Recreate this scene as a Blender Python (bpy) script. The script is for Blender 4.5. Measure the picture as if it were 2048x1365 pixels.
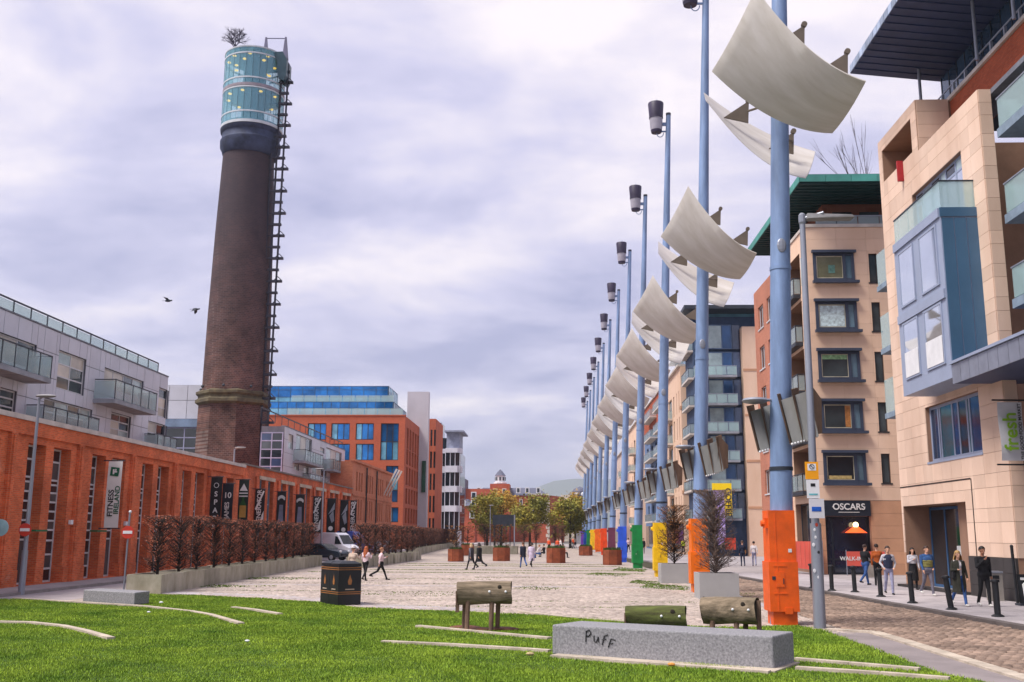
import bpy, bmesh, math, random
import numpy as np
from mathutils import Matrix, Vector

for o in list(bpy.data.objects): bpy.data.objects.remove(o)
scene = bpy.context.scene
COL = scene.collection
random.seed(7); RNG = np.random.default_rng(7)

# ------------------------------------------------------------ camera
HC, FPX, PW, PH = 2.3, 2023.0, 2048.0, 1365.0
YAW, PITCH, ROLL = 0.0379, 0.1882, 0.0054
_cy, _sy, _cp, _sp = math.cos(YAW), math.sin(YAW), math.cos(PITCH), math.sin(PITCH)
FWD = Vector((-_sy*_cp, _cy*_cp, _sp)); _r = Vector((_cy, _sy, 0)); _u = _r.cross(FWD)
RGT = math.cos(ROLL)*_r + math.sin(ROLL)*_u; UPV = -math.sin(ROLL)*_r + math.cos(ROLL)*_u
cd = bpy.data.cameras.new('camera'); cd.sensor_width = 36; cd.lens = FPX/PW*36; cd.clip_end = 30000; cd.clip_start = .1
cam = bpy.data.objects.new('camera', cd); COL.objects.link(cam)
cam.matrix_world = Matrix(((RGT.x, UPV.x, -FWD.x, 0), (RGT.y, UPV.y, -FWD.y, 0), (RGT.z, UPV.z, -FWD.z, HC), (0, 0, 0, 1)))
scene.camera = cam

# survey of the place: a sight line from the camera meets the ground, a wall X = c or a wall Y = c
def _ray(u, v): return FWD + RGT*((u-PW/2)/FPX) + UPV*((PH/2-v)/FPX)
def G(u, v, z=0.0):
    d = _ray(u, v); t = (z-HC)/d.z; return Vector((0, 0, HC)) + d*t
def AX(u, v, x):
    d = _ray(u, v); return Vector((0, 0, HC)) + d*(x/d.x)
def AY(u, v, y):
    d = _ray(u, v); return Vector((0, 0, HC)) + d*(y/d.y)

# ------------------------------------------------------------ sky, sun, exposure
SUN_EL, SUN_DIR = math.radians(58), Vector((-0.85, -0.45, 0.0)).normalized()
w = bpy.data.worlds.new('World'); scene.world = w; w.use_nodes = True
nt = w.node_tree; nt.nodes.clear(); N = nt.nodes.new; L = nt.links.new
out = N('ShaderNodeOutputWorld'); bg = N('ShaderNodeBackground'); L(bg.outputs[0], out.inputs[0])
sky = N('ShaderNodeTexSky'); sky.sky_type = 'NISHITA'; sky.sun_disc = False
sky.sun_elevation = SUN_EL; sky.sun_rotation = math.atan2(SUN_DIR.x, SUN_DIR.y); sky.air_density = 1.2; sky.dust_density = 2.5
tc = N('ShaderNodeTexCoord'); sep = N('ShaderNodeSeparateXYZ'); L(tc.outputs['Generated'], sep.inputs[0])
ad = N('ShaderNodeMath'); ad.operation = 'ADD'; ad.inputs[1].default_value = .22
ab = N('ShaderNodeMath'); ab.operation = 'ABSOLUTE'; L(sep.outputs[2], ab.inputs[0]); L(ab.outputs[0], ad.inputs[0])
dv = N('ShaderNodeVectorMath'); dv.operation = 'DIVIDE'; cb = N('ShaderNodeCombineXYZ')
for i in range(3): L(ad.outputs[0], cb.inputs[i])
L(tc.outputs['Generated'], dv.inputs[0]); L(cb.outputs[0], dv.inputs[1])
mp = N('ShaderNodeMapping'); mp.inputs['Scale'].default_value = (.9, 1.15, 1.0); mp.inputs['Location'].default_value = (3.3, 1.4, .6)
L(dv.outputs[0], mp.inputs[0])
n1 = N('ShaderNodeTexNoise'); n1.inputs['Scale'].default_value = 2.0; n1.inputs['Detail'].default_value = 7; n1.inputs['Roughness'].default_value = .56
n1.inputs['Distortion'].default_value = .25
L(mp.outputs[0], n1.inputs['Vector'])
cr = N('ShaderNodeValToRGB'); L(n1.outputs['Fac'], cr.inputs[0])
e = cr.color_ramp.elements; e[0].position = .33; e[0].color = (2.5, 2.52, 3.85, 1); e[1].position = .66; e[1].color = (6.2, 5.65, 5.8, 1)
m_ = e.new(.48); m_.color = (3.9, 3.75, 4.95, 1)
mx = N('ShaderNodeMixRGB'); mx.inputs[0].default_value = .93
L(sky.outputs[0], mx.inputs[1]); L(cr.outputs[0], mx.inputs[2]); L(mx.outputs[0], bg.inputs[0]); bg.inputs[1].default_value = .1
sd = bpy.data.lights.new('sun', 'SUN'); sd.energy = 2.7; sd.angle = math.radians(22); sd.color = (1, .95, .88)
sun = bpy.data.objects.new('sun', sd); COL.objects.link(sun)
_sv = Vector((SUN_DIR.x*math.cos(SUN_EL), SUN_DIR.y*math.cos(SUN_EL), math.sin(SUN_EL)))
sun.rotation_euler = _sv.to_track_quat('Z', 'Y').to_euler(); sun.location = (-30, -20, 60)
vs = scene.view_settings; vs.view_transform = 'Standard'; vs.look = 'None'; vs.gamma = 1; vs.exposure = 0.9; vs.use_curve_mapping = False

# ------------------------------------------------------------ materials
def lin(c):
    return tuple(((x/255)/12.92 if x/255 <= .04045 else ((x/255+.055)/1.055)**2.4) for x in c)
MATS = {}
def M(name, rgb, rough=.75, var=.18, scale=1.2, bump=.0, bscale=30, metal=0, rand=0.0, spec=.4, streak=0.0, kind=None, rgb2=None, alpha=1, isl=0.0, **kw):
    """plain procedural surface: large stains, fine grain, optional per-piece tint, streaks running down"""
    if name in MATS: return MATS[name]
    m = bpy.data.materials.new(name); m.use_nodes = True; t = m.node_tree; b = t.nodes['Principled BSDF']
    n, l = t.nodes.new, t.links.new
    c = lin(rgb); c2 = lin(rgb2) if rgb2 else tuple(x*(1-var*2.2) for x in c); c1 = tuple(min(1, x*(1+var)) for x in c)
    geo = n('ShaderNodeNewGeometry')
    nz = n('ShaderNodeTexNoise'); nz.inputs['Scale'].default_value = scale; nz.inputs['Detail'].default_value = 8; nz.inputs['Roughness'].default_value = .62
    if streak:
        mpn = n('ShaderNodeMapping'); mpn.inputs['Scale'].default_value = streak if isinstance(streak, tuple) else (1, 1, 1/streak); l(geo.outputs['Position'], mpn.inputs[0]); l(mpn.outputs[0], nz.inputs['Vector'])
    else: l(geo.outputs['Position'], nz.inputs['Vector'])
    r = n('ShaderNodeValToRGB'); l(nz.outputs['Fac'], r.inputs[0])
    r.color_ramp.elements[0].position = .28; r.color_ramp.elements[0].color = (*c2, 1)
    r.color_ramp.elements[1].position = .72; r.color_ramp.elements[1].color = (*c1, 1)
    col = r.outputs[0]
    if rand or isl:
        h = n('ShaderNodeHueSaturation'); mr = n('ShaderNodeMapRange'); a = rand or isl
        mr.inputs[3].default_value = 1-a; mr.inputs[4].default_value = 1+a
        if rand: oi = n('ShaderNodeObjectInfo'); l(oi.outputs['Random'], mr.inputs[0])
        else: l(geo.outputs['Random Per Island'], mr.inputs[0])
        l(mr.outputs[0], h.inputs['Value']); l(col, h.inputs['Color']); col = h.outputs[0]
    l(col, b.inputs['Base Color'])
    b.inputs['Roughness'].default_value = rough; b.inputs['Metallic'].default_value = metal; b.inputs['Specular IOR Level'].default_value = spec
    if bump:
        nb = n('ShaderNodeTexNoise'); nb.inputs['Scale'].default_value = bscale; nb.inputs['Detail'].default_value = 4; l(geo.outputs['Position'], nb.inputs['Vector'])
        bp = n('ShaderNodeBump'); bp.inputs['Strength'].default_value = bump; bp.inputs['Distance'].default_value = .02; l(nb.outputs['Fac'], bp.inputs['Height']); l(bp.outputs[0], b.inputs['Normal'])
    if alpha < 1:
        b.inputs['Alpha'].default_value = alpha
    MATS[name] = m; return m
def brick_mat(name, c1, c2, mortar, bw=.225, bh=.075, flat=False, soot=None, var=.12, dirt=None, msz=.012):
    if name in MATS: return MATS[name]
    m = bpy.data.materials.new(name); m.use_nodes = True; t = m.node_tree; b = t.nodes['Principled BSDF']; n, l = t.nodes.new, t.links.new
    geo = n('ShaderNodeNewGeometry'); sp = n('ShaderNodeSeparateXYZ'); l(geo.outputs['Position'], sp.inputs[0]); cb = n('ShaderNodeCombineXYZ')
    if flat: l(sp.outputs[0], cb.inputs[0]); l(sp.outputs[1], cb.inputs[1])
    else:
        a = n('ShaderNodeMath'); a.operation = 'ADD'; l(sp.outputs[0], a.inputs[0]); l(sp.outputs[1], a.inputs[1]); l(a.outputs[0], cb.inputs[0]); l(sp.outputs[2], cb.inputs[1])
    bt = n('ShaderNodeTexBrick'); l(cb.outputs[0], bt.inputs['Vector']); bt.inputs['Scale'].default_value = 1
    bt.inputs['Brick Width'].default_value = bw; bt.inputs['Row Height'].default_value = bh; bt.inputs['Mortar Size'].default_value = msz; bt.inputs['Mortar Smooth'].default_value = .3
    bt.inputs['Color1'].default_value = (*lin(c1), 1); bt.inputs['Color2'].default_value = (*lin(c2), 1); bt.inputs['Mortar'].default_value = (*lin(mortar), 1); bt.inputs['Bias'].default_value = -.1
    nz = n('ShaderNodeTexNoise'); nz.inputs['Scale'].default_value = .55; nz.inputs['Detail'].default_value = 9; nz.inputs['Roughness'].default_value = .65; l(geo.outputs['Position'], nz.inputs['Vector'])
    mr = n('ShaderNodeMapRange'); mr.inputs[1].default_value = .3; mr.inputs[2].default_value = .7; mr.inputs[3].default_value = 1-var*2; mr.inputs[4].default_value = 1+var; l(nz.outputs['Fac'], mr.inputs[0])
    h = n('ShaderNodeHueSaturation'); l(bt.outputs['Color'], h.inputs['Color']); l(mr.outputs[0], h.inputs['Value']); col = h.outputs[0]
    if dirt or soot:   # weather stains with their own ragged outline
        z0, z1, dc, amt = soot or dirt
        if soot:
            ns = n('ShaderNodeMath'); ns.operation = 'MULTIPLY_ADD'; ns.inputs[1].default_value = 9; l(nz.outputs['Fac'], ns.inputs[0]); l(sp.outputs[2], ns.inputs[2])
            mz = n('ShaderNodeMapRange'); l(ns.outputs[0], mz.inputs[0])
        else:
            n2 = n('ShaderNodeTexNoise'); n2.inputs['Scale'].default_value = .35; n2.inputs['Detail'].default_value = 10; n2.inputs['Roughness'].default_value = .7; l(geo.outputs['Position'], n2.inputs['Vector'])
            mz = n('ShaderNodeMapRange'); l(n2.outputs['Fac'], mz.inputs[0])
        mz.inputs[1].default_value = z0; mz.inputs[2].default_value = z1; mz.inputs[4].default_value = amt
        mi = n('ShaderNodeMixRGB'); l(mz.outputs[0], mi.inputs[0]); l(col, mi.inputs[1]); mi.inputs[2].default_value = (*lin(dc), 1); col = mi.outputs[0]
    l(col, b.inputs['Base Color']); b.inputs['Roughness'].default_value = .85; b.inputs['Specular IOR Level'].default_value = .25
    bp = n('ShaderNodeBump'); bp.inputs['Strength'].default_value = .5; bp.inputs['Distance'].default_value = .01; l(bt.outputs['Fac'], bp.inputs['Height']); bp.invert = True; l(bp.outputs[0], b.inputs['Normal'])
    MATS[name] = m; return m
def glass(name, rgb, rough=.06, metal=.0, spec=.8, wav=.0, rand=0.0):
    """window glass seen from outside: dark room behind a reflecting sheet"""
    if name in MATS: return MATS[name]
    m = M(name, rgb, rough=rough, var=.25, scale=.5, metal=metal, spec=spec, rand=rand, bump=.02, bscale=.7)
    m.node_tree.nodes['Principled BSDF'].inputs['IOR'].default_value = 1.52; return m
def clear_glass(name, rgb, opac=.35):
    if name in MATS: return MATS[name]
    m = bpy.data.materials.new(name); m.use_nodes = True; t = m.node_tree; b = t.nodes['Principled BSDF']; n, l = t.nodes.new, t.links.new
    b.inputs['Base Color'].default_value = (*lin(rgb), 1); b.inputs['Roughness'].default_value = .05; b.inputs['Specular IOR Level'].default_value = .7
    tr = n('ShaderNodeBsdfTransparent'); tr.inputs[0].default_value = (.86, .94, .92, 1); mi = n('ShaderNodeMixShader'); mi.inputs[0].default_value = opac
    l(tr.outputs[0], mi.inputs[1]); l(b.outputs[0], mi.inputs[2]); l(mi.outputs[0], t.nodes['Material Output'].inputs[0]); MATS[name] = m; return m
def lit(name, rgb, s):
    if name in MATS: return MATS[name]
    m = M(name, rgb, var=.02); b = m.node_tree.nodes['Principled BSDF']; b.inputs['Emission Color'].default_value = (*lin(rgb), 1); b.inputs['Emission Strength'].default_value = s; return m

# ------------------------------------------------------------ mesh helpers
class MB:
    def __init__(s): s.v = []; s.f = []; s.m = []; s.mi = 0
    def add(s, vs, fs):
        k = len(s.v); s.v += [tuple(p) for p in vs]; s.f += [tuple(i+k for i in f) for f in fs]; s.m += [s.mi]*len(fs); return s
    def box(s, x0, x1, y0, y1, z0, z1):
        x0, x1 = sorted((x0, x1)); y0, y1 = sorted((y0, y1)); z0, z1 = sorted((z0, z1))
        return s.add([(x0, y0, z0), (x1, y0, z0), (x1, y1, z0), (x0, y1, z0), (x0, y0, z1), (x1, y0, z1), (x1, y1, z1), (x0, y1, z1)],
                     [(0, 3, 2, 1), (4, 5, 6, 7), (0, 1, 5, 4), (1, 2, 6, 5), (2, 3, 7, 6), (3, 0, 4, 7)])
    def quad(s, a, b, c, d): return s.add([a, b, c, d], [(0, 1, 2, 3)])
    def tube(s, p0, p1, r0, r1=None, n=8, cap=True):
        r1 = r0 if r1 is None else r1; p0, p1 = Vector(p0), Vector(p1); d = (p1-p0)
        if d.length < 1e-6: return s
        d.normalize(); a = d.orthogonal().normalized(); b = d.cross(a)
        vs = []; 
        for p, r in ((p0, r0), (p1, r1)):
            for i in range(n): t = 2*math.pi*i/n; vs.append(p+a*(r*math.cos(t))+b*(r*math.sin(t)))
        fs = [(i, (i+1) % n, n+(i+1) % n, n+i) for i in range(n)]
        if cap: fs += [tuple(range(n-1, -1, -1)), tuple(range(n, 2*n))]
        return s.add(vs, fs)
    def path(s, pts, r, n=6):
        for a, b in zip(pts[:-1], pts[1:]): s.tube(a, b, r, r, n)
        return s
    def lathe(s, prof, c=(0, 0), n=24, cap=True, ph=0.0):
        vs = []
        for r, z in prof:
            for i in range(n): t = 2*math.pi*i/n+ph; vs.append((c[0]+r*math.cos(t), c[1]+r*math.sin(t), z))
        fs = []
        for j in range(len(prof)-1):
            for i in range(n): k = (i+1) % n; fs.append((j*n+i, j*n+k, (j+1)*n+k, (j+1)*n+i))
        if cap: fs += [tuple(range(n-1, -1, -1)), tuple(range((len(prof)-1)*n, len(prof)*n))]
        return s.add(vs, fs)
    def prism(s, poly, z0, z1):
        n = len(poly); vs = [(*p[:2], z0) for p in poly]+[(*p[:2], z1) for p in poly]
        return s.add(vs, [tuple(range(n-1, -1, -1)), tuple(range(n, 2*n))]+[(i, (i+1) % n, n+(i+1) % n, n+i) for i in range(n)])
    def extr(s, poly, axis, a, b):
        """closed outline (p, q) extruded along an axis: 'x' -> (p,q)=(y,z), 'y' -> (x,z)"""
        n = len(poly); f = (lambda p, t: (t, p[0], p[1])) if axis == 'x' else (lambda p, t: (p[0], t, p[1]))
        return s.add([f(p, a) for p in poly]+[f(p, b) for p in poly], [tuple(range(n-1, -1, -1)), tuple(range(n, 2*n))]+[(i, (i+1) % n, n+(i+1) % n, n+i) for i in range(n)])
    def sphere(s, c, r, n=10, m=6, sq=(1, 1, 1)):
        vs = [(c[0], c[1], c[2]-r*sq[2])]; 
        for j in range(1, m):
            t = math.pi*j/m
            for i in range(n): p = 2*math.pi*i/n; vs.append((c[0]+r*sq[0]*math.sin(t)*math.cos(p), c[1]+r*sq[1]*math.sin(t)*math.sin(p), c[2]-r*sq[2]*math.cos(t)))
        vs.append((c[0], c[1], c[2]+r*sq[2])); fs = []
        for i in range(n): fs.append((0, 1+(i+1) % n, 1+i)); fs.append((len(vs)-1, 1+(m-2)*n+i, 1+(m-2)*n+(i+1) % n))
        for j in range(m-2):
            for i in range(n): k = (i+1) % n; fs.append((1+j*n+i, 1+j*n+k, 1+(j+1)*n+k, 1+(j+1)*n+i))
        return s.add(vs, fs)
    def mesh(s, name, mat, smooth=False, fix=True):
        me = bpy.data.meshes.new(name); me.from_pydata(s.v, [], s.f)
        for mm in (mat if isinstance(mat, (list, tuple)) else [mat]): me.materials.append(mm)
        if any(s.m): me.polygons.foreach_set('material_index', s.m)
        if fix:
            bm = bmesh.new(); bm.from_mesh(me); bmesh.ops.recalc_face_normals(bm, faces=bm.faces); bm.to_mesh(me); bm.free()
        if smooth:
            me.polygons.foreach_set('use_smooth', [True]*len(me.polygons)); me.set_sharp_from_angle(angle=math.radians(38))
        me.update(); return me
    def build(s, name, mat, parent=None, smooth=False, fix=True, bevel=0):
        return put(name, s.mesh(name, mat, smooth, fix), parent)
INV = {}
def put(name, me, parent=None, mw=None):
    o = bpy.data.objects.new(name, me); COL.objects.link(o)
    if parent is not None:
        o.parent = parent
        if parent.name in INV: o.matrix_parent_inverse = INV[parent.name]
    return o
def thing(name, label, cat, loc=(0, 0, 0), group=None, local=False):
    o = bpy.data.objects.new(name, None); COL.objects.link(o); o.empty_display_size = .3; o.location = loc
    if not local: INV[o.name] = Matrix.Translation(-Vector(loc))
    tag(o, label, cat, group); return o
def tag(o, label=None, cat=None, group=None, kind=None):
    if label: o['label'] = label
    if cat: o['category'] = cat
    if group: o['group'] = group
    if kind: o['kind'] = kind
    return o
def dup(root, loc=None, rot=None, label=None, group=None, scale=None):
    r = root.copy(); COL.objects.link(r)
    if loc is not None: r.location = loc
    if rot is not None: r.rotation_euler = rot
    if scale is not None: r.scale = scale
    if label: r['label'] = label
    if group: r['group'] = group
    def rec(src, dst):
        for ch in list(src.children):
            c = ch.copy(); COL.objects.link(c); c.parent = dst; rec(ch, c)
    rec(root, r); return r
_UC = {}
def pc(name, parent, mat, x0, x1, y0, y1, z0, z1):
    """one box-shaped piece; all pieces of a material share a unit cube"""
    if mat.name not in _UC: _UC[mat.name] = MB().box(-.5, .5, -.5, .5, -.5, .5).mesh('piece_'+mat.name, mat)
    o = put(name, _UC[mat.name], parent)
    o.location = ((x0+x1)/2, (y0+y1)/2, (z0+z1)/2); o.scale = (max(abs(x1-x0), .001), max(abs(y1-y0), .001), max(abs(z1-z0), .001)); return o

class Face:
    """a wall plane: u runs along the wall, d points outwards, z up"""
    def __init__(s, axis, c, sg): s.axis, s.c, s.sg = axis, c, sg
    def b(s, u0, u1, d0, d1, z0, z1):
        a, b = s.c+s.sg*d0, s.c+s.sg*d1
        return (min(a, b), max(a, b), u0, u1, z0, z1) if s.axis == 'x' else (u0, u1, min(a, b), max(a, b), z0, z1)
    def p(s, u, d, z): return (s.c+s.sg*d, u, z) if s.axis == 'x' else (u, s.c+s.sg*d, z)
    def box(s, mb, *a): return mb.box(*s.b(*a))
    def pc(s, name, parent, mat, *a): return pc(name, parent, mat, *s.b(*a))
    def wall(s, mb, u0, u1, z0, z1, holes, depth=.25):
        """skin with openings and their reveals"""
        us = sorted({u0, u1, *[min(max(h[i], u0), u1) for h in holes for i in (0, 1)]}); zs = sorted({z0, z1, *[min(max(h[i], z0), z1) for h in holes for i in (2, 3)]})
        for a, b in zip(us[:-1], us[1:]):
            for c, d in zip(zs[:-1], zs[1:]):
                um, zm = (a+b)/2, (c+d)/2
                if any(h[0] < um < h[1] and h[2] < zm < h[3] for h in holes): continue
                mb.quad(s.p(a, 0, c), s.p(b, 0, c), s.p(b, 0, d), s.p(a, 0, d))
        for h in holes:
            dd = h[4] if len(h) > 4 else depth; a, b, c, d = h[:4]
            mb.quad(s.p(a, 0, c), s.p(a, -dd, c), s.p(a, -dd, d), s.p(a, 0, d)); mb.quad(s.p(b, 0, c), s.p(b, 0, d), s.p(b, -dd, d), s.p(b, -dd, c))
            mb.quad(s.p(a, 0, d), s.p(a, -dd, d), s.p(b, -dd, d), s.p(b, 0, d)); mb.quad(s.p(a, 0, c), s.p(b, 0, c), s.p(b, -dd, c), s.p(a, -dd, c))
        return mb
    def window(s, parent, u0, u1, z0, z1, fm, gm, d=-.2, nu=1, nz=1, bar=.06, us=None, zs=None, sill=None, name='window', gms=None, th=.06):
        us = us or [u0+(u1-u0)*i/nu for i in range(nu+1)]; zs = zs or [z0+(z1-z0)*i/nz for i in range(nz+1)]
        f = MB()
        for i, u in enumerate(us):
            a = u if i == 0 else (u-bar if i == len(us)-1 else u-bar/2); s.box(f, a, a+bar, d-th, d, z0, z1)
        for i, z in enumerate(zs):
            a = z if i == 0 else (z-bar if i == len(zs)-1 else z-bar/2)
            for ua, ub in zip(us[:-1], us[1:]): s.box(f, ua+bar*.5+(bar*.5 if ua == us[0] else 0), ub-bar*.5-(bar*.5 if ub == us[-1] else 0), d-th, d-.004, a, a+bar)
        if sill: s.box(f, u0-.08, u1+.08, d, .06, z0-.09, z0-.002)
        wd = f.build(name, fm, parent); k = 0
        for ua, ub in zip(us[:-1], us[1:]):
            for za, zb in zip(zs[:-1], zs[1:]):
                g = gms[k % len(gms)] if gms else gm; k += 1
                s.pc('pane', wd, g, ua+bar*.4, ub-bar*.4, d-th*.8, d-th*.4, za+bar*.4, zb-bar*.4)
        return wd
    def panels(s, parent, mat, us, zs, holes, t=.03, gap=.012, name='stone_panel', stagger=False, mats=None, d0=.004):
        cnt = 0
        for j, (za, zb) in enumerate(zip(zs[:-1], zs[1:])):
            for i, (ua, ub) in enumerate(zip(us[:-1], us[1:])):
                rects = [(ua, ub, za, zb)]
                for h in holes:
                    nr = []
                    for (a, b, c, d) in rects:
                        if h[0] >= b or h[1] <= a or h[2] >= d or h[3] <= c: nr.append((a, b, c, d)); continue
                        if h[0] > a: nr.append((a, h[0], c, d))
                        if h[1] < b: nr.append((h[1], b, c, d))
                        a2, b2 = max(a, h[0]), min(b, h[1])
                        if h[2] > c: nr.append((a2, b2, c, h[2]))
                        if h[3] < d: nr.append((a2, b2, h[3], d))
                    rects = nr
                for (a, b, c, d) in rects:
                    if b-a < .06 or d-c < .06: continue
                    s.pc(name, parent, mats[(i*7+j*13) % len(mats)] if mats else mat, a+gap/2, b-gap/2, d0, t+d0, c+gap/2, d-gap/2); cnt += 1
        return cnt
def rng(a, b, step):
    n = max(1, round((b-a)/step)); return [a+(b-a)*i/n for i in range(n+1)]
def text(name, body, size, mat, parent, mw, extrude=.004, align='CENTER', bold=False, shear=0):
    c = bpy.data.curves.new(name, 'FONT'); c.body = body; c.size = size; c.extrude = extrude; c.align_x = align; c.align_y = 'CENTER'; c.shear = shear
    if bold: c.offset = size*.018
    o = bpy.data.objects.new(name, c); COL.objects.link(o); 
    dg = bpy.context.evaluated_depsgraph_get(); me = bpy.data.meshes.new_from_object(o.evaluated_get(dg)); me.materials.clear(); me.materials.append(mat)
    COL.objects.unlink(o); bpy.data.objects.remove(o)
    me.transform(mw); return put(name, me, parent)
def basis(o, x, y):
    """matrix with origin o, text baseline along x and text up along y"""
    x, y = Vector(x).normalized(), Vector(y).normalized(); z = x.cross(y); o = Vector(o)
    return Matrix(((x.x, y.x, z.x, o.x), (x.y, y.y, z.y, o.y), (x.z, y.z, z.z, o.z), (0, 0, 0, 1)))
# ------------------------------------------------------------ palette
SETT = M('sett_stone', (175, 160, 151), rough=.85, var=.14, scale=.35, isl=.22, bump=.25, bscale=60)
SETT_R = M('road_sett_stone', (146, 124, 110), rough=.85, var=.22, scale=.6, isl=.26, bump=.3, bscale=60)
SETT_FAR = brick_mat('sett_paving', (183, 168, 159), (166, 152, 144), (146, 134, 120), bw=.24, bh=.15, flat=True, var=.12, msz=.018, dirt=(.6, .72, (128, 130, 84), .45))
SETT_JOINT = M('sett_joint', (112, 100, 84), rough=.95, var=.2, scale=.8, rgb2=(84, 92, 44), bump=.3)
JOINT_R = M('road_joint', (62, 52, 40), rough=.95, var=.2, scale=1.5, rgb2=(50, 52, 24))
FLAG = M('pavement_flag', (172, 164, 166), rough=.8, var=.1, scale=.8, rand=.07, bump=.1)
KERB = M('kerb_granite', (148, 140, 138), rough=.8, var=.15, scale=1.5, rand=.08, bump=.2)
KERB_D = M('kerb_dark', (98, 90, 88), rough=.8, var=.15, scale=1.5, rand=.1, bump=.2)
STRIP = M('edging_concrete', (190, 176, 160), rough=.85, var=.2, scale=2, bump=.2)
PATHM = M('grey_path', (140, 130, 130), rough=.9, var=.12, scale=.8, bump=.5, bscale=90)
SOIL = M('soil', (70, 50, 38), rough=1, var=.3, scale=6, bump=.6)
LAWN = M('lawn_soil', (66, 92, 22), rough=1, var=.25, scale=1.3, bump=.6, bscale=40)
def leaf_mat(name, a, b, isl=.35, sc=1.0):
    if name in MATS: return MATS[name]
    m = M(name, a, rough=.7, rgb2=b, scale=sc, isl=isl, spec=.25); bs = m.node_tree.nodes['Principled BSDF']
    return m
BLADE = leaf_mat('grass_blade', (148, 170, 54), (86, 122, 34), .42, .6)
MOSS = leaf_mat('moss', (104, 128, 44), (70, 92, 30), .3)
STEEL = M('blue_grey_paint', (126, 150, 190), rough=.5, var=.2, scale=2.2, streak=5, spec=.5)
GALV = M('galvanised', (150, 154, 166), rough=.45, var=.1, scale=2, metal=.4, streak=5)
SAIL = M('sail_panel', (214, 208, 204), rough=.5, var=.04, scale=1.0, streak=(.35, 3.2, .7), rgb2=(190, 182, 172))
CONC = M('concrete', (172, 166, 150), rough=.9, var=.14, scale=1.6, rand=.2, bump=.3, streak=2, rgb2=(128, 124, 104))
CONC_D = M('louvre_concrete', (140, 140, 138), rough=.8, var=.16, scale=1.4, streak=4)
RUST = M('corten_steel', (142, 74, 46), rough=.85, var=.25, scale=2, rand=.12, bump=.15)
BROWN_P = M('louvre_side', (128, 104, 84), rough=.8, var=.2, scale=1.4)  # brown for the side board and fins of the louvre boxes
BLACK = M('black_paint', (34, 36, 40), rough=.45, var=.2, scale=3)
DARK = M('dark_metal', (48, 54, 64), rough=.5, var=.2, scale=2)
GRANITE = M('speckled_granite', (146, 145, 148), rough=.75, var=.25, scale=26, rgb2=(98, 97, 102), bump=.25, bscale=50)
LOG = M('weathered_log', (138, 122, 102), rough=.95, var=.3, scale=2.2, streak=(.7, 5, 5), rgb2=(70, 62, 48), bump=.6, bscale=18)
LOGM = M('mossy_log', (84, 92, 44), rough=.95, var=.3, scale=2.5, rgb2=(58, 52, 36), streak=(.8, 4, 4), bump=.6, bscale=18)
LOGE = M('log_end', (54, 48, 40), rough=1, var=.3, scale=6)
LEGW = M('post_wood', (120, 96, 80), rough=.9, var=.2, scale=4, bump=.4)
WHITE = M('white_paint', (225, 225, 228), rough=.5, var=.06, scale=2)

# ------------------------------------------------------------ ground
def poly_sheet(name, pts, z, mat, kind='structure'):
    me = bpy.data.meshes.new(name); bm = bmesh.new(); vs = [bm.verts.new((p[0], p[1], z)) for p in pts]; f = bm.faces.new(vs)
    bmesh.ops.triangulate(bm, faces=[f]); bmesh.ops.recalc_face_normals(bm, faces=bm.faces)
    for q in bm.faces:
        if q.normal.z < 0: q.normal_flip()
    bm.to_mesh(me); bm.free(); me.materials.append(mat); o = put(name, me); tag(o, kind=kind); return o
def inside(px, py, poly):
    r = np.zeros(len(px), bool); n = len(poly)
    for i in range(n):
        x0, y0 = poly[i][:2]; x1, y1 = poly[(i+1) % n][:2]
        c = ((y0 > py) != (y1 > py)) & (px < (x1-x0)*(py-y0)/((y1-y0) if y1 != y0 else 1e-9)+x0); r ^= c
    return r
GROUND = M('ground_tarmac', (120, 116, 112), rough=.95, var=.2, scale=.05)
poly_sheet('ground', [(-9000, -3000), (9000, -3000), (9000, 12000), (-9000, 12000)], -.06, GROUND)
def kerbx(y): return 11.6-.056*(y-27.4)
PL_E = 230
plaza = poly_sheet('plaza', [(-16.4, -10), (kerbx(-10), -10), (kerbx(PL_E), PL_E), (-16.4, PL_E)], 0, SETT_FAR)
poly_sheet('side_street', [(-21.6, -10), (-16.4, -10), (-16.4, 330), (-21.6, 330)], -.004, M('street_paving', (168, 158, 158), rough=.9, var=.12, scale=.7, bump=.2))
lawn_px = [(0, 1200), (100, 1203), (190, 1206), (300, 1189), (400, 1192), (520, 1198), (640, 1206), (720, 1217), (860, 1222), (960, 1226), (1060, 1232), (1160, 1239), (1260, 1246), (1400, 1254), (1480, 1257), (1590, 1252), (1645, 1262), (1700, 1283), (1760, 1305), (1830, 1330), (1880, 1350), (1960, 1364)]
LP = [G(*p) for p in lawn_px]; LP = [(p.x, p.y) for p in LP]
LP = [(-20.5, 33.6)]+LP+[(7.4, 14), (6.5, 6), (5, -4), (-20.5, -4)]
def lawn_z(x, y): return .03+.03*np.sin(x*.55+1)*np.sin(y*.47)+.02*np.sin(x*1.3+y*.9)
lawn = poly_sheet('lawn', LP, .012, LAWN)
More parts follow.
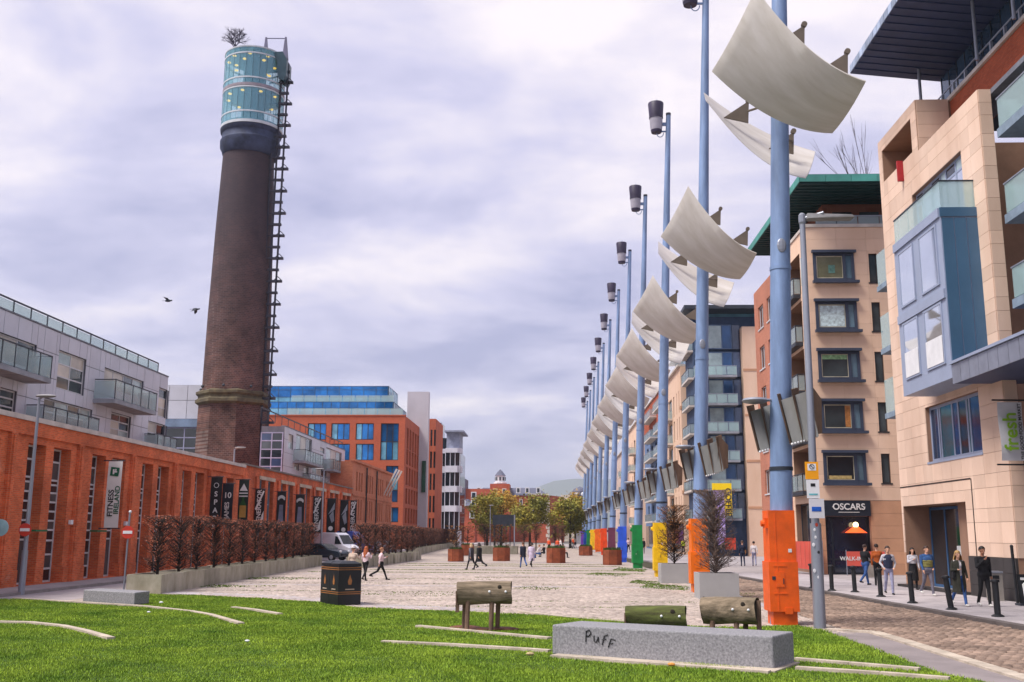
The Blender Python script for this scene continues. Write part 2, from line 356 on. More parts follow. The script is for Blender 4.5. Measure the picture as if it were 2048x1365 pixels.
# path and its pale kerb beside the lawn, right
pa = [G(*p) for p in [(1645, 1262), (1740, 1268), (1800, 1286), (1900, 1318), (2048, 1364), (2160, 1400)]]
pb = [G(*p) for p in [(1645, 1263), (1700, 1283), (1760, 1305), (1830, 1330), (1880, 1350), (1960, 1364)]]
path = poly_sheet('path', [(p.x, p.y) for p in pa]+[(7.6, 14), (7.4, 14)]+[(p.x+.05, p.y) for p in reversed(pb)], .010, PATHM)
def strip_obj(name, pts, w, z0, z1, mat, parent=None, stones=None):
    """a low kerb following a polyline, one box per stone"""
    out = []
    for a, b in zip(pts[:-1], pts[1:]):
        a, b = Vector((a[0], a[1], 0)), Vector((b[0], b[1], 0)); d = b-a; n = max(1, round(d.length/(stones or 1.0)))
        for i in range(n):
            p, q = a+d*(i/n), a+d*((i+1)/n); o = pc(name, parent, mat, -(d.length/n)/2+.006, (d.length/n)/2-.006, -w/2, w/2, z0, z1)
            c = (p+q)/2; o.location = (c.x, c.y, (z0+z1)/2); o.rotation_euler = (0, 0, math.atan2(d.y, d.x)); out.append(o)
    return out
strip_obj('kerb_stone', [(p.x+.12, p.y+.1) for p in pa], .3, -.02, .05, STRIP, path)
# concrete edging strips let into the lawn
for pts in ([(-30, 1247), (60, 1249), (125, 1256), (170, 1266), (222, 1281)], [(30, 1200), (150, 1207), (290, 1216), (380, 1226), (420, 1233), (482, 1251)], [(466, 1218), (510, 1223), (560, 1232)],
            [(764, 1288), (900, 1294), (1060, 1304), (1100, 1307)], [(835, 1256), (960, 1268), (1100, 1281)], [(1040, 1227), (1140, 1239), (1260, 1248)], [(1590, 1323), (1700, 1332), (1840, 1344)], [(1592, 1341), (1760, 1352), (1900, 1363)], [(1105, 1317), (1300, 1332), (1540, 1350)]):
    strip_obj('edging_stone', [tuple(G(*p))[:2] for p in pts], .17, .0, .068, STRIP, lawn, 1.4)
# grass blades
def blades(name, poly, n, hmin, hmax, mat, parent, wid=.012, box=None, zf=lawn_z, near=True):
    x0, x1, y0, y1 = box; px = RNG.uniform(x0, x1, n); t = RNG.uniform(0, 1, n); py = y0+(y1-y0)*(t**1.25 if near else t); ok = inside(px+RNG.normal(0, .07, n), py+RNG.normal(0, .09, n), poly); px, py = px[ok], py[ok]; n = len(px)
    z = np.maximum(zf(px, py)-.03, .012); a = RNG.uniform(0, 2*np.pi, n); h = RNG.uniform(hmin, hmax, n); w2 = wid*RNG.uniform(.6, 1.4, n)*(1+.018*np.maximum(py-18, 0)*2)
    pat = .75+.25*np.sin(px*1.9+np.sin(py*1.1)*2)*np.sin(py*2.3+px*.6); h = h*pat; la = RNG.uniform(0, 2*np.pi, n); ll = h*RNG.uniform(.1, .8, n)
    v = np.empty((n, 3, 3)); v[:, 0] = np.stack([px-np.cos(a)*w2, py-np.sin(a)*w2, z-.01], 1); v[:, 1] = np.stack([px+np.cos(a)*w2, py+np.sin(a)*w2, z-.01], 1)
    v[:, 2] = np.stack([px+np.cos(la)*ll, py+np.sin(la)*ll, z+h], 1)
    me = bpy.data.meshes.new(name); me.vertices.add(3*n); me.vertices.foreach_set('co', v.reshape(-1)); me.loops.add(3*n); me.loops.foreach_set('vertex_index', np.arange(3*n))
    me.polygons.add(n); me.polygons.foreach_set('loop_start', np.arange(0, 3*n, 3)); me.update(calc_edges=True); me.materials.append(mat)
    return tag(put(name, me, parent), kind='stuff')
blades('grass', LP, 1000000, .022, .058, BLADE, lawn, wid=.011, box=(-20.5, 7.6, 12.5, 38))
# setts, each a small stone with a worn top
def setts(name, mat, poly, box, sx, sy, excl=None, parent=None, hz=.014, z=.002):
    x0, x1, y0, y1 = box; ys = np.arange(y0, y1, sy); P = []
    for k, y in enumerate(ys):
        xs = np.arange(x0+(k % 2)*sx/2+RNG.uniform(-.03, .03), x1, sx); P.append(np.stack([xs, np.full(len(xs), y)], 1))
    P = np.concatenate(P); ok = inside(P[:, 0], P[:, 1], poly)
    for e in (excl or []): ok &= ~inside(P[:, 0], P[:, 1], e)
    P = P[ok]; n = len(P); wx = sx/2-.009-RNG.uniform(0, .018, n); wy = sy/2-sy*.06-RNG.uniform(0, .1, n)*sy; h = z+hz+RNG.uniform(-.006, .010, n); P = P+RNG.normal(0, .006, P.shape)
    tl = RNG.normal(0, .05, (n, 2)); v = np.empty((n, 8, 3))
    for i, (a, b) in enumerate(((-1, -1), (1, -1), (1, 1), (-1, 1))):
        v[:, i] = np.stack([P[:, 0]+a*wx, P[:, 1]+b*wy, np.full(n, z-.004)], 1)
        dx, dy = a*(wx-.016), b*(wy-.014); v[:, 4+i] = np.stack([P[:, 0]+dx, P[:, 1]+dy, h+tl[:, 0]*dx+tl[:, 1]*dy], 1)
    F = np.array([(4, 5, 6, 7), (0, 1, 5, 4), (1, 2, 6, 5), (2, 3, 7, 6), (3, 0, 4, 7)]); idx = (np.arange(n)[:, None, None]*8+F[None]).reshape(-1)
    me = bpy.data.meshes.new(name); me.vertices.add(8*n); me.vertices.foreach_set('co', v.reshape(-1)); me.loops.add(len(idx)); me.loops.foreach_set('vertex_index', idx)
    me.polygons.add(5*n); me.polygons.foreach_set('loop_start', np.arange(0, len(idx), 4)); me.update(calc_edges=True); me.materials.append(mat)
    return tag(put(name, me, parent), kind='stuff')
def roadx(y): return 7.3-.012*(y-28)
ROAD = [(roadx(14)+.6, 14), (kerbx(14), 14), (kerbx(66), 66), (roadx(66), 66), (roadx(26), 26)]
road = poly_sheet('road', [(7.9, -10), (kerbx(-10)-.02, -10), (kerbx(PL_E)-.02, PL_E), (roadx(PL_E), PL_E), (roadx(28), 28), (7.3, 25.5)], .003, JOINT_R)
pth = [(p.x-.02, p.y) for p in pa]
PEX = [(p.x+.28, p.y+.25) for p in pa]+[(5, 12), (5, 26)]
setts('road_setts', SETT_R, ROAD, (6.5, 12.6, 14, 66), .22, .19, [LP, PEX], road, hz=.034, z=.006)
near_pl = poly_sheet('plaza_joints', [(-13.2, 38), (-7.6, 33.6), (-4, 30), (0, 27.6), (7.28, 24.9), (roadx(60), 60), (-15.2, 60)], .003, SETT_JOINT)
NPL = [(-13.2, 38.2), (-7.6, 33.8), (-4, 30), (0, 27.6), (7.25, 25.2), (roadx(60), 60), (-15.2, 60)]
setts('plaza_setts', SETT, NPL, (-15.5, 7.6, 25, 60), .22, .145, [LP], plaza, hz=.012, z=.005)
# smooth stone bands crossing the plaza
bands = plaza
for y in (45.5, 57.5, 70, 84): strip_obj('band_slab', [(-14, y+.4), (7.0, y)], .55, .0, .022, FLAG, bands, 1.2)
strip_obj('band_slab', [(7.15, 31), (6.9, 66)], .5, .0, .03, FLAG, bands, 1.2)
# paving along the lawn edge by the bins
strip_obj('band_slab', [tuple(G(*p))[:2] for p in [(330, 1186), (520, 1192), (640, 1200), (720, 1211), (870, 1217), (960, 1222)]], 1.1, .0, .018, FLAG, bands, .9)
# weeds in the joints
for k, (u, v, a, b, cnt) in enumerate([(1330, 1175, 1.2, 3.0, 900), (1290, 1166, .8, 2.5, 500), (1470, 1190, .8, 1.6, 400), (1075, 1178, 1.2, 1.5, 160), (420, 1173, 3, 1.2, 300), (560, 1158, 2.5, 1.6, 300), (1215, 1150, 1.4, 3, 300), (860, 1190, 3, 1.5, 160), (1260, 1140, 1.2, 4, 300)]):
    c = G(u, v); pl = [(c.x-a, c.y-b*.3), (c.x+a*.4, c.y-b), (c.x+a, c.y+b*.2), (c.x-a*.3, c.y+b)]
    blades('weeds', pl, cnt*3, .02, .06, MOSS, plaza, wid=.02, box=(c.x-a, c.x+a, c.y-b, c.y+b), zf=lambda x, y: x*0+.045, near=False)
for k, (y, xa, xb, w_) in enumerate([(41.2, -13, -2, .09), (47.8, -13.5, 4, .1), (52.6, -14, -3, .1), (54.8, -4, 6, .08), (61.5, -14.5, 5.5, .12), (66, -11.5, 5.5, .12), (74.5, -11, 5, .14), (79, -11, 5, .14), (36.0, -6, 5, .06), (33.2, -5, 4, .06)]):
    pl = [(xa, y-w_), (xb, y-w_*1.6), (xb, y+w_), (xa, y+w_*1.4)]
    blades('weeds', pl, 1600, .012, .04, MOSS, plaza, wid=.016, box=(xa, xb, y-.2, y+.2), zf=lambda x, y: x*0+.04, near=False)
# right pavement: kerb stones, flags
PAVM = M('pavement_base', (160, 152, 152), rough=.85, var=.12, scale=.7, bump=.2)
pav = MB(); pav.prism([(kerbx(-10)+.02, -10), (24, -10), (24, PL_E), (kerbx(PL_E)+.02, PL_E)], -.02, .1); pav = tag(pav.build('pavement', PAVM), kind='structure')
strip_obj('kerb_stone', [(kerbx(14)+.14, 14), (kerbx(75)+.14, 75)], .3, -.02, .128, KERB_D, pav, 1.05)
th = math.atan(-.056); ax, ay = Vector((-.056, 1, 0)).normalized(), Vector((1, .056, 0)).normalized()
for i in range(44):
    for j in range(5):
        s0 = 16+i*1.0-27.4+(.5 if j % 2 else 0); c = Vector((11.6, 27.4, 0))+ax*(s0+.5)+ay*(.3+.045+j*.86+.43)
        if c.x > 15.9: continue
        o = pc('flagstone', pav, FLAG, -.423, .423, -.494, .494, .1, .122); o.location = (c.x, c.y, .111+random.uniform(-.0015, .0015)); o.rotation_euler = (0, 0, -th*1.0)
        o.rotation_euler = (0, 0, math.atan2(ay.y, ay.x)*1.0)
# left pavement
lp = MB().box(-21.6, -19.6, -10, 108, -.02, .1); lp = tag(lp.build('pavement', PAVM), kind='structure')
strip_obj('kerb_stone', [(-19.5, 24), (-19.5, 60)], .25, -.02, .112, KERB, lp, 1.2)
# far hills
hm = MB(); prev = None; xs = np.linspace(-3500, 4500, 60)
top = [(x, 6500, 60+270*math.exp(-((x-350)/1300)**2)+30*math.sin(x*.004)+18*math.sin(x*.011+1)) for x in xs]
for a, b in zip(top[:-1], top[1:]):
    hm.quad((a[0], 5000, -5), (b[0], 5000, -5), b, a); hm.quad(a, b, (b[0], 8000, -5), (a[0], 8000, -5))
tag(hm.build('hills', M('hill_moor', (84, 92, 66), rough=1, var=.15, scale=.002)), kind='structure')
# ------------------------------------------------------------ buildings, left side
BRK = brick_mat('orange_brick', (232, 114, 66), (200, 88, 50), (206, 130, 96), var=.22, dirt=(.6, .75, (232, 196, 170), .4))
BRK2 = brick_mat('old_orange_brick', (232, 112, 64), (194, 84, 48), (190, 114, 84), var=.24, dirt=(.54, .74, (112, 70, 50), .65))
BRK_D = M('brick_reveal', (122, 66, 44), rough=.9, var=.15, scale=1.2)
COPE = M('pale_coping', (206, 196, 188), rough=.8, var=.15, scale=1)
WFRAME = M('white_frame', (205, 205, 208), rough=.5, var=.06)
GDARK = glass('dark_glass', (34, 42, 50), rand=.3)
GMID = glass('room_glass', (70, 80, 84), rand=.4)
GPALE = glass('pale_glass', (170, 190, 190), rand=.15, rough=.12)
GCURT = glass('curtained_glass', (205, 195, 180), rand=.2, rough=.3)
CLAD = M('grey_cladding', (204, 204, 213), rough=.5, var=.06, scale=.5, rand=.05, metal=.15)
CLADJ = M('cladding_joint', (104, 104, 114), rough=.8)
RAILG = clear_glass('balustrade_glass', (186, 198, 202), .4)
GREEN_GL = clear_glass('green_balustrade_glass', (190, 212, 214), .42)
DPIPE = M('dark_pipe', (44, 40, 40), rough=.6)
SOFF = M('grey_soffit', (120, 122, 132), rough=.7)

# long brick range with paired slit windows
t = thing('brick_warehouse', 'long orange brick warehouse front with tall paired slit windows and pale coping', 'building', (-21.5, 50, 0))
F = Face('x', -21.5, 1); Y0, Y1, H = 28.0, 70.6, 6.75; holes = []; bays = []
for k in range(-2, 5):
    b = 39.9+5.95*k; bays.append(b)
    for a, c in ((1.15, 2.65), (3.35, 4.95)): holes.append((b+a, b+c, .12, 5.88, .55))
wall = MB(); F.wall(wall, Y0, Y1, 0, H, holes)
wall.quad(F.p(Y1, 0, 0), F.p(Y1, -9, 0), F.p(Y1, -9, H), F.p(Y1, 0, H)); wall.quad(F.p(Y0, 0, 0), F.p(Y0, -9, 0), F.p(Y0, -9, H), F.p(Y0, 0, H)); wall.quad(F.p(Y0, -9, H), F.p(Y1, -9, H), F.p(Y1, 0, H), F.p(Y0, 0, H))
wall.build('wall', BRK, t)
cp = MB(); F.box(cp, Y0, Y1+.1, -.35, .2, H, H+.2); cp.build('coping', COPE, t)
bd = MB(); F.box(bd, Y0, Y1, .004, .12, 6.18, H-.004); bd.build('frieze', BRK, t)
for k, b in enumerate(bays):
    p = MB(); F.box(p, b-.45, b-.0, .002, .14, .0, 6.178); F.box(p, b-.34, b-.11, .14, .20, .0, 6.1); p.build('pilaster', BRK, t)
    for a, c in ((.002, 1.1), (5.0, 5.498)): pl = MB(); F.box(pl, b+a, b+c, .002, .06, 0, .75); pl.build('plinth', BRK, t)
    for j, (a, c) in enumerate(((1.15, 2.65), (3.35, 4.95))):
        zs = [.12, 1.95, 2.35, 2.75, 3.15, 3.55, 3.95, 4.35, 4.55, 5.3, 5.88] if (k+j) % 3 else [.12, .7, 1.3, 1.9, 2.35, 2.75, 3.15, 3.55, 3.95, 4.3, 4.5, 5.3, 5.88]
        F.window(t, b+a, b+c, .12, 5.88, WFRAME, GDARK, d=-.46, zs=zs, bar=.08, nu=2, gms=[GDARK, GMID, GDARK])
    if k in (2, 3): 
        lm = MB(); F.box(lm, b+5.2, b+5.42, .02, .14, 2.6, 2.8); lm.build('wall_lamp', WHITE, t)
for yy in (41.6, 47.4): 
    aw = MB(); F.box(aw, yy, yy+1.0, -.02, .35, 2.28, 2.36); aw.build('door_canopy', M('green_canopy', (40, 110, 70)), t)

# older, lower continuation
t = thing('old_brick_warehouse', 'weathered lower orange brick warehouse with slit windows between black banners', 'building', (-21.5, 90, 0))
F = Face('x', -21.5, 1); Y0, Y1, H = 70.75, 110.3, 6.95; holes = []
for k in range(6):
    for a, c in ((0, 1.5), (2.25, 3.9)): holes.append((74.9+6.1*k+a, min(74.9+6.1*k+c, 110), .9, 6.15, .4))
wall = MB(); F.wall(wall, Y0, Y1, 0, H, holes); wall.quad(F.p(Y0, 0, 0), F.p(Y0, -8, 0), F.p(Y0, -8, H), F.p(Y0, 0, H)); wall.quad(F.p(Y0, -8, H), F.p(Y1, -8, H), F.p(Y1, 0, H), F.p(Y0, 0, H))
wall.build('wall', BRK2, t)
cp = MB(); F.box(cp, Y0, Y1, -.3, .14, H, H+.12); cp.build('coping', M('dark_coping', (120, 110, 104), var=.2), t)
for k in range(6):
    p = MB(); F.box(p, 74.9+6.1*k-1.25, 74.9+6.1*k-.65, .002, .14, 0, 6.3); p.build('pilaster', BRK2, t)
    l = MB(); F.box(l, 74.9+6.1*k-.2, min(74.9+6.1*k+4.1, 110.2), .002, .07, 6.16, 6.42); l.build('lintel', M('pale_lintel', (190, 170, 150), var=.2), t)
    for a, c in ((0, 1.5), (2.25, 3.9)):
        F.window(t, 74.9+6.1*k+a, min(74.9+6.1*k+c, 110), .9, 6.15, M('blue_frame', (112, 134, 150)), GMID, d=-.3, nz=3, bar=.1, gms=[glass('blue_grey_glass', (104, 130, 146), rand=.2)])

# hanging banners
BAN = M('black_banner', (26, 26, 28), rough=.6, var=.1); BANW = M('white_banner', (226, 226, 222), rough=.6, var=.05); BANT = M('banner_print', (222, 222, 220), rough=.6, var=.05); BANG = M('banner_green', (20, 96, 66), rough=.6, var=.05); BANK = M('banner_ink', (22, 24, 28), rough=.6, var=.05)
BANTEAL = M('dark_green_banner', (22, 40, 34), rough=.6, var=.1); BANB = M('navy_banner', (24, 34, 46), rough=.6, var=.1)
def banner(label, uL, uR, vT, vB, mat, X=-20.8):
    p = AX((uL+uR)/2, vT, X); y = p.y; x0, x1 = AY(uL, vT, y).x, AY(uR, vT, y).x; z1, z0 = p.z, AY((uL+uR)/2, vB, y).z
    t = thing('banner', label, 'banner', (x0, y, z0), 'banners hung from the brick fronts')
    b = MB(); n = 7
    for i in range(n):   # cloth with a slight belly
        za, zb = z0+(z1-z0)*i/n, z0+(z1-z0)*(i+1)/n; f = lambda z: y-.035*math.sin((z-z0)/(z1-z0)*math.pi)
        b.quad((x0, f(za), za), (x1, f(za), za), (x1, f(zb), zb), (x0, f(zb), zb))
    b.build('cloth', mat, t, fix=False)
    for z in (z1+.03, z0-.03): r = MB(); r.tube((-21.4, y+.02, z), (x1+.08, y+.02, z), .025, n=6); r.build('arm', DARK, t)
    return t, x0, x1, y, z0, z1
def bwrite(t, s, x, y, z, size, mat, up=False, bold=True):
    return text('lettering', s, size, mat, t, basis((x, y-.05, z), (0, 0, 1) if up else (1, 0, 0), (-1, 0, 0) if up else (0, 0, 1)), bold=bold)
t, a, b, y, c, d = banner('white FITNESS IRELAND banner with a green square emblem', 218, 246, 923, 1056, BANW)
bwrite(t, 'FITNESS', a+.26, y, c+1.15, .36, BANK, True); bwrite(t, 'IRELAND', a+.55, y, c+1.3, .33, BANG, True)
em = MB(); cx, cz, r = (a+b)/2, d-.5, .23
em.add([(cx-r, y-.05, cz-r*.8), (cx+r*.8, y-.05, cz-r), (cx+r, y-.05, cz+r*.8), (cx-r*.8, y-.05, cz+r)], [(0, 1, 2, 3)]); em.build('emblem', BANG, t)
em = MB(); em.box(cx-.09, cx-.01, y-.058, y-.054, cz-.12, cz+.12); em.box(cx-.01, cx+.12, y-.058, y-.054, cz-.04, cz+.02); em.box(cx+.02, cx+.08, y-.058, y-.054, cz+.02, cz+.13); em.build('emblem_figure', BANT, t)
t, a, b, y, c, d = banner('black SPARK banner with letters stacked downward', 423, 446, 955, 1046, BAN)
for i, ch in enumerate('SPARK'): bwrite(t, ch, (a+b)/2, y, d-1.05-i*.5, .44, BANT)
rg = MB(); rg.lathe([(.13, 0), (.16, 0), (.16, .01), (.13, .01)], n=16, cap=False); me = rg.mesh('ring', BANT); me.transform(basis(((a+b)/2, y-.05, d-.5), (1, 0, 0), (0, 0, 1))); put('ring', me, t)
t, a, b, y, c, d = banner('navy banner with pale script beside the SPARK one', 446, 468, 968, 1048, BANB)
bwrite(t, '10', (a+b)/2, y, d-.75, .5, BANT); bwrite(t, 'JAMES', (a+b)/2, y, d-1.7, .4, BANT, True)
t, a, b, y, c, d = banner('dark green banner showing a whiskey bottle with gold label', 479, 499, 960, 1040, BANTEAL)
bo = MB(); cx = (a+b)/2; bo.box(cx-.22, cx+.22, y-.058, y-.052, c+.15, c+.95); bo.build('bottle_label', M('gold_print', (196, 150, 70)), t)
bo = MB(); bo.add([(cx-.24, y-.052, c+.95), (cx+.24, y-.052, c+.95), (cx+.07, y-.052, c+1.3), (cx+.07, y-.052, c+1.65), (cx-.07, y-.052, c+1.65), (cx-.07, y-.052, c+1.3)], [(0, 1, 2, 3, 4, 5)]); bo.build('bottle', M('bottle_print', (46, 92, 44)), t)
em = MB(); em.add([(cx-.28, y-.052, d-.75), (cx+.28, y-.052, d-.75), (cx, y-.052, d-.25)], [(0, 1, 2)]); em.box(cx-.3, cx+.3, y-.056, y-.052, d-.95, d-.87); em.box(cx-.3, cx+.3, y-.056, y-.052, d-1.15, d-1.07); em.build('crest', BANT, t)
def gen(label, uL, uR, vT, vB):
    t, a, b, y, c, d = banner(label, uL, uR, vT, vB, BAN); bwrite(t, 'GENERATOR', (a+b)/2-.02, y, (c+d)/2+.05, (d-c)/6.2, BANT, True)
    s = MB(); w = b-a; s.add([(a+.05*w, y-.05, d-1.4), (a+.2*w, y-.05, d-1.5), (b-.05*w, y-.05, d-.15), (b-.2*w, y-.05, d-.1)], [(0, 1, 2, 3)]); s.add([(a+.6*w, y-.05, c+.1), (a+.95*w, y-.05, c+.3), (b-.05*w, y-.05, c+1.2), (b-.25*w, y-.05, c+.9)], [(0, 1, 2, 3)]); s.build('paint_stroke', BANT, t)
gen('black GENERATOR banner with white brush strokes next to the bottle banner', 511, 531, 979, 1056)
def tower_b(label, uL, uR, vT, vB):
    t, a, b, y, c, d = banner(label, uL, uR, vT, vB, BAN); w = b-a; cx = (a+b)/2
    s = MB(); s.add([(a+.2*w, y-.05, c+.4), (b-.2*w, y-.05, c+.4), (cx+.2*w, y-.05, d-1.0), (cx-.2*w, y-.05, d-1.0)], [(0, 1, 2, 3)]); s.build('tower_picture', M('photo_print', (128, 130, 150)), t)
    for k in range(7):
        al = math.pi*(.15+.7*k/6); l = MB(); l.box(cx+.36*w*math.cos(al)-.05, cx+.36*w*math.cos(al)+.05, y-.056, y-.052, d-.75+.25*math.sin(al), d-.52+.25*math.sin(al)); l.build('arched_lettering', BANT, t)
tower_b('black banner with a tower picture, the one nearer the bottle banner', 555, 573, 984, 1060); tower_b('black banner with a tower picture, farther from the bottle banner', 592, 610, 990, 1062)
gen('black GENERATOR banner beyond the tower pictures', 627, 644, 994, 1066)
def wedge(label, uL, uR, vT, vB):
    t, a, b, y, c, d = banner(label, uL, uR, vT, vB, BAN); w = b-a
    s = MB(); s.add([(a+.15*w, y-.05, d-1.5), (b-.1*w, y-.05, d-.35), (b-.1*w, y-.05, d-1.0)], [(0, 1, 2)]); s.add([(a+.3*w, y-.05, d-1.6), (a+.75*w, y-.05, d-1.1), (a+.9*w, y-.05, c+1.2), (a+.6*w, y-.05, c+1.0)], [(0, 1, 2, 3)]); s.build('pale_wedge', M('photo_print2', (150, 156, 166)), t)
    s = MB(); s.sphere(((a+b)/2, y-.05, c+.5), .22, n=10, m=6, sq=(1, .02, 1)); s.build('round_logo', BANT, t)
wedge('black banner with a pale wedge, right after the far GENERATOR', 655, 672, 998, 1068); wedge('black banner with a pale wedge beside the last GENERATOR', 681, 697, 1001, 1070)
gen('black GENERATOR banner at the end by the three storey house', 701, 714, 1002, 1072)

# grey clad apartments above the warehouse
def balcony(F, t, u0, u1, z, dep=1.2, h=1.05, slab=M('balcony_slab', (150, 152, 160)), glassm=RAILG, rail=DARK, bars=True, sides=True):
    s = MB(); F.box(s, u0, u1, .01, dep, z-.22, z); s = s.build('balcony', slab, t)
    r = MB(); F.box(r, u0, u1, dep-.06, dep-.01, z+h-.05, z+h)
    n = max(2, round((u1-u0)/1.1))
    for i in range(n+1): u = u0+.03+(u1-u0-.06)*i/n; F.box(r, u-.02, u+.02, dep-.055, dep-.015, z, z+h-.05)
    for u in (u0, u1-.05): F.box(r, u, u+.05, .05, dep-.06, z+h-.05, z+h)
    r.build('rail', rail, s)
    if glassm:
        for i in range(n): F.pc('balustrade_panel', s, glassm, u0+(u1-u0)*i/n+.05, u0+(u1-u0)*(i+1)/n-.05, dep-.045, dep-.03, z+.04, z+h-.08)
        if sides:
            for u in (u0+.02, u1-.035): F.pc('balustrade_panel', s, glassm, u, u+.012, .05, dep-.08, z+.04, z+h-.08)
    return s
def px_win(F, t, X, uL, vT, uR, vB, nu=2, nz=2, fm=WFRAME, gms=None, d=-.12, bar=.07, **k):
    a = AX(uL, vT, X); b = AX(uR, vB, X); u0, u1 = sorted((a.y, b.y)); z1 = a.z; z0 = b.z; return (u0, u1, z0, z1)
def grey_block(t, F, Y0, Y1, z0, z1, wins, step=1.22, rows=(1.12, 1.2, 1.2, 1.2), deep=10, panes=None):
    holes = [w_[:4]+(.16,) for w_ in wins]; wl = MB(); F.wall(wl, Y0, Y1, z0, z1, holes)
    for yy in (Y0, Y1): wl.quad(F.p(yy, 0, z0), F.p(yy, -deep, z0), F.p(yy, -deep, z1), F.p(yy, 0, z1))
    wl.quad(F.p(Y0, -deep, z1), F.p(Y1, -deep, z1), F.p(Y1, 0, z1), F.p(Y0, 0, z1)); wl.build('wall', CLADJ, t)
    zs = [z1]; i = 0
    while zs[-1] > z0+.3: zs.append(max(z0, zs[-1]-rows[i % len(rows)])); i += 1
    F.panels(t, CLAD, rng(Y0, Y1, step), zs[::-1], holes, name='cladding_panel', t=.025, gap=.03)
    for w_ in wins: F.window(t, w_[0], w_[1], w_[2], w_[3], WFRAME, GMID, d=-.08, nu=w_[4], nz=w_[5], bar=.07, gms=w_[6])
    c = MB(); F.box(c, Y0, Y1, -.3, .06, z1, z1+.07); c.build('parapet', SOFF, t)
t = thing('grey_apartment_block', 'grey metal clad apartments with balconies rising behind the brick warehouse', 'building', (-24, 50, 0))
X = -24; F = Face('x', X, 1); GA, GB, GC = [GMID, GCURT, GPALE, GDARK], [GDARK, GMID, GMID, GPALE], [GCURT, GCURT, GMID, GPALE, GMID, GDARK]
wins = [px_win(F, t, X, 0, 665, 68, 742)+(3, 1, GC), px_win(F, t, X, 118, 700, 166, 792)+(2, 3, GA), px_win(F, t, X, 209, 735, 284, 800)+(4, 1, GC), px_win(F, t, X, 88, 795, 180, 868)+(4, 2, GB), px_win(F, t, X, 222, 824, 258, 880)+(2, 3, GC), px_win(F, t, X, 0, 775, 28, 834)+(1, 3, GB), px_win(F, t, X, 318, 775, 334, 838)+(1, 3, GC), px_win(F, t, X, 296, 842, 331, 893)+(2, 2, GA),
        (36.5, 40.5, 9.4, 11.0, 3, 1, GC), (37, 39, 7.2, 8.6, 2, 2, GB)]
wins[0] = (41.0,)+wins[0][1:]
grey_block(t, F, 33, 62.1, 6.0, 11.85, wins)
def px_bal(F, t, X, u0, u1, v, **k):
    a, b = AX(u0, v, X), AX(u1, v, X); return a.y, b.y
balcony(F, t, 37.5, 45.0, 9.15); balcony(F, t, 51.9, 57.6, 9.15); balcony(F, t, 45.2, 51.0, 6.95, dep=.9); balcony(F, t, 58.9, 62.0, 6.95, dep=.9)
rl = MB(); F.box(rl, 33, 61.2, -.35, -.29, 12.55, 12.62)
for yy in rng(33, 61.2, 1.55): F.box(rl, yy-.025, yy+.025, -.345, -.295, 11.9, 12.56)
rl.build('roof_rail', DARK, t)
for a, b in zip(rng(33, 61.2, 1.55)[:-1], rng(33, 61.2, 1.55)[1:]): F.pc('balustrade_panel', t, RAILG, a+.06, b-.06, -.325, -.31, 11.98, 12.5)

def curtain(F, t, u0, u1, z0, z1, nu, nz, gms, fm=WFRAME, bar=.12): return F.window(t, u0, u1, z0, z1, fm, GDARK, d=.02, nu=nu, nz=nz, bar=bar, gms=gms, name='curtain_wall')
t = thing('stair_block', 'grey clad link block with dark gridded glazing left of the chimney', 'building', (-38, 104, 0)); F = Face('y', 106, -1)
xa, xb = AY(300, 800, 106).x, AY(410, 800, 106).x; zt, zm = AY(360, 770, 106).z, AY(360, 838, 106).z
wl = MB(); wl.box(xa, xb, 106.2, 112, 0, zt); wl.build('wall', CLADJ, t); F.panels(t, CLAD, rng(xa, xb, 2.2), [zm, zm+2, zt], [], name='cladding_panel', t=.05, gap=.05, d0=-.19)
curtain(F, t, xa, xb, 5.5, zm-.9, 3, 7, [GDARK], fm=M('lilac_mullion', (160, 160, 188))); p = MB(); F.box(p, xa, xb, -.1, .2, zm-.88, zm-.05); p.build('glass_strip', glass('blue_strip', (118, 140, 170)), t)

t = thing('white_apartment_block', 'pale grey apartments with small balconies right of the chimney', 'building', (-24, 104, 0)); F = Face('x', -24, 1)
GW = [GPALE, GCURT, GMID]; wins = []
for (uL, vT, uR, vB, nu, nz) in [(577, 868, 585, 900, 1, 2), (592, 868, 622, 915, 3, 1), (640, 895, 648, 908, 1, 2), (652, 895, 682, 930, 3, 1), (589, 918, 597, 942, 1, 2), (608, 920, 616, 950, 1, 2), (625, 920, 652, 955, 3, 1), (664, 938, 680, 962, 2, 2)]:
    wins.append(px_win(F, t, -24, uL, vT, uR, vB)+(nu, nz, GW))
grey_block(t, F, 90.6, 118, 6, 11.75, wins, step=2.4, deep=2.1)
balcony(F, t, 94.0, 101.5, 8.9); balcony(F, t, 106.5, 116, 8.9); balcony(F, t, 98, 106, 6.9, dep=.8)
rl = MB(); F.box(rl, 84, 118, -.35, -.29, 12.62, 12.72)
for yy in rng(84, 118, 2.2): F.box(rl, yy-.03, yy+.03, -.345, -.295, 11.8, 12.64)
rl.build('roof_rail', DARK, t)
F2 = Face('y', 90.5, -1); curtain(F2, t, -26.1, -24.05, 5.8, 11.2, 2, 7, [GDARK, GMID, glass('blue_room', (64, 84, 120)), GDARK], bar=.1, fm=M('lilac_mullion', (160, 160, 188)))

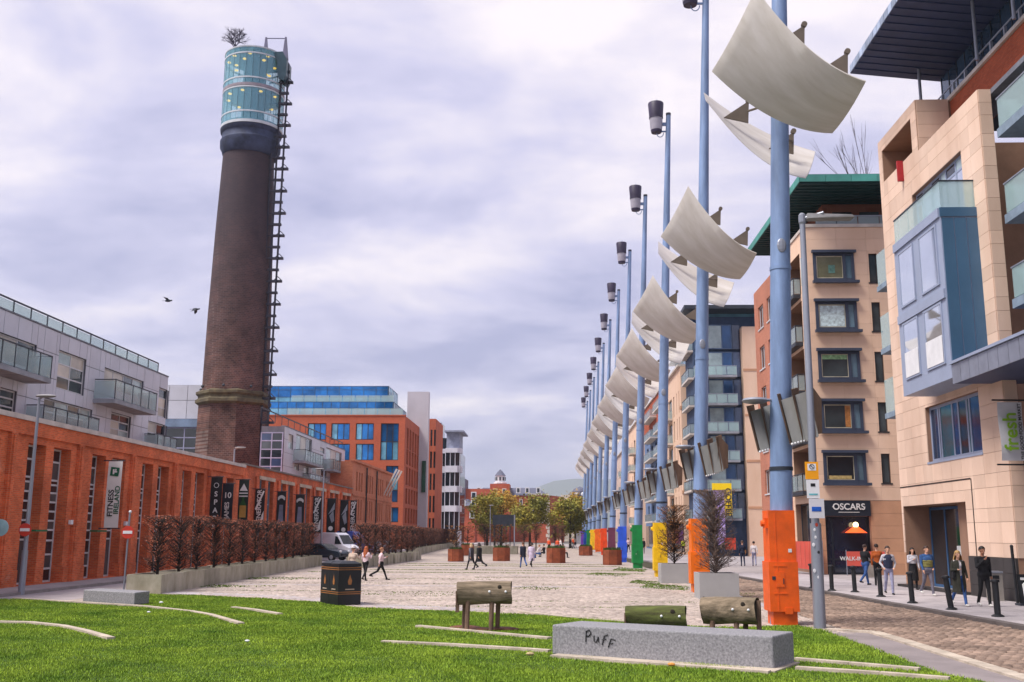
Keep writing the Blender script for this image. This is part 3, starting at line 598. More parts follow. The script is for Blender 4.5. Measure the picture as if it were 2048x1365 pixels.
# three storey victorian house
t = thing('victorian_brick_house', 'salmon brick three storey house with narrow paired windows and black drainpipes', 'building', (-21.5, 124, 0)); F = Face('x', -21.5, 1)
VB = brick_mat('salmon_brick', (206, 120, 86), (188, 100, 70), (190, 140, 112), var=.12); holes = []
for gy in (112.5, 119.5, 127, 133.5):
    for k in range(3):
        y0 = gy+k*1.55
        for z0, z1 in ((.8, 2.6), (3.7, 6.0), (6.9, 9.0)): holes.append((y0, y0+.8, z0, z1, .3))
wl = MB(); F.wall(wl, 110.4, 138.5, 0, 10, holes); wl.quad(F.p(110.4, 0, 0), F.p(110.4, -12, 0), F.p(110.4, -12, 10), F.p(110.4, 0, 10)); wl.quad(F.p(110.4, -12, 10), F.p(138.5, -12, 10), F.p(138.5, 0, 10), F.p(110.4, 0, 10)); wl.build('wall', VB, t)
c = MB(); F.box(c, 110.3, 138.6, -.3, .2, 10, 10.25); F.box(c, 110.45, 138.5, .002, .1, 6.3, 6.5); c.build('cornice', VB, t)
for h in holes: F.window(t, *h[:4], M('cream_frame', (205, 190, 165)), GMID, d=-.15, nz=2, bar=.1)
for yy in (118.3, 125.3): p = MB(); p.tube(F.p(yy, .15, 0), F.p(yy, .15, 9.8), .09, n=8); p.build('drainpipe', DPIPE, t)
for k in range(3):
    f = MB(); y0 = 131+k*2.2; f.add([F.p(y0, .1, 7.0), F.p(y0+.15, .1, 7.0), F.p(y0+.15, 1.8, 10.4), F.p(y0, 1.8, 10.4), F.p(y0, .1, 7.3), F.p(y0+.15, .1, 7.3), F.p(y0+.15, 1.6, 10.5), F.p(y0, 1.6, 10.5)], [(0, 1, 2, 3), (4, 7, 6, 5), (0, 4, 5, 1), (2, 6, 7, 3), (0, 3, 7, 4), (1, 5, 6, 2)]); f.build('pale_fin', COPE, t)

# ------------------------------------------------------------ chimney with its glass viewing decks
CX, CY = -32.0, 100.7
t = thing('chimney_tower', 'tall dark brick chimney crowned by a round two deck glass viewing room', 'tower', (CX, CY, 0))
CB = brick_mat('sooty_brick', (112, 76, 66), (78, 54, 52), (122, 102, 96), bw=.4, bh=.18, var=.32, soot=(18, 40, (62, 56, 64), .85)); CB.node_tree.nodes['Brick Texture'].inputs['Mortar Size'].default_value = .02
lean = lambda z: (CX+.012*(z-10), CY)
b = MB(); b.lathe([(3.55, 0), (3.5, 6), (3.4, 15.0)], (CX, CY), 8, ph=math.pi/8); b.build('octagonal_base', CB, t)
m = MB(); m.lathe([(3.45, 14.75), (3.75, 14.95), (3.75, 15.25), (3.5, 15.4), (3.5, 15.6), (3.72, 15.8), (3.72, 16.05), (3.3, 16.25)], (CX, CY), 8, ph=math.pi/8); m.build('stone_moulding', M('mossy_stone', (98, 88, 62), var=.3, scale=1.5, rgb2=(60, 52, 44), bump=.3), t)
s = MB(); s.lathe([(3.28, 16), (3.16, 24), (2.93, 33), (2.64, 41.3)], (CX+.12, CY), 40); s.build('shaft', CB, t, smooth=True)
for k in range(8):
    a = math.pi/8+k*math.pi/4+.39; h = MB(); h.sphere((CX+3.45*math.cos(a), CY+3.45*math.sin(a), 16.5), .16, 6, 4); h.build('floodlight', DARK, t)
co = MB(); co.lathe([(2.6, 41.2), (2.85, 41.4), (2.95, 41.8), (3.12, 42.1), (3.15, 42.8), (3.0, 43.0), (3.0, 43.6), (3.15, 43.75), (3.2, 44.1)], (CX+.25, CY), 40); co.build('cornice', M('blue_black_stone', (58, 66, 92), var=.3, scale=.9), t, smooth=True)
TG = clear_glass('teal_glass', (140, 192, 214), .36); GX = CX+.3; RG = 3.22
RINGW = M('deck_ring', (196, 200, 206), rough=.5, var=.08)
for nm, r, z0, z1, mt in [('deck_ring', RG+.02, 44.1, 44.4, RINGW), ('deck_ring', RG+.015, 45.25, 45.4, RINGW), ('deck_ring', RG+.015, 47.95, 48.1, RINGW), ('deck_ring', RG+.02, 48.15, 48.45, M('deck_band', (150, 140, 150))), ('deck_ring', RG+.015, 49.0, 49.15, RINGW), ('deck_ring', RG+.015, 51.75, 51.9, RINGW), ('deck_ring', RG+.02, 52.45, 52.6, RINGW)]:
    q = MB(); q.lathe([(r-.12, z0), (r, z0), (r, z1), (r-.12, z1), (r-.12, z0)], (GX, CY), 48, cap=False); q.build(nm, mt, t)
n = 28
for z0, z1 in ((44.4, 45.25), (45.4, 47.95), (48.45, 49.0), (49.15, 51.75), (51.9, 52.45)):
    for i in range(n):
        a0, a1 = 2*math.pi*i/n+.008, 2*math.pi*(i+1)/n-.008
        if math.sin((a0+a1)/2) > .45: continue
        P = lambda a, z, r: (GX+r*math.cos(a), CY+r*math.sin(a), z)
        q = MB(); q.add([P(a0, z0, RG), P(a1, z0, RG), P(a1, z1, RG), P(a0, z1, RG), P(a0, z0, RG-.04), P(a1, z0, RG-.04), P(a1, z1, RG-.04), P(a0, z1, RG-.04)], [(0, 1, 2, 3), (7, 6, 5, 4), (0, 4, 5, 1), (3, 2, 6, 7), (1, 5, 6, 2), (0, 3, 7, 4)]); q.build('glass_panel', TG, t)
    if z1-z0 > 1:
        for i in range(n): a = 2*math.pi*i/n; q = MB(); q.tube((GX+(RG-.03)*math.cos(a), CY+(RG-.03)*math.sin(a), z0), (GX+(RG-.03)*math.cos(a), CY+(RG-.03)*math.sin(a), z1), .035, n=4); q.build('mullion', M('mullion_grey', (74, 104, 118)), t)
dk = M('deck_interior', (66, 108, 126), var=.1); cl = M('deck_ceiling', (84, 130, 148), var=.1)
for z in (44.5, 48.2, 52.35): q = MB(); q.lathe([(RG-.15, z), (RG-.15, z+.12)], (GX, CY), 40); q.build('floor_plate', cl, t)
q = MB(); q.lathe([(1.2, 44.6), (1.2, 52.3)], (GX, CY), 32); q.build('core', dk, t)
GOLD = lit('gold_lamp', (255, 196, 60), 1.2)
for z, n_, r in ((52.0, 9, 2.75), (47.9, 9, 2.7), (51.8, 6, 2.0)):
    for i in range(n_):
        a = 2*math.pi*(i+.3*(z > 50)+.5*(r < 2.3)+.2*r)/n_; q = MB(); q.sphere((GX+r*math.cos(a), CY+r*math.sin(a), z-.1), .2, 8, 5, (1.1, 1.1, .5)); q.build('ceiling_lamp', GOLD, t)
# lift track up the outside
LX, LY = CX+3.5, CY-1.0
LT = M('lift_steel', (46, 44, 58), rough=.5)
q = MB()
for dx in (-.35, .35): q.tube((LX+dx-.0, LY, 6), (LX+dx+.32, LY, 51.5), .12, n=6)
q.tube((LX-.62, LY-.1, 6), (LX-.7, LY-.1, 44), .1, n=6)
q.build('lift_rail', LT, t)
for i in range(37):
    z = 7+i*1.21; ox = .32*(z-6)/45.5; r_ = 3.35-.6*max(0, (z-16))/25 if z > 16 else 3.4
    q = MB(); q.box(LX-.5+ox, LX+.55+ox, LY-.15, LY+.15, z-.12, z+.12); q.box(CX+min(r_, 3.2)-.3, LX-.3+ox, LY-.06, LY+.06, z-.06, z+.06)
    if i % 2: q.tube((LX+.1+ox, LY, z+.1), (LX+.5+ox, LY, z+.5), .05, n=4); q.tube((LX+.9+ox, LY, z+.1), (LX+.5+ox, LY, z+.5), .05, n=4); q.box(LX+.45+ox, LX+.95+ox, LY-.15, LY+.15, z-.12, z+.12)
    q.build('lift_bracket', LT, t)
q = MB(); q.extr([(LX-.9, 52.4), (LX-.35, 51.4), (LX-.15, 49.6), (LX+.45, 49.2), (LX+.7, 49.8), (LX+.7, 51.6), (LX+.2, 52.5)], 'y', LY-.9, LY+1.1); q.build('lift_car', M('lift_teal', (40, 68, 80), rough=.35, var=.15), t)
q = MB()
for dx, hh in ((-1.15, 2.6), (1.0, 2.6)):
    q.add([(GX+2.2+dx-.28, CY-.3, 52.5), (GX+2.2+dx+.28, CY-.3, 52.5), (GX+2.2+dx+.28, CY+.3, 52.5), (GX+2.2+dx-.28, CY+.3, 52.5), (GX+2.2+dx-.13, CY-.1, 52.5+hh), (GX+2.2+dx+.03, CY-.1, 52.5+hh), (GX+2.2+dx+.03, CY+.1, 52.5+hh), (GX+2.2+dx-.13, CY+.1, 52.5+hh)], [(3, 2, 1, 0), (4, 5, 6, 7), (0, 1, 5, 4), (1, 2, 6, 5), (2, 3, 7, 6), (3, 0, 4, 7)])
q.tube((GX+1.0, CY, 55.0), (GX+3.15, CY, 54.95), .05, n=6); q.tube((GX+1.1, CY, 53.2), (GX+2.1, CY, 52.5), .04, n=5); q.tube((GX+3.1, CY, 53.3), (GX+2.1, CY, 52.5), .04, n=5)
q.build('lift_gantry', M('gantry_paint', (96, 92, 120), rough=.5), t)
# ------------------------------------------------------------ offices and far buildings
OB = brick_mat('office_brick', (190, 92, 62), (176, 80, 54), (178, 108, 82), var=.08)
BGL = glass('blue_curtain_glass', (44, 132, 208), rough=.08, metal=.55, rand=.18)
BGL2 = glass('pale_blue_glass', (128, 196, 224), rough=.1, metal=.35, rand=.12)
BGL3 = glass('deep_blue_glass', (40, 84, 130), rough=.08, metal=.35, rand=.3)
t = thing('brick_office', 'modern orange brick office with two set back storeys of blue glass', 'building', (-30, 150, 0))
Fy, Fx = Face('y', 150, -1), Face('x', AY(809, 900, 150).x, 1); XR = Fx.c; XL = XR-32; zb = AY(720, 832, 150).z
q = lambda u, v, Y=150: AY(u, v, Y)
holes = []
for (a, b, c, d, nu, nz) in [(616, 653, 847, 880, 3, 1), (663, 700, 847, 880, 3, 1), (712, 748, 847, 880, 3, 1), (762, 798, 847, 921, 3, 2), (712, 748, 888, 921, 3, 1), (663, 700, 888, 921, 3, 1), (772, 797, 932, 1005, 2, 3), (712, 748, 932, 966, 3, 1), (772, 797, 1015, 1045, 2, 1)]:
    holes.append((q(a, c).x, q(b, c).x, q(a, d).z, q(a, c).z, .3, nu, nz))
wl = MB(); Fy.wall(wl, XL, XR, 0, zb, [h[:5] for h in holes], .3)
for h in holes: Fy.window(t, *h[:4], M('bronze_frame', (54, 50, 52)), BGL, d=-.2, nu=h[5], nz=h[6], bar=.12, gms=[BGL2, BGL, BGL, BGL3])
sh = []; Y2 = AX(845, 900, XR).y; n = 6; rows = [(450, 620), (625, 750), (770, 920), (945, 1070), (1105, 1230)]
for (c1, c2) in rows:
    z1, z0 = q(809, 740+c1/4.014).z, q(809, 740+c2/4.014).z
    for i in range(n): y0 = 152.2+(Y2-153)*i/n; sh.append((y0, y0+(Y2-153)/n*.62, z0, z1, .35))
wl2 = MB(); Fx.wall(wl, 150, Y2, 0, zb, sh, .35)
wl.quad((XL, 150, zb), (XR, 150, zb), (XR, Y2, zb), (XL, Y2, zb)); wl.build('wall', OB, t)
for h in sh: Fx.window(t, *h[:4], M('bronze_frame', (54, 50, 52)), GDARK, d=-.25, nz=1, bar=.1)
c = MB(); Fy.box(c, XL, XR+.1, -.5, .1, zb, zb+.15); c.build('coping', OB, t)
z1, z2, z3 = q(700, 815).z, q(700, 800).z, q(700, 764).z; xr1, xr2 = q(786, 815, 152).x, q(776, 770, 154).x
g1 = MB(); g1.box(XL, xr1, 152.2, 166, zb+.16, z2); g1.build('glazed_storey', M('inner_dark', (30, 60, 90)), t); Face('y', 152.2, -1).window(t, XL, xr1, zb+.16, z2, M('steel_frame', (60, 90, 120)), BGL, d=.06, nu=22, zs=[zb+.16, zb+1.4, z2], bar=.09, gms=[BGL2, BGL, BGL2, BGL], name='curtain_wall')
Face('x', xr1, 1).window(t, 152.3, 166, zb+.16, z2, M('steel_frame', (60, 90, 120)), BGL2, d=.06, nu=8, nz=1, bar=.09, name='curtain_wall')
g2 = MB(); g2.box(XL, xr2, 154.5, 164, z2, z3); g2.build('glazed_storey', M('inner_dark', (30, 60, 90)), t); Face('y', 154.5, -1).window(t, XL, xr2, z2+.02, z3, M('steel_frame', (60, 90, 120)), BGL, d=.06, nu=15, zs=[z2+.02, z2+1.0, z3-.6, z3], bar=.09, gms=[BGL2, BGL, BGL], name='curtain_wall')
Face('x', xr2, 1).window(t, 154.6, 164, z2+.02, z3, M('steel_frame', (60, 90, 120)), BGL2, d=.06, nu=6, nz=1, bar=.09, name='curtain_wall')
for (x1, Yb, z) in ((XR-.4, 150.4, zb+.15), (xr1, 152.5, z2)):
    for a, b in zip(rng(XL+14, x1, 2)[:-1], rng(XL+14, x1, 2)[1:]): pc('balustrade_panel', t, GREEN_GL, a+.05, b-.05, Yb, Yb+.04, z, z+1.0)
c = MB(); c.box(q(814, 800, 166).x, q(857, 800, 166).x, 166.5, 168, 0, q(814, 783, 166).z); c.build('lift_core', M('pale_core', (196, 190, 196), var=.06, scale=.3), t)
gs = MB(); gs.box(q(844, 900, 166).x, q(852, 900, 166).x, 166.2, 166.6, q(844, 985, 166).z, q(844, 922, 166).z); gs.build('green_glazing', glass('green_glazing', (30, 92, 76)), t)
ob = MB(); Xb = q(871, 900, 180).x; F3 = Face('y', 180, -1); xa = q(857, 900, 180).x; sh = []
zt = q(857, 838, 180).z
for k in range(5):
    for i in range(2): sh.append((xa+.3+i*.62, xa+.65+i*.62, 2+k*3.9, 4.9+k*3.9, .3))
F3.wall(ob, xa, Xb+.0, 0, zt, sh); ob.quad((Xb, 180, 0), (Xb, 192, 0), (Xb, 192, zt), (Xb, 180, zt)); ob.build('wing_wall', OB, t)
for h in sh: F3.window(t, *h[:4], M('bronze_frame', (54, 50, 52)), GDARK, d=-.2, bar=.06)

t = thing('white_banded_office', 'white office with dark window bands and a projecting bay beside the brick office', 'building', (-21, 205, 0))
WB = M('white_render', (206, 204, 214), var=.08, scale=.6); F = Face('y', 205, -1); x0, x1, x2 = q(868, 950, 205).x, q(892, 950, 205).x, q(922, 950, 203).x
za = [q(880, v, 205).z for v in (1052, 1024, 1012, 985, 973, 946, 933, 907, 898)]
bd = MB(); bd.box(x0, x1, 205.3, 215, 0, za[-1]+2.2); bd.box(x1, x2-.2, 203.6, 215, 0, za[-2]); bd.build('core', GDARK, t)
for i, (a, b) in enumerate([(0, za[0]-1), (za[1], za[2]), (za[3], za[4]), (za[5], za[6]), (za[7], za[8])]):
    s = MB(); s.box(x0, x1, 205.0, 205.29, a, b); s.build('spandrel', WB, t)
    if i < 5: s = MB(); s.prism([(x1+.002, 205.2), (x1+.002, 203.2), (x2-.8, 203.0), (x2, 204.0), (x2, 206)], a, b); s.build('bay_spandrel', WB, t)
for u in rng(x0, x1, .8): s = MB(); s.box(u-.05, u+.05, 205.1, 205.28, 0, za[-1]); s.build('mullion', WB, t)
for u in rng(x1, x2-.3, .9): s = MB(); s.box(u-.06, u+.06, 203.3, 203.58, 0, za[-2]); s.build('mullion', WB, t)
s = MB(); s.box(x1-.3, x2+.4, 203.2, 214, za[-1]+3.3, za[-1]+3.6); s.box(x1, x2-.6, 205, 213, za[-2], za[-1]+3.3); s.build('top_storey', M('top_storey', (150, 156, 176)), t)
s = MB(); s.box(q(871, 860, 215).x, q(883, 860, 215).x, 215, 222, 0, q(871, 846, 215).z); s.build('stair_tower', BGL3, t)

FB = brick_mat('far_red_brick', (186, 92, 66), (172, 82, 58), (180, 110, 88), bw=.5, bh=.2, var=.1); SLATE = M('slate', (96, 98, 116), rough=.7, var=.12, scale=.5); QUOIN = M('pale_quoin', (214, 200, 186), var=.1); 
def far(t, u0, u1, vt, Y, mat, name='wall', vb=None, dep=10):
    a, b = q(u0, vt, Y), q(u1, vt, Y); m = MB(); m.box(a.x, b.x, Y, Y+dep, 0 if vb is None else q(u0, vb, Y).z, a.z); return m.build(name, mat, t)
def farwin(t, u, v, w_, h, Y, fm=QUOIN):
    a = q(u, v, Y); sc = Y/FPX; m = MB(); m.box(a.x-.25, a.x+w_*sc+.25, Y-.12, Y-.02, a.z-h*sc-.25, a.z+.25); wd = m.build('window', fm, t); pc('pane', wd, GDARK, a.x, a.x+w_*sc, Y-.16, Y-.125, a.z-h*sc, a.z)
def hip(t, u0, u1, v0, v1, Y, inset=.3, dep=10, mat=SLATE):
    a, b = q(u0, v0, Y), q(u1, v0, Y); zt = q(u0, v1, Y).z; m = MB(); i = inset*dep
    m.add([(a.x-.3, Y-.3, a.z), (b.x+.3, Y-.3, a.z), (b.x+.3, Y+dep, a.z), (a.x-.3, Y+dep, a.z), (a.x+i, Y+i, zt), (b.x-i, Y+i, zt), (b.x-i, Y+dep-i, zt), (a.x+i, Y+dep-i, zt)], [(3, 2, 1, 0), (4, 5, 6, 7), (0, 1, 5, 4), (1, 2, 6, 5), (2, 3, 7, 6), (3, 0, 4, 7)]); return m.build('roof', mat, t)
t = thing('cupola_building', 'long red brick building with slate mansard and a white cupola at the far end', 'building', (-18, 300, 0))
far(t, 945, 1096, 991, 300, FB); hip(t, 945, 1096, 991, 975, 300, .25, 12); far(t, 980, 1019, 968, 297, FB, 'tower')
for u in (955, 1012, 1034, 1052, 1074): farwin(t, u, 977, 5, 8, 299.5, WHITE)
for u in (960, 975, 1000, 1025, 1040, 1062, 1080):
    for v in (1000, 1018, 1036): farwin(t, u, v, 4, 9, 300)
for u in (988, 1006): farwin(t, u, 979, 5, 8, 297)
c = q(1000.5, 968, 300); s = MB(); s.lathe([(2.0, c.z), (2.0, c.z+.4), (1.45, c.z+.5), (1.45, c.z+2.2), (1.75, c.z+2.3)], (c.x, 300), 8, ph=.39); cu = s.build('cupola', WHITE, t)
s = MB(); s.lathe([(1.75, c.z+2.3), (.9, c.z+3.4), (.05, c.z+4.2)], (c.x, 300), 8, ph=.39); s.build('cupola_roof', SLATE, cu)
for k in range(8): a = .39+math.pi/8+k*math.pi/4; s = MB(); s.tube((c.x+1.36*math.cos(a), 300+1.36*math.sin(a), c.z+.9), (c.x+1.36*math.cos(a), 300+1.36*math.sin(a), c.z+1.9), .28, n=6); s.build('cupola_opening', GDARK, cu)
t = thing('corner_brick_building', 'red brick block with pale corner quoins right of the cupola building', 'building', (0, 270, 0))
a, b = q(1060, 991, 270), q(1124, 993, 284); m = MB(); m.box(q(1060, 991, 270).x, q(1097, 991, 270).x, 270, 285, 0, a.z); m.build('wall', FB, t)
m = MB(); m.add([(q(1097, 0, 270).x, 270.01, 0), (q(1124, 0, 282).x, 282, 0), (q(1124, 0, 282).x, 282, a.z), (q(1097, 0, 270).x, 270.01, a.z)], [(0, 1, 2, 3)]); m.build('side_wall', FB, t)
m = MB(); m.box(q(1060, 991, 270).x, q(1098, 991, 270).x, 269.7, 285, a.z, a.z+.4); m.build('cornice', QUOIN, t)
for i in range(11): z = .4+i*1.05; m = MB(); w_ = .9 if i % 2 else .6; xx = q(1097, 0, 270).x; m.box(xx-w_, xx+.08, 269.85, 270.3, z, z+.85); m.build('quoin', QUOIN, t)
for k in range(4):
    for v in (1003, 1020, 1037): farwin(t, 1066+k*8, v, 3, 8, 270)
t = thing('dormer_house', 'low red brick house with slate roof and white dormers beyond the white office', 'building', (-24, 262, 0))
far(t, 915, 950, 1012, 262, FB); hip(t, 915, 950, 1012, 998, 262, .3, 9)
for u in (923, 944): farwin(t, u, 1002, 6, 9, 261, WHITE)
for u in (921, 941): farwin(t, u, 1024, 6, 11, 262, WHITE)
t = thing('gabled_brick_house', 'tall plain red brick gable with one white arched window left of the cupola', 'building', (-20, 285, 0))
far(t, 926, 982, 978, 285, FB); farwin(t, 944, 986, 7, 10, 285, WHITE); far(t, 924, 931, 958, 284, SLATE, 'chimney_stack')
t = thing('cream_far_building', 'cream far building behind the tree at the end of the square', 'building', (6, 320, 0)); far(t, 1122, 1172, 990, 320, M('cream_far', (216, 204, 186))); 
for u in (1130, 1142, 1154): farwin(t, u, 1000, 4, 7, 320)
t = thing('turret_building', 'grey slate corner turret with round windows past the last mast', 'building', (8, 262, 0)); far(t, 1150, 1175, 996, 262, M('grey_stone', (150, 146, 150))); a = q(1160, 996, 262); m = MB(); m.lathe([(2.1, a.z), (2.0, a.z+1.6), (1.5, a.z+2.3), (.1, a.z+2.9)], (a.x, 263), 12); m.build('turret', SLATE, t)
for dx in (-.9, .7): m = MB(); m.sphere((a.x+dx, 261.0, a.z+.9), .5, 10, 6, (1, .3, 1)); m.build('round_window', WHITE, t)

# dark screen structure standing in the square
t = thing('screen_tower', 'dark slatted metal screen structure standing at the far end of the square', 'structure', (-8, 118, 0)); a, b = q(985, 1030, 118), q(1030, 1030, 118)
s = MB(); s.box(a.x, b.x, 118, 120, AY(985, 1052, 118).z, a.z); s.build('dark_panel', DARK, t)
for u in rng(a.x+.2, b.x-.1, .45): pc('slat', t, DARK, u-.05, u+.05, 118, 118.1, .1, AY(985, 1052, 118).z)
s = MB(); s.box(b.x-.12, b.x, 117.9, 118.12, 0, a.z); s.build('post', GALV, t); s = MB(); s.box(a.x-3, b.x+.3, 117.5, 121, 0, .9); s.build('base', CONC, t)

# ------------------------------------------------------------ right side: cream stone building by the road
STONE = M('cream_stone', (226, 198, 178), rough=.8, var=.06, scale=.5, rand=.09, bump=.08, rgb2=(208, 176, 154), streak=3)
STONE_L = M('lower_stone', (196, 148, 116), rough=.8, var=.1, scale=.6, rand=.08, bump=.08)
JNT = M('stone_joint', (150, 116, 96), rough=.9, var=.1)
PLN = M('plinth_stone', (62, 58, 58), rough=.6, var=.15)
BLUE_P = M('blue_panel', (66, 100, 130), rough=.35, var=.08, scale=.5, rand=.05)
LILAC_F = M('lilac_frame', (150, 160, 184), rough=.45, var=.05)
RBRK = brick_mat('red_brick', (190, 92, 58), (166, 74, 46), (150, 92, 70), var=.1)
NAVY = M('navy_soffit', (66, 78, 114), rough=.55, var=.12, scale=.6)
PGL = M('sky_glass', (222, 228, 236), rough=.04, var=.03, metal=.85, bump=.03, bscale=.6)
t = thing('cream_stone_building', 'big cream stone building with blue oriel, glass balconies and deep overhanging roof', 'building', (16, 41, 0)); R1 = t
F = Face('x', 16.0, -1); FN = Face('y', 36.0, -1)
holes = [(37.85, 43.25, 14.45, 17.03, .3), (38.1, 43.5, 5.35, 7.65, .3), (40.0, 47.0, .0, 3.6, 1.25), (42.8, 46.7, 18.9, 20.45, 1.4)]
wl = MB(); F.wall(wl, 36.0, 47.2, 0, 18.7, holes[:3]); F.wall(wl, 42.15, 47.2, 18.7, 21.05, holes[3:])
wl.quad((16, 36, 0), (16.45, 36, 0), (16.45, 36, 18.7), (16, 36, 18.7)); wl.quad((16, 36, 18.7), (16.45, 36, 18.7), (16.45, 42.15, 18.7), (16, 42.15, 18.7)); wl.quad((16, 42.15, 18.7), (17.5, 42.15, 18.7), (17.5, 42.15, 21.05), (16, 42.15, 21.05)); wl.quad((16, 42.15, 21.05), (17.5, 42.15, 21.05), (17.5, 47.2, 21.05), (16, 47.2, 21.05))
wl.quad((16, 47.2, 0), (30, 47.2, 0), (30, 47.2, 21.05), (16, 47.2, 21.05)); wl.quad((16.45, 36, 0), (16.45, 36, 18.7), (16.45, 42, 18.7), (16.45, 42, 0)); wl.build('wall', JNT, t)
zs = [1.56]; i = 0
while zs[-1] < 20.9: zs.append(min(21.05, zs[-1]+(.5, .74)[i % 2])); i += 1
za = [z for z in zs if z < 18.7]+[18.7]; hz = holes
F.panels(t, STONE, rng(36.0, 42.15, 1.02), za, hz); F.panels(t, STONE, rng(42.15, 47.2, 1.02), zs, hz); F.panels(t, STONE_L, rng(36, 47.2, 1.02), [.0, .55, 1.1, 1.56], [(36, 40.0, 0, 1.56), (40, 47, 0, 3.6)])
for a, b in zip(za[:-1], za[1:]): pc('stone_panel', t, STONE, 16.0, 16.45, 35.965, 35.998, a+.006, b-.006)
for a, b in zip([18.7, 19.3, 19.9, 20.5], [19.3, 19.9, 20.5, 21.05]): pc('stone_panel', t, STONE, 16.02, 17.4, 42.11, 42.148, a+.006, b-.006)
for z in (0, .52, 1.04): 
    for a in (36.0, 37.0, 38.0, 39.0): F.pc('plinth_panel', t, PLN, a+.006, a+.994, .0, .08, z+.005, z+.515)
gv = MB(); F.box(gv, 39.26, 39.34, .036, .042, 1.56, 4.45); F.box(gv, 39.34, 47.2, .036, .042, 4.42, 4.48); gv.build('shadow_joint', M('joint_dark', (60, 44, 38)), t)
# recessed balcony opening on top, with its back wall
bk = MB(); F.box(bk, 42.8, 46.7, -1.45, -1.4, 18.9, 20.45); bk.build('recess_back', STONE_L, t); F.window(t, 42.9, 44.2, 18.95, 20.3, DARK, GDARK, d=-1.34, bar=.06)
rb = MB(); F.box(rb, 44.0, 44.12, .04, .3, 18.0, 18.95); rb.build('red_cloth', M('red_cloth', (170, 40, 46)), t)
F.window(t, 37.85, 43.25, 14.45, 17.03, LILAC_F, PGL, d=-.15, us=[37.85, 38.9, 39.9, 40.5, 41.5, 42.4, 43.25], bar=.1, zs=[14.45, 16.5, 17.03], gms=[PGL, GPALE, PGL, GDARK])
F.window(t, 38.1, 43.5, 5.35, 7.65, LILAC_F, BGL3, d=-.15, us=[38.1, 39.4, 39.65, 40.5, 41.1, 42.4, 42.6, 43.5], bar=.12, sill=1, gms=[BGL3, glass('teal_reflection', (50, 110, 120), rand=.3), GDARK])  # reflections painted in as teal and blue pane colours
# doorway
dw = MB(); F.box(dw, 40.0, 47.0, -1.3, -1.26, 0, 3.6); dw.build('recess_back', STONE_L, t)
F.window(t, 40.05, 46.95, .1, 3.55, M('blue_steel', (62, 98, 140)), GDARK, d=-1.1, us=[40.05, 41.6, 42.1, 43.6, 45.2, 46.95], bar=.12, name='door_glazing')
for s_, z, sz in (('MORNINGS ARE', 2.5, .26), ('FOR A COFFEE', 2.1, .34)): text('lettering', s_, sz, BANT, t, basis((17.04, 40.85, z), (0, -1, 0), (0, 0, 1)), bold=True)
em = MB(); em.box(17.03, 17.05, 43.0, 43.9, 1.5, 1.9); em.build('window_sticker', BANT, t)
st = MB(); st.box(15.5, 16.1, 40.2, 47, .1, .2); st.build('door_step', PLN, t)
# oriel
orl = MB(); orl.box(14.62, 16.0, 36.9, 42.05, 7.95, 14.4); orl = orl.build('oriel', LILAC_F, t); FO = Face('x', 14.62, -1)
for (a, b) in ((37.35, 39.2), (39.85, 41.55)):
    for (c, d, gms) in ((8.55, 10.9, [GPALE, PGL]), (11.55, 13.9, [PGL])): 
        wd = FO.window(orl, a, b, c, d, LILAC_F, PGL, d=.05, bar=.08)
        if c < 9: FO.pc('blind', wd, WHITE, a+.1, b-.1, .055, .06, c+.08, c+1.1)
FOn = Face('y', 36.9, -1)
for i in range(3): FOn.pc('side_panel', orl, BLUE_P, 14.66+i*.46, 15.08+i*.46, .002, .03, 7.95, 14.0)
FOn.pc('top_panel', orl, BLUE_P, 14.6, 16.0, .002, .05, 14.05, 14.4)
for z in (10.95, 14.05): FO.pc('band', orl, LILAC_F, 36.95, 42.0, .004, .07, z, z+.35)
for (u0, u1, side) in ((36.95, 38.65, 0), (38.67, 40.35, 0), (40.37, 42.0, 0)): FO.pc('balustrade_panel', orl, GREEN_GL, u0, u1, -.08, -.05, 14.4, 15.45)
pc('balustrade_panel', orl, GREEN_GL, 14.7, 15.95, 36.95, 36.98, 14.4, 15.45)
rl = MB(); FO.box(rl, 36.94, 42.02, -.1, -.03, 15.45, 15.5); rl.box(14.68, 16, 36.93, 37.0, 15.45, 15.5); rl.build('rail', DARK, orl)
# canopy over the shop
cn = MB(); cn.box(14.62, 19, 20, 36.85, 7.72, 8.42); cn = cn.build('shop_canopy', NAVY, t); FC = Face('x', 14.62, -1)
for a, b in zip(rng(20, 36.85, .75)[:-1], rng(20, 36.85, .75)[1:]): FC.pc('zinc_panel', cn, M('zinc', (150, 154, 168), rough=.4, metal=.5, var=.1, scale=2, rand=.08), a+.012, b-.012, .002, .03, 7.7, 8.4)
tb = MB(); FC.box(tb, 20, 36.9, -.1, .1, 8.42, 8.52); tb.build('canopy_edge', LILAC_F, cn)
# balconies nearer the road end
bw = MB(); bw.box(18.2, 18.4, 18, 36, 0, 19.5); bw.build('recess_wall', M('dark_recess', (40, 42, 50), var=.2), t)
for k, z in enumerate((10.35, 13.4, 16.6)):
    s = MB(); s.box(16.0, 18.2, 20, 34.75, z-.32, z); s = s.build('balcony', M('balcony_edge', (136, 154, 172)), t)
    for a, b in zip(rng(20, 34.7, 2.4)[:-1], rng(20, 34.7, 2.4)[1:]): pc('balustrade_panel', s, GREEN_GL, 16.05, 16.075, a+.03, b-.03, z+.05, z+1.1)
    pc('balustrade_panel', s, GREEN_GL, 16.1, 18.1, 34.66, 34.68, z+.05, z+1.1); r = MB(); r.box(16.03, 16.1, 20, 34.72, z+1.1, z+1.15); r.build('rail', GALV, s)
    FW = Face('x', 18.2, -1); FW.window(t, 29.5, 35.5, z+.05, z+2.5, LILAC_F, GMID, d=.06, nu=4, bar=.1, gms=[GDARK, GMID, GPALE, GDARK])
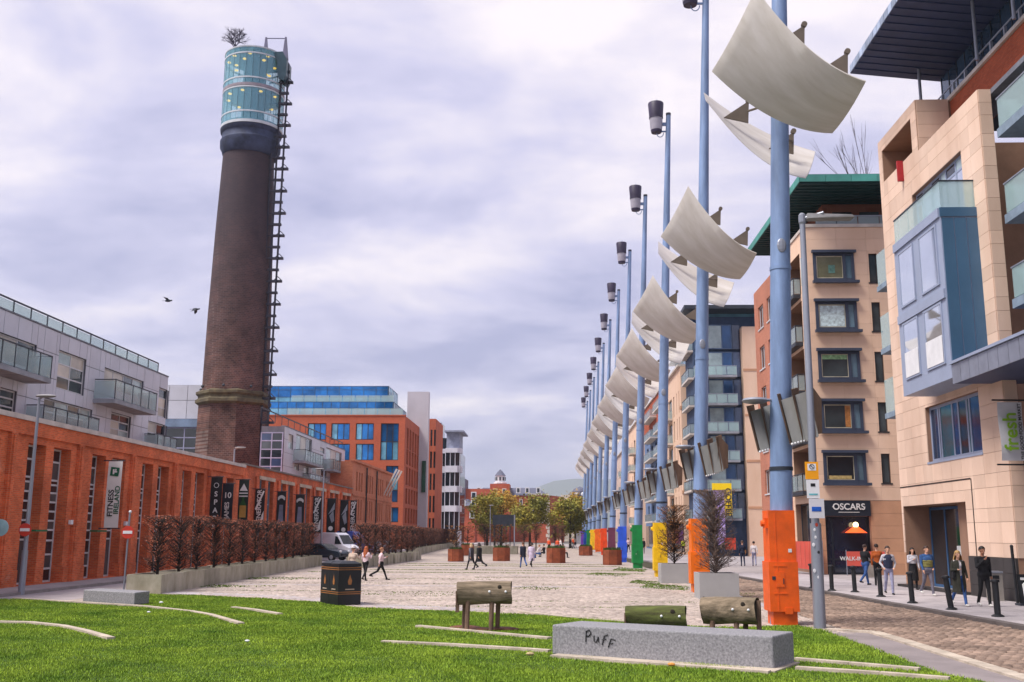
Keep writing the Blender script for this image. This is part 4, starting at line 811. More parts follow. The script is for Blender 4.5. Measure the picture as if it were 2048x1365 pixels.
ct = thing('patio_table', 'small dark garden table on the upper glass balcony', 'table', (16.8, 33.8, 16.6)); m = MB(); m.lathe([(.4, 17.3), (.4, 17.33)], (16.8, 33.8), 14); m.build('tabletop', BLACK, ct)
for a in range(3): m = MB(); m.tube((16.8+.3*math.cos(a*2.1), 33.8+.3*math.sin(a*2.1), 16.6), (16.8, 33.8, 17.3), .02, n=5); m.build('leg', BLACK, ct)
# brick parapet, penthouse and big eaves
m = MB(); m.box(17.5, 17.8, 18, 44.3, 18.75, 20.95); m.build('brick_parapet', RBRK, t); m = MB(); m.box(17.38, 17.9, 18, 44.4, 20.96, 21.12); m.build('coping', COPE, t)
m = MB(); m.box(16.45, 17.5, 30, 42.15, 18.5, 18.7); m.build('terrace', SOFF, t)
m = MB(); m.box(17.42, 17.46, 18, 44.3, 21.5, 21.56)
for yy in rng(19, 44, 1.25): m.box(17.4, 17.5, yy-.06, yy+.06, 21.12, 21.5)
m.build('parapet_rail', GALV, t)
m = MB(); m.box(18.55, 30, 18, 45.4, 20.9, 24.0); m.build('penthouse', M('penthouse_dark', (50, 70, 88)), t); FP = Face('x', 18.55, -1)
FP.window(t, 18, 45.4, 21.0, 23.9, DARK, BGL3, d=.06, nu=30, bar=.07, name='penthouse_glazing', gms=[glass('penthouse_glass', (70, 96, 122), rand=.2, metal=.2)])
ex, ey = 14.4, 45.7; sl = lambda x: 24.0-(x-ex)*.11
m = MB(); m.add([(ex, 10, 24.0), (20, 10, sl(20)), (20, ey, sl(20)), (ex, ey, 24.0), (ex, 10, 24.42), (20, 10, 24.6), (20, ey, 24.6), (ex, ey, 24.42)], [(0, 1, 2, 3), (7, 6, 5, 4), (0, 4, 5, 1), (1, 5, 6, 2), (2, 6, 7, 3), (3, 7, 4, 0)]); rf = m.build('roof', NAVY, t)
for yy in rng(12, ey, .62)[:-1]:
    m = MB(); m.add([(ex+.02, yy, 23.95), (19.5, yy, sl(19.5)-.05), (19.5, yy+.07, sl(19.5)-.05), (ex+.02, yy+.07, 23.95), (ex+.02, yy, 24.01), (19.5, yy, sl(19.5)+.01), (19.5, yy+.07, sl(19.5)+.01), (ex+.02, yy+.07, 24.01)], [(0, 1, 2, 3), (7, 6, 5, 4), (0, 4, 5, 1), (1, 5, 6, 2), (2, 6, 7, 3), (3, 7, 4, 0)]); m.build('soffit_batten', NAVY, rf)
for a, b in zip(rng(12, ey, .5)[:-1], rng(12, ey, .5)[1:]): pc('fascia_panel', rf, M('fascia_grey', (168, 182, 206), rand=.25), ex-.03, ex, a+.03, b-.03, 24.02, 24.38)
for yy in (44.6, 38.5, 35.2, 31): m = MB(); m.tube((17.2, yy, 21.0 if yy > 42 else 21.1), (17.2, yy, sl(17.2)), .07, n=10); m.build('post', GALV, t)
# small balconies peeping past the far edge
for k, z in enumerate((8.0, 11.1, 14.2)):
    s = MB(); s.box(15.95, 17.2, 47.25, 48.6, z-.25, z); s = s.build('balcony', M('balcony_edge', (136, 154, 172)), t); pc('balustrade_panel', s, GREEN_GL, 16.0, 16.03, 47.3, 48.55, z, z+1.6); pc('balustrade_panel', s, GREEN_GL, 16.05, 17.1, 47.28, 47.31, z, z+1.6)
t = thing('shop_banner', 'pale banner with green FRESH lettering hung from the cream building', 'banner', (15.5, 35.4, 4.8)); m = MB(); n = 8
for i in range(n): 
    za, zb = 4.85+2.02*i/n, 4.85+2.02*(i+1)/n; f = lambda z: 35.45-.05*math.sin((z-4.85)*3.1)
    m.quad((15.5, f(za), za), (16.35, f(za)+.05, za), (16.35, f(zb)+.05, zb), (15.5, f(zb), zb))
m.build('cloth', M('grey_banner', (204, 204, 210), var=.05), t, fix=False); text('lettering', 'fresh', .66, M('lime_print', (124, 168, 34), var=.05), t, basis((15.86, 35.37, 5.85), (0, .0, 1), (-1, 0, 0)), bold=True); text('lettering', 'THE GOOD FOOD MARKET', .155, BANK, t, basis((16.2, 35.38, 5.85), (0, 0, 1), (-1, 0, 0)), bold=True)
for z in (6.95, 4.72): m = MB(); m.tube((15.35, 35.5, z), (16.9, 35.6, z), .03, n=6); m.build('arm', BLACK, t)

# ------------------------------------------------------------ cream and brick block with green copper eaves
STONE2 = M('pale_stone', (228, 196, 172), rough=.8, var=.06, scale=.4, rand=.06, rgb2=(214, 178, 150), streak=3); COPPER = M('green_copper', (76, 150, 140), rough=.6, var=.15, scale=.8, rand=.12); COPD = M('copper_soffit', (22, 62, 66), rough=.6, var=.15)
WFR = M('slate_frame', (62, 70, 88), rough=.45, var=.08)
t = thing('copper_eaved_block', 'cream stone apartment block with brick flank and green copper eaves above OSCARS', 'building', (16, 62, 0))
Fy = Face('y', 60, -1); Fx = Face('x', 15.6, -1); holes = []
for k in range(5): holes.append((15.95, 18.4, 5.3+3.02*k, 7.05+3.02*k, .15)); holes.append((19.3, 19.8, 5.3+3.0*k, 7.0+3.02*k, .2))
shop = (15.9, 18.45, .1, 4.25, .4); wl = MB(); Fy.wall(wl, 15.6, 25, 0, 20.75, holes+[shop])
xh = [(61.6, 65.6, .5, 4.2, .5)]+[(61.6, 65.6, 4.9+3.02*k, 7.5+3.02*k, 1.3) for k in range(5)]; wl2 = [(69.9, 71.6, 5.2+3.02*k, 6.9+3.02*k, .2) for k in range(5)]+[(72.9, 74.6, 5.2+3.02*k, 6.9+3.02*k, .2) for k in range(5)]+[(67.5, 74.5, .4, 4.0, .3)]
Fx.wall(wl, 60, 66.2, 0, 20.75, xh); wl.quad((15.6, 60, 20.75), (25, 60, 20.75), (25, 66.2, 20.75), (15.6, 66.2, 20.75)); wl.build('wall', JNT, t)
bw = MB(); Fx.wall(bw, 66.2, 76, 0, 20.4, wl2); bw.quad((15.6, 76, 0), (25, 76, 0), (25, 76, 20.4), (15.6, 76, 20.4)); bw.quad((15.6, 66.2, 20.4), (25, 66.2, 20.4), (25, 76, 20.4), (15.6, 76, 20.4)); bw.build('brick_flank', brick_mat('flank_brick', (190, 120, 96), (176, 106, 84), (186, 140, 118), var=.08), t)
Fy.panels(t, STONE2, [15.6, 17.4, 19.2, 20.6, 22.5], rng(4.3, 20.75, .76), holes+[shop], gap=.008, t=.025); Fy.panels(t, STONE_L, [15.6, 17.4, 18.5, 20.6, 22.5], rng(0, 4.28, .72), [shop], t=.025); Fx.panels(t, STONE2, [60, 61.6, 66.2], rng(0.7, 20.75, 1.5), xh, t=.025)
for h in holes:
    if h[1]-h[0] > 1:
        Fy.window(t, *h[:4], WFR, GMID, d=.1, us=[h[0], h[0]+1.85, h[1]], bar=.17, gms=[[GDARK, GMID, GMID, GPALE, glass('olive_room', (132, 130, 104))][int((h[2]-5)//3)], glass('blue_grey_glass', (104, 130, 146), rand=.2)], th=.2)
        sh_ = MB(); sc_ = M('inner_sash', (206, 196, 170)); [Fy.box(sh_, *bx_) for bx_ in ((h[0]+.2, h[0]+1.78, .02, .03, h[3]-.24, h[3]-.19), (h[0]+.2, h[0]+.25, .02, .03, h[2]+.17, h[3]-.24), (h[0]+1.73, h[0]+1.78, .02, .03, h[2]+.17, h[3]-.24), (h[0]+.25, h[0]+1.73, .02, .03, h[2]+.17, h[2]+.22))]; sh_.build('sash', sc_, t)
        kk = int((h[2]-5)//3); cl_ = [((.3, 1.6, .2, .42), (196, 170, 110)), ((1.42, 1.72, .25, 1.5), (196, 130, 70)), ((.26, 1.72, 1.25, 1.52), (150, 190, 140)), ((.26, 1.72, .24, 1.5), (206, 224, 226)), ((.9, 1.3, .5, 1.0), (90, 130, 120))][kk]; Fy.pc('curtain', t, M('curtain_%d' % kk, cl_[1], var=.25, scale=5), h[0]+cl_[0][0], h[0]+cl_[0][1], .024, .03, h[2]+cl_[0][2], h[2]+cl_[0][3])
        hd = MB(); Fy.box(hd, h[0]-.1, h[1]+.1, .1, .32, h[3]-.02, h[3]+.14); hd.build('window_head', WFR, t); hd = MB(); Fy.box(hd, h[0]-.1, h[1]+.2, .1, .36, h[2]-.16, h[2]+.0); hd.build('window_sill', WFR, t)
        cw = MB(); Fx.box(cw, 60.05, 61.2, .035, .09, h[2], h[3]); cw.build('corner_light', GPALE if h[2] > 14 else GMID, t)
    else: Fy.window(t, *h[:4], M('bronze_frame', (54, 50, 52)), GMID, d=-.08, bar=.06, sill=1)
for h in wl2: Fx.window(t, *h[:4], WFRAME if h[3] > 5 else DARK, GDARK, d=-.12, nu=2, bar=.07, sill=1)
for h in xh[1:]:
    b = MB(); Fx.box(b, h[0], h[1], -1.28, -1.25, h[2], h[3]); b.build('recess_back', GDARK, t); balcony(Fx, t, 61.7, 65.5, h[2], dep=.5, glassm=RAILG, slab=DARK)
Fx.window(t, 61.6, 65.6, .5, 4.2, DARK, GDARK, d=-.3, nu=2, bar=.1)
m = MB(); Fy.box(m, 15.5, 25, -.3, .1, 20.75, 20.95); Fx.box(m, 60.25, 66.3, -.3, .1, 20.75, 20.95); m.build('coping', COPE, t)
for a, b in zip(rng(16.3, 21.5, 1.3)[:-1], rng(16.3, 21.5, 1.3)[1:]): pc('balustrade_panel', t, RAILG, a+.03, b-.03, 60.3, 60.32, 20.95, 21.55)
m = MB(); m.box(16, 22, 60.28, 60.34, 21.55, 21.62); m.build('rail', GALV, t)
m = MB(); m.box(17.3, 27, 62.2, 74, 20.75, 23.2); m.build('penthouse', brick_mat('brown_brick', (150, 98, 80), (136, 86, 70), (140, 100, 84), bw=1.2, bh=.35), t)
for a in (17.9, 19.6): m = MB(); m.box(a, a+1.2, 62.1, 62.19, 20.9, 22.4); m.build('penthouse_window', GMID, t)
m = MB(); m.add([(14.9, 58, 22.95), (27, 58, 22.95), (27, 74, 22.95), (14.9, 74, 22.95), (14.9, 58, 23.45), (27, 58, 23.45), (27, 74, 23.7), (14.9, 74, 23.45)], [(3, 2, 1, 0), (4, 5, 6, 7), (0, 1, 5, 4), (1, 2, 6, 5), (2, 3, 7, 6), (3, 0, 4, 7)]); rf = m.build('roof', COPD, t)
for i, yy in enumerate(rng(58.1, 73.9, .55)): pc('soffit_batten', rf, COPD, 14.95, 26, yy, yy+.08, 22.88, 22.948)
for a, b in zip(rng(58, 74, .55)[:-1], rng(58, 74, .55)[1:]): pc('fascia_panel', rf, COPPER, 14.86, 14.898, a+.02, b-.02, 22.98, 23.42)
for a, b in zip(rng(14.9, 24, 1.6)[:-1], rng(14.9, 24, 1.6)[1:]): pc('fascia_panel', rf, COPPER, a+.01, b-.01, 57.95, 57.998, 22.98, 23.42)
# the OSCARS shopfront
SHOP = M('shop_navy', (30, 36, 48), rough=.5, var=.1); m = MB(); Fy.box(m, 15.85, 18.5, .03, .12, 3.4, 4.28); fs = m.build('shop_fascia', SHOP, t)
text('lettering', 'OSCARS', .5, BANT, fs, basis((17.25, 59.85, 3.92), (1, 0, 0), (0, 0, 1)), bold=True); 
for a, b, z in ((16.3, 16.42, 3.92), (18.08, 18.2, 3.92), (16.65, 17.85, 3.62)): Fy.pc('rule', fs, BANT, a, b, .125, .135, z-.015, z+.015)
Fy.window(t, 15.9, 18.45, .1, 3.38, SHOP, GDARK, d=-.15, us=[15.9, 16.3, 18.3, 18.45], zs=[.1, .95, 3.38], bar=.12, name='shop_window', gms=[glass('shop_glass', (34, 44, 66), rand=.2)])
m = MB(); m.lathe([(.62, 2.45), (.55, 2.5), (.16, 2.78)], (17.55, 59.75), 16); lp_ = m.build('pendant_shade', lit('orange_shade', (236, 80, 26), .6), t, smooth=True); m = MB(); m.sphere((17.55, 59.75, 2.9), .16, 10, 6); m.build('pendant_globe', lit('warm_globe', (255, 226, 170), 2.5), t)
SAL = M('coral_banner', (214, 92, 78), rough=.7, var=.06)
bn = thing('welcome_banner', 'coral windbreak banner reading WALK-INS WELCOME outside OSCARS', 'banner', (17.3, 58.6, .1)); m = MB(); m.box(16.6, 18.75, 58.6, 58.63, .62, 1.42); m.build('cloth', SAL, bn); text('lettering', 'WALK-INS WELCOME', .3, BANT, bn, basis((17.7, 58.59, 1.02), (1, 0, 0), (0, 0, 1)), bold=True)
for x in (16.6, 18.75): m = MB(); m.tube((x, 58.62, .1), (x, 58.62, 1.5), .025, n=6); m.build('post', GALV, bn)
bn = thing('side_windbreak', 'coral windbreak panel with sunray lines left of the lamp post', 'banner', (14.6, 60, .1)); m = MB(); m.quad((14.1, 61.8, .45), (15.5, 59.4, .3), (15.5, 59.4, 1.95), (14.1, 61.8, 1.95)); m.build('cloth', SAL, bn, fix=False)
for i in range(9): a = i/8; m = MB(); m.tube((14.1+1.4*a-.02, 61.8-2.4*a-.02, .5), (14.1+1.4*a-.02, 61.8-2.4*a-.02, 1.9), .012, n=4); m.build('stripe', M('coral_light', (236, 140, 120)), bn)
for x, y in ((14.1, 61.8), (15.5, 59.4)): m = MB(); m.tube((x, y, .1), (x, y, 2.0), .025, n=6); m.build('post', GALV, bn)

# ------------------------------------------------------------ farther blocks along the right
t = thing('blue_glass_block', 'blue glazed apartment block with stacked balconies and dark oversailing roof', 'building', (19, 112, 0)); Fy = Face('y', 110, -1); Fx = Face('x', 15.8, -1)
m = MB(); m.box(15.8, 26, 110.3, 117, 0, 26); m.build('core', M('blue_core', (58, 78, 108), var=.15), t)
m = MB(); m.box(20.9, 24, 108.8, 110.2, 0, 24.6); m.build('stone_pier', STONE2, t)
for z in (5, 9.9, 14.8, 19.7): pc('string_course', t, STONE_L, 20.88, 24.02, 108.76, 108.8, z, z+.25)
for k in range(7):
    z = 4.0+3.05*k; Fy.window(t, 15.9, 20.0, z, z+2.75, M('blue_frame2', (88, 110, 140)), BGL3, d=.1, us=[15.9, 17.3, 18.9, 20.0], bar=.12, gms=[glass('blue_room2', (64, 88, 112), rand=.4), GPALE, BGL3, GMID]); m = MB(); Fy.box(m, 20.05, 20.85, -.2, .05, z, z+2.7); m.build('side_light', glass('blue_slit', (56, 76, 110), rand=.3), t)
    if k < 6: balcony(Fy, t, 15.7, 20.2, z, dep=1.4, glassm=GREEN_GL, rail=GALV)
    balcony(Fx, t, 110.5, 116.5, z, dep=.6, glassm=RAILG, slab=COPE)
m = MB(); m.box(14.6, 26, 107.8, 118, 26.4, 26.8); m.build('roof', DARK, t); m = MB(); m.box(16.5, 26, 110.6, 117, 26, 26.4); m.build('roof_glazing', BGL2, t)
# poster with yellow frame
t = thing('poster_board', 'tall purple poster in a yellow frame with coffee lettering on the shopfront', 'sign', (19, 108, 0)); a, b = q(1424, 967, 108), q(1462, 967, 108); zb = q(1424, 1090, 108).z
for nm, x0, x1, z0, z1 in (('top_bar', a.x, b.x, a.z-.7, a.z), ('side_bar', b.x-.75, b.x, zb+3.0, a.z-.7)): m = MB(); m.box(x0, x1, 107.8, 108.1, z0, z1); m.build(nm, M('yellow_board', (250, 212, 20), var=.03), t)
PUR = M('purple_print', (122, 92, 168), rough=.5, var=.5, scale=1.6, rgb2=(206, 190, 222)); m = MB(); m.box(a.x+.1, b.x-.76, 107.9, 108.05, zb, a.z-.71); m.build('poster', PUR, t)
text('lettering', 'COFFEE', .85, BANK, t, basis((b.x-.4, 107.78, (a.z+zb)/2+1.2), (0, 0, -1), (1, 0, 0)), bold=True)
m = MB(); m.box(b.x-.9, b.x+.2, 107.6, 107.75, .8, 2.0); m.build('red_board', M('red_board', (206, 66, 44)), t)

def slit_block(name, label, Y0, Y1, X, z1, mat, slits, bal, top=None, topz=0, storeys=6, cat='building'):
    t = thing(name, label, cat, (X, Y0, 0)); F = Face('x', X, -1); F2 = Face('y', Y0, -1); holes = []
    for (a, b) in slits:
        for k in range(storeys): holes.append((a, b, 4.2+3.05*k, 6.7+3.05*k, .3))
    holes = [h for h in holes if h[3] < z1-.4]; wl = MB(); F.wall(wl, Y0, Y1, 0, z1, holes); wl.quad((X, Y0, 0), (X+9, Y0, 0), (X+9, Y0, z1), (X, Y0, z1)); wl.quad((X, Y0, z1), (X+9, Y0, z1), (X+9, Y1, z1), (X, Y1, z1)); wl.build('wall', mat, t)
    for h in holes: F.window(t, *h[:4], DARK, GDARK, d=-.15, nu=max(1, round((h[1]-h[0])/1.2)), bar=.08, gms=[GDARK, GMID, GPALE, BGL3])
    for (a, b) in bal:
        for k in range(storeys):
            z = 4.2+3.05*k
            if z < z1-2.6: balcony(F, t, a, b, z, dep=1.1, glassm=RAILG, slab=COPE, rail=GALV)
    m = MB(); F.box(m, Y0+.3, Y1-.3, .02, .06, .4, 3.6); m.build('shopfront', GDARK, t)
    if top: m = MB(); F.box(m, Y0, Y1, .03, .12, z1-topz, z1); m.build('top_band', top, t)
    m = MB(); m.box(X-.3, X+9, Y0, Y1, z1+.02, z1+.25); m.build('coping', COPE, t); return t
t = slit_block('stone_slit_block', 'cream stone block with thin vertical slits and small side balconies', 117.2, 133, 15.2, 21.6, STONE2, [(118.6, 119.2), (120.8, 121.4), (123.5, 124.6), (126, 129.5)], [(125.5, 130)])
m = MB(); m.box(16.5, 22, 119, 132, 21.6, 24.2); m.build('penthouse', BGL2, t); m = MB(); m.box(15.6, 23, 118, 133, 24.2, 24.5); m.build('penthouse_roof', WHITE, t)
for z in (6.9, 11.8, 16.6): pc('string_course', t, STONE_L, 15.12, 15.9, 117.12, 117.9, z, z+.35)
t = slit_block('orange_topped_block', 'apartment block with orange brick top storey and blue bays with balconies', 133.2, 170, 15.8, 22.4, M('blue_bay', (104, 128, 168), var=.15), [(136, 139), (141, 144), (150, 153), (156, 159), (163, 166)], [(135, 145), (149, 160)], RBRK, 4.2)
m = MB(); m.box(17, 23, 136, 166, 22.65, 24.6); m.build('penthouse', WHITE, t)
slit_block('cream_slit_block', 'narrow cream block with slit windows beyond the orange topped one', 170.2, 196, 15.2, 21.5, STONE2, [(172, 173), (176, 177), (181, 184), (188, 189)], [(180, 185)])
slit_block('pale_brick_block', 'pale brick block with dark slits near the end of the masts', 196.2, 232, 14.6, 18.5, M('pale_pink_brick', (208, 184, 172), var=.1), [(200, 201.2), (206, 207.2), (212, 213.2), (220, 221.2)], [(199, 202)])
# ------------------------------------------------------------ lighting masts
MY0, MDY, MX = 27.6, 14.85, 6.05
LEAN = .04
CABC = [('orange', (232, 92, 10)), ('amber orange', (242, 116, 10)), ('yellow', (246, 196, 10)), ('green', (10, 134, 64)), ('blue', (50, 96, 220)), ('plum', (110, 54, 78)), ('scarlet orange', (236, 76, 20)), ('tangerine', (240, 110, 20)), ('golden yellow', (244, 192, 20)), ('dark green', (20, 122, 60)), ('cobalt blue', (36, 88, 190)), ('violet', (112, 60, 168))]
FIN = M('bracket_plate', (112, 100, 88), rough=.6, var=.15); LGLASS = M('lantern_glass', (170, 166, 178), rough=.3, var=.1)
LCAP = M('lantern_basket', (58, 50, 74), rough=.5, var=.2); GREY_IN = M('louvre_slot', (92, 96, 96), rough=.8)
def mx(z): return LEAN*z
def make_mast():
    t = thing('lighting_mast', 'x', 'lamp mast', (0, 0, 0), 'lighting masts', local=True)
    p = MB(); p.lathe([(.30, 0), (.295, 4), (.28, 9), (.25, 14), (.2, 20), (.14, 27)], n=20)
    me = p.mesh('pole', STEEL, True)
    for v in me.vertices: v.co.x += LEAN*v.co.z
    put('pole', me, t)
    for z, r in ((4.05, .315), (9.6, .295)):
        c = MB(); c.lathe([(r-.03, z-.05), (r, z-.05), (r, z+.05), (r-.03, z+.05)], (mx(z), 0), 20); c.build('collar', DARK if z < 5 else STEEL, t, smooth=True)
    h = MB(); h.sphere((mx(10.2)-.02, -.27, 10.2), .13, 8, 6, (1, .3, 1.6)); h.build('hand_hole', GALV, t)
    # reflecting sails
    def sail(name, near, far, sag, th=.03, sag2=None):
        nU, nV = 16, 6; V = []; F_ = []
        for side in (0, 1):
            for j in range(nV+1):
                for i in range(nU+1):
                    a, b = i/nU, j/nV; L_ = Vector(near[0]).lerp(Vector(near[1]), a); U_ = Vector(far[0]).lerp(Vector(far[1]), a); P_ = L_.lerp(U_, b)
                    P_.z -= (sag+((sag2 if sag2 is not None else sag)-sag)*b)*4*a*(1-a); P_.z -= .10*4*b*(1-b); P_.z += th*side; V.append(P_)
        m = (nU+1)*(nV+1)
        for j in range(nV):
            for i in range(nU):
                k = j*(nU+1)+i; F_.append((k, k+nU+1, k+nU+2, k+1)); F_.append((m+k, m+k+1, m+k+nU+2, m+k+nU+1))
        ring = [i for i in range(nU+1)]+[(j+1)*(nU+1)-1 for j in range(1, nV+1)]+[nV*(nU+1)+i for i in range(nU-1, -1, -1)]+[j*(nU+1) for j in range(nV-1, 0, -1)]
        for a, b in zip(ring, ring[1:]+ring[:1]): F_.append((a, b, m+b, m+a))
        me = MB().add(V, F_).mesh(name, SAIL, True); return put(name, me, t)
    mX = 6.05
    s1 = sail('reflector_sail', [(4.77-mX, -.45, 14.85), (8.07-mX, -.45, 12.95)], [(5.80-mX, -1.85, 16.6), (8.35-mX, -2.7, 13.45)], .46)
    s2 = sail('reflector_sail', [(4.75-mX, .45, 14.35), (7.5-mX, .45, 11.95)], [(4.95-mX, 2.2, 15.4), (8.35-mX, 2.4, 13.5)], .5, sag2=.25)
    for s_, pts in ((s1, [(.82, -1.35, 15.35), (1.85, -1.7, 14.35)]), (s2, [(-.25, 1.3, 14.3), (1.05, 1.3, 13.3)])):
        for (x, y, z) in pts:
            f = MB(); f.extr([(x-.42, z-.1), (x+.3, z-.28), (x+.34, z+.42)], 'y', y-.03, y+.03); f.tube((x+.33, y-.06, z+.44), (x+.33, y+.06, z+.44), .08, n=10); f.tube((x+.3, y, z+.1), (mx(z), 0, z-.2), .035, n=6); f.build('sail_bracket', FIN, t)
    # louvred uplighter boxes
    def louvre(x, y, z, sc, name='uplighter'):
        def P(a, b, c): return (x+a*sc, y+b*sc, z+c*sc)
        # body leans outwards: back board, two cheeks and a sloping face cut by two slots
        b = MB(); b.add([P(.42, -.45, .1), P(.95, .35, .28), P(1.0, .45, 1.18), P(.5, -.35, 1.5)], [(0, 1, 2, 3)]); b.add([P(.46, -.40, .1), P(.98, .40, .28), P(1.03, .50, 1.18), P(.54, -.30, 1.5)], [(3, 2, 1, 0)]); u = b.build(name, BROWN_P, t, fix=False)
        f = MB()
        for k in range(3):
            d = k*.36; f.add([P(-.34+d, -.45, 1.18+.13*k), P(-.30+d, -.40, 1.18+.13*k), P(-.02+d*.9, -.45, -.1+.09*k), P(-.08+d*.9, -.5, -.1+.09*k), P(-.02+d, .25, 1.32+.13*k), P(.03+d, .3, 1.32+.13*k), P(.1+d*.9, -.1, -.02+.1*k), P(.05+d*.9, -.1, -.02+.1*k)], [(0, 1, 2, 3), (4, 7, 6, 5), (0, 3, 7, 4), (1, 5, 6, 2), (0, 4, 5, 1), (3, 2, 6, 7)])
        f.build('fin', BROWN_P, u)
        for k in range(2):
            d = k*.36; g = MB(); g.add([P(-.20+d, -.30, 1.05+.13*k), P(.14+d, -.27, 1.16+.13*k), P(.33+d*.9, -.48, .02+.09*k), P(-.0+d*.9, -.51, -.09+.09*k)], [(0, 1, 2, 3)]); g.add([P(-.20+d, -.26, 1.05+.13*k), P(.14+d, -.23, 1.16+.13*k), P(.33+d*.9, -.43, .02+.09*k), P(-.0+d*.9, -.46, -.09+.09*k)], [(3, 2, 1, 0)]); g.build('slot_panel', CONC_D, u, fix=False)
        e_ = MB()
        for k in range(7): e_.sphere(P(-.02+k*.075, -.5+k*.01, -.09+k*.021), .036*sc, 6, 4)
        e_.build('drip_edge', WHITE, u)
        bs = MB(); bs.add([P(-.08, -.5, -.1), P(.45, -.45, .06), P(.9, .35, .26), P(.2, .3, .1)], [(0, 1, 2, 3), (3, 2, 1, 0)]); bs.build('underside', DARK, u, fix=False)
    louvre(mx(5)+.15, -.15, 4.75, 1.05); louvre(mx(5)-.55, .55, 4.6, .98)
    d = MB(); d.lathe([(.02, 5.78), (.3, 5.83), (.36, 5.88), (.3, 5.94), (.02, 5.97)], (mx(5.9)-.72, -.1), 18); d.tube((mx(5.9)-.4, -.1, 5.9), (mx(5.9), 0, 5.9), .04, n=6); d.build('side_lamp', GALV, t, smooth=True)
    # gas lantern at the head
    lx = mx(26.5)-.72
    b = MB(); b.lathe([(.44, 27.75), (.47, 27.7), (.41, 26.85)], (lx, 0), 18); lb = b.build('lantern', LCAP, t, smooth=True)
    g = MB(); g.lathe([(.39, 26.78), (.36, 26.15), (.32, 26.0)], (lx, 0), 18); g.build('lantern_glass', LGLASS, lb, smooth=True)
    for pf in ([(.42, 26.86), (.42, 26.76)], [(.34, 26.02), (.30, 25.86)]): r = MB(); r.lathe(pf, (lx, 0), 18); r.build('lantern_rim', LCAP, lb)
    k = MB(); k.box(lx+.3, mx(26.5)-.05, -.05, .05, 26.3, 26.5); k.box(lx+.3, mx(26)-.05, -.04, .04, 25.9, 25.98); k.build('lantern_arm', STEEL, lb)
    c = MB(); c.path([(lx+.22+.2*math.cos(a), 0, 25.85-.26*math.sin(a)) for a in [i*math.pi/8 for i in range(9)]], .025, 5); c.build('loop', STEEL, lb)
    w_ = MB(); w_.tube((lx+.05, 0, 27.7), (lx+.05, 0, 28.0), .015, n=4); w_.build('spike', STEEL, lb)
    cp = MB(); cp.lathe([(.15, 26.95), (.15, 27.1)], (mx(27), 0), 14); cp.build('cap', DARK, t)
    return t
mast = make_mast()
def cabinet(t, mat):
    c = MB(); c.box(-.32, .36, -.42, .34, 1.62, 2.94); c.box(-.37, .38, -.46, .36, .36, 1.619); c.box(-.29, .33, -.40, .3, 0, .359); cb_ = c.build('service_cabinet', mat, t)
    k = MB(); k.tube((-.32, -.2, 2.6), (-.48, -.2, 2.6), .1, .08, n=10); k.box(-.4, -.321, -.3, -.1, 2.48, 2.74); k.build('knob', mat, cb_)
    h = MB(); h.box(-.2, .02, -.478, -.461, .98, 1.36); h.box(-.26, .08, -.472, -.461, .8, .83); h.box(-.26, .08, -.472, -.461, 1.5, 1.53); h.build('lock_plate', mat, cb_); h = MB(); h.box(-.02, .0, -.5, -.478, 1.06, 1.2); h.build('handle', DARK, cb_)
    l = MB(); l.box(-.16, -.14, -.47, -.461, .4, 1.6); l.box(-.16, -.14, -.43, -.421, 1.65, 2.9); l.box(.0, .2, -.48, -.461, .3, .46); l.build('door_seam', mat, cb_)
beside = ['beside the log animals', 'beside the nearer grey planter', 'beside the farther grey planter', 'between the yellow and blue ones', 'behind the corten planter', 'behind the corten planter', 'next to the plum one', 'among the far masts', 'among the far masts', 'among the far masts', 'among the far masts', 'at the far end of the row']
masts = [mast]+[dup(mast) for n in range(11)]
for n, r in enumerate(masts):
    r.location = (MX, MY0+MDY*n, 0); nm, rgb = CABC[n]; r['label'] = f'mast with sails and lantern, {nm} cabinet {beside[n]}'
    cabinet(r, M('cabinet_'+nm.replace(' ', '_'), rgb, rough=.5, var=.13, scale=2.2, bump=.12, bscale=9))

for mi, sx_, sz_, mt_ in ((0, .2, 1.9, WHITE), (0, -.25, 1.2, DARK), (1, -.1, 1.25, BLACK), (1, .2, 2.2, WHITE), (2, .1, 1.8, WHITE), (3, -.1, 1.0, WHITE)):
    m = MB(); m.box(sx_-.045, sx_+.045, -.432 if sz_ > 1.62 else -.472, -.428 if sz_ > 1.62 else -.468, sz_-.04, sz_+.05); m.build('sticker', mt_, masts[mi])
for ch in masts[0].children:
    if ch.name.startswith(('reflector_sail', 'sail_bracket')): ch.location = (-.12, 0, .45)
# ------------------------------------------------------------ furniture in the foreground
def bench(label, pts, h, th=.0):
    a, b, c = [Vector((p.x, p.y, 0)) for p in pts]; d = a+(c-b); t = thing('granite_bench', label, 'bench', ((a+c)/2)[:], 'granite benches')
    m = MB(); m.prism([a, b, c, d], .02, h); me = m.mesh('block', GRANITE); o = put('block', me, t); bv = o.modifiers.new('b', 'BEVEL'); bv.width = .03; bv.segments = 2
    return t, a, b, c
t, a, b, c = bench('long speckled granite bench with PUFF graffiti on the lawn', [G(1104, 1312), G(1548, 1343), G(1590, 1330)], .58)
dx = (b-a).normalized(); P_ = a+dx*.72; gs_ = MB(); Q_ = lambda u_, w_: a+dx*(.72+u_)+Vector((0, 0, w_))+Vector((dx.y, -dx.x, 0))*.006
for st in ([(0, .30), (.01, .5)], [(0, .48), (.07, .52), (.11, .46), (.06, .4), (.01, .4)], [(.17, .42), (.17, .32), (.22, .30), (.26, .40), (.27, .30)], [(.34, .26), (.38, .42), (.46, .45)], [(.34, .35), (.42, .37)], [(.46, .22), (.52, .38), (.61, .36)], [(.47, .29), (.56, .30)]):
    gs_.path([Q_(*p_) for p_ in st], .011, 5)
gs_.build('graffiti', BANK, t)
nrm = Vector((dx.y, -dx.x, 0)); 
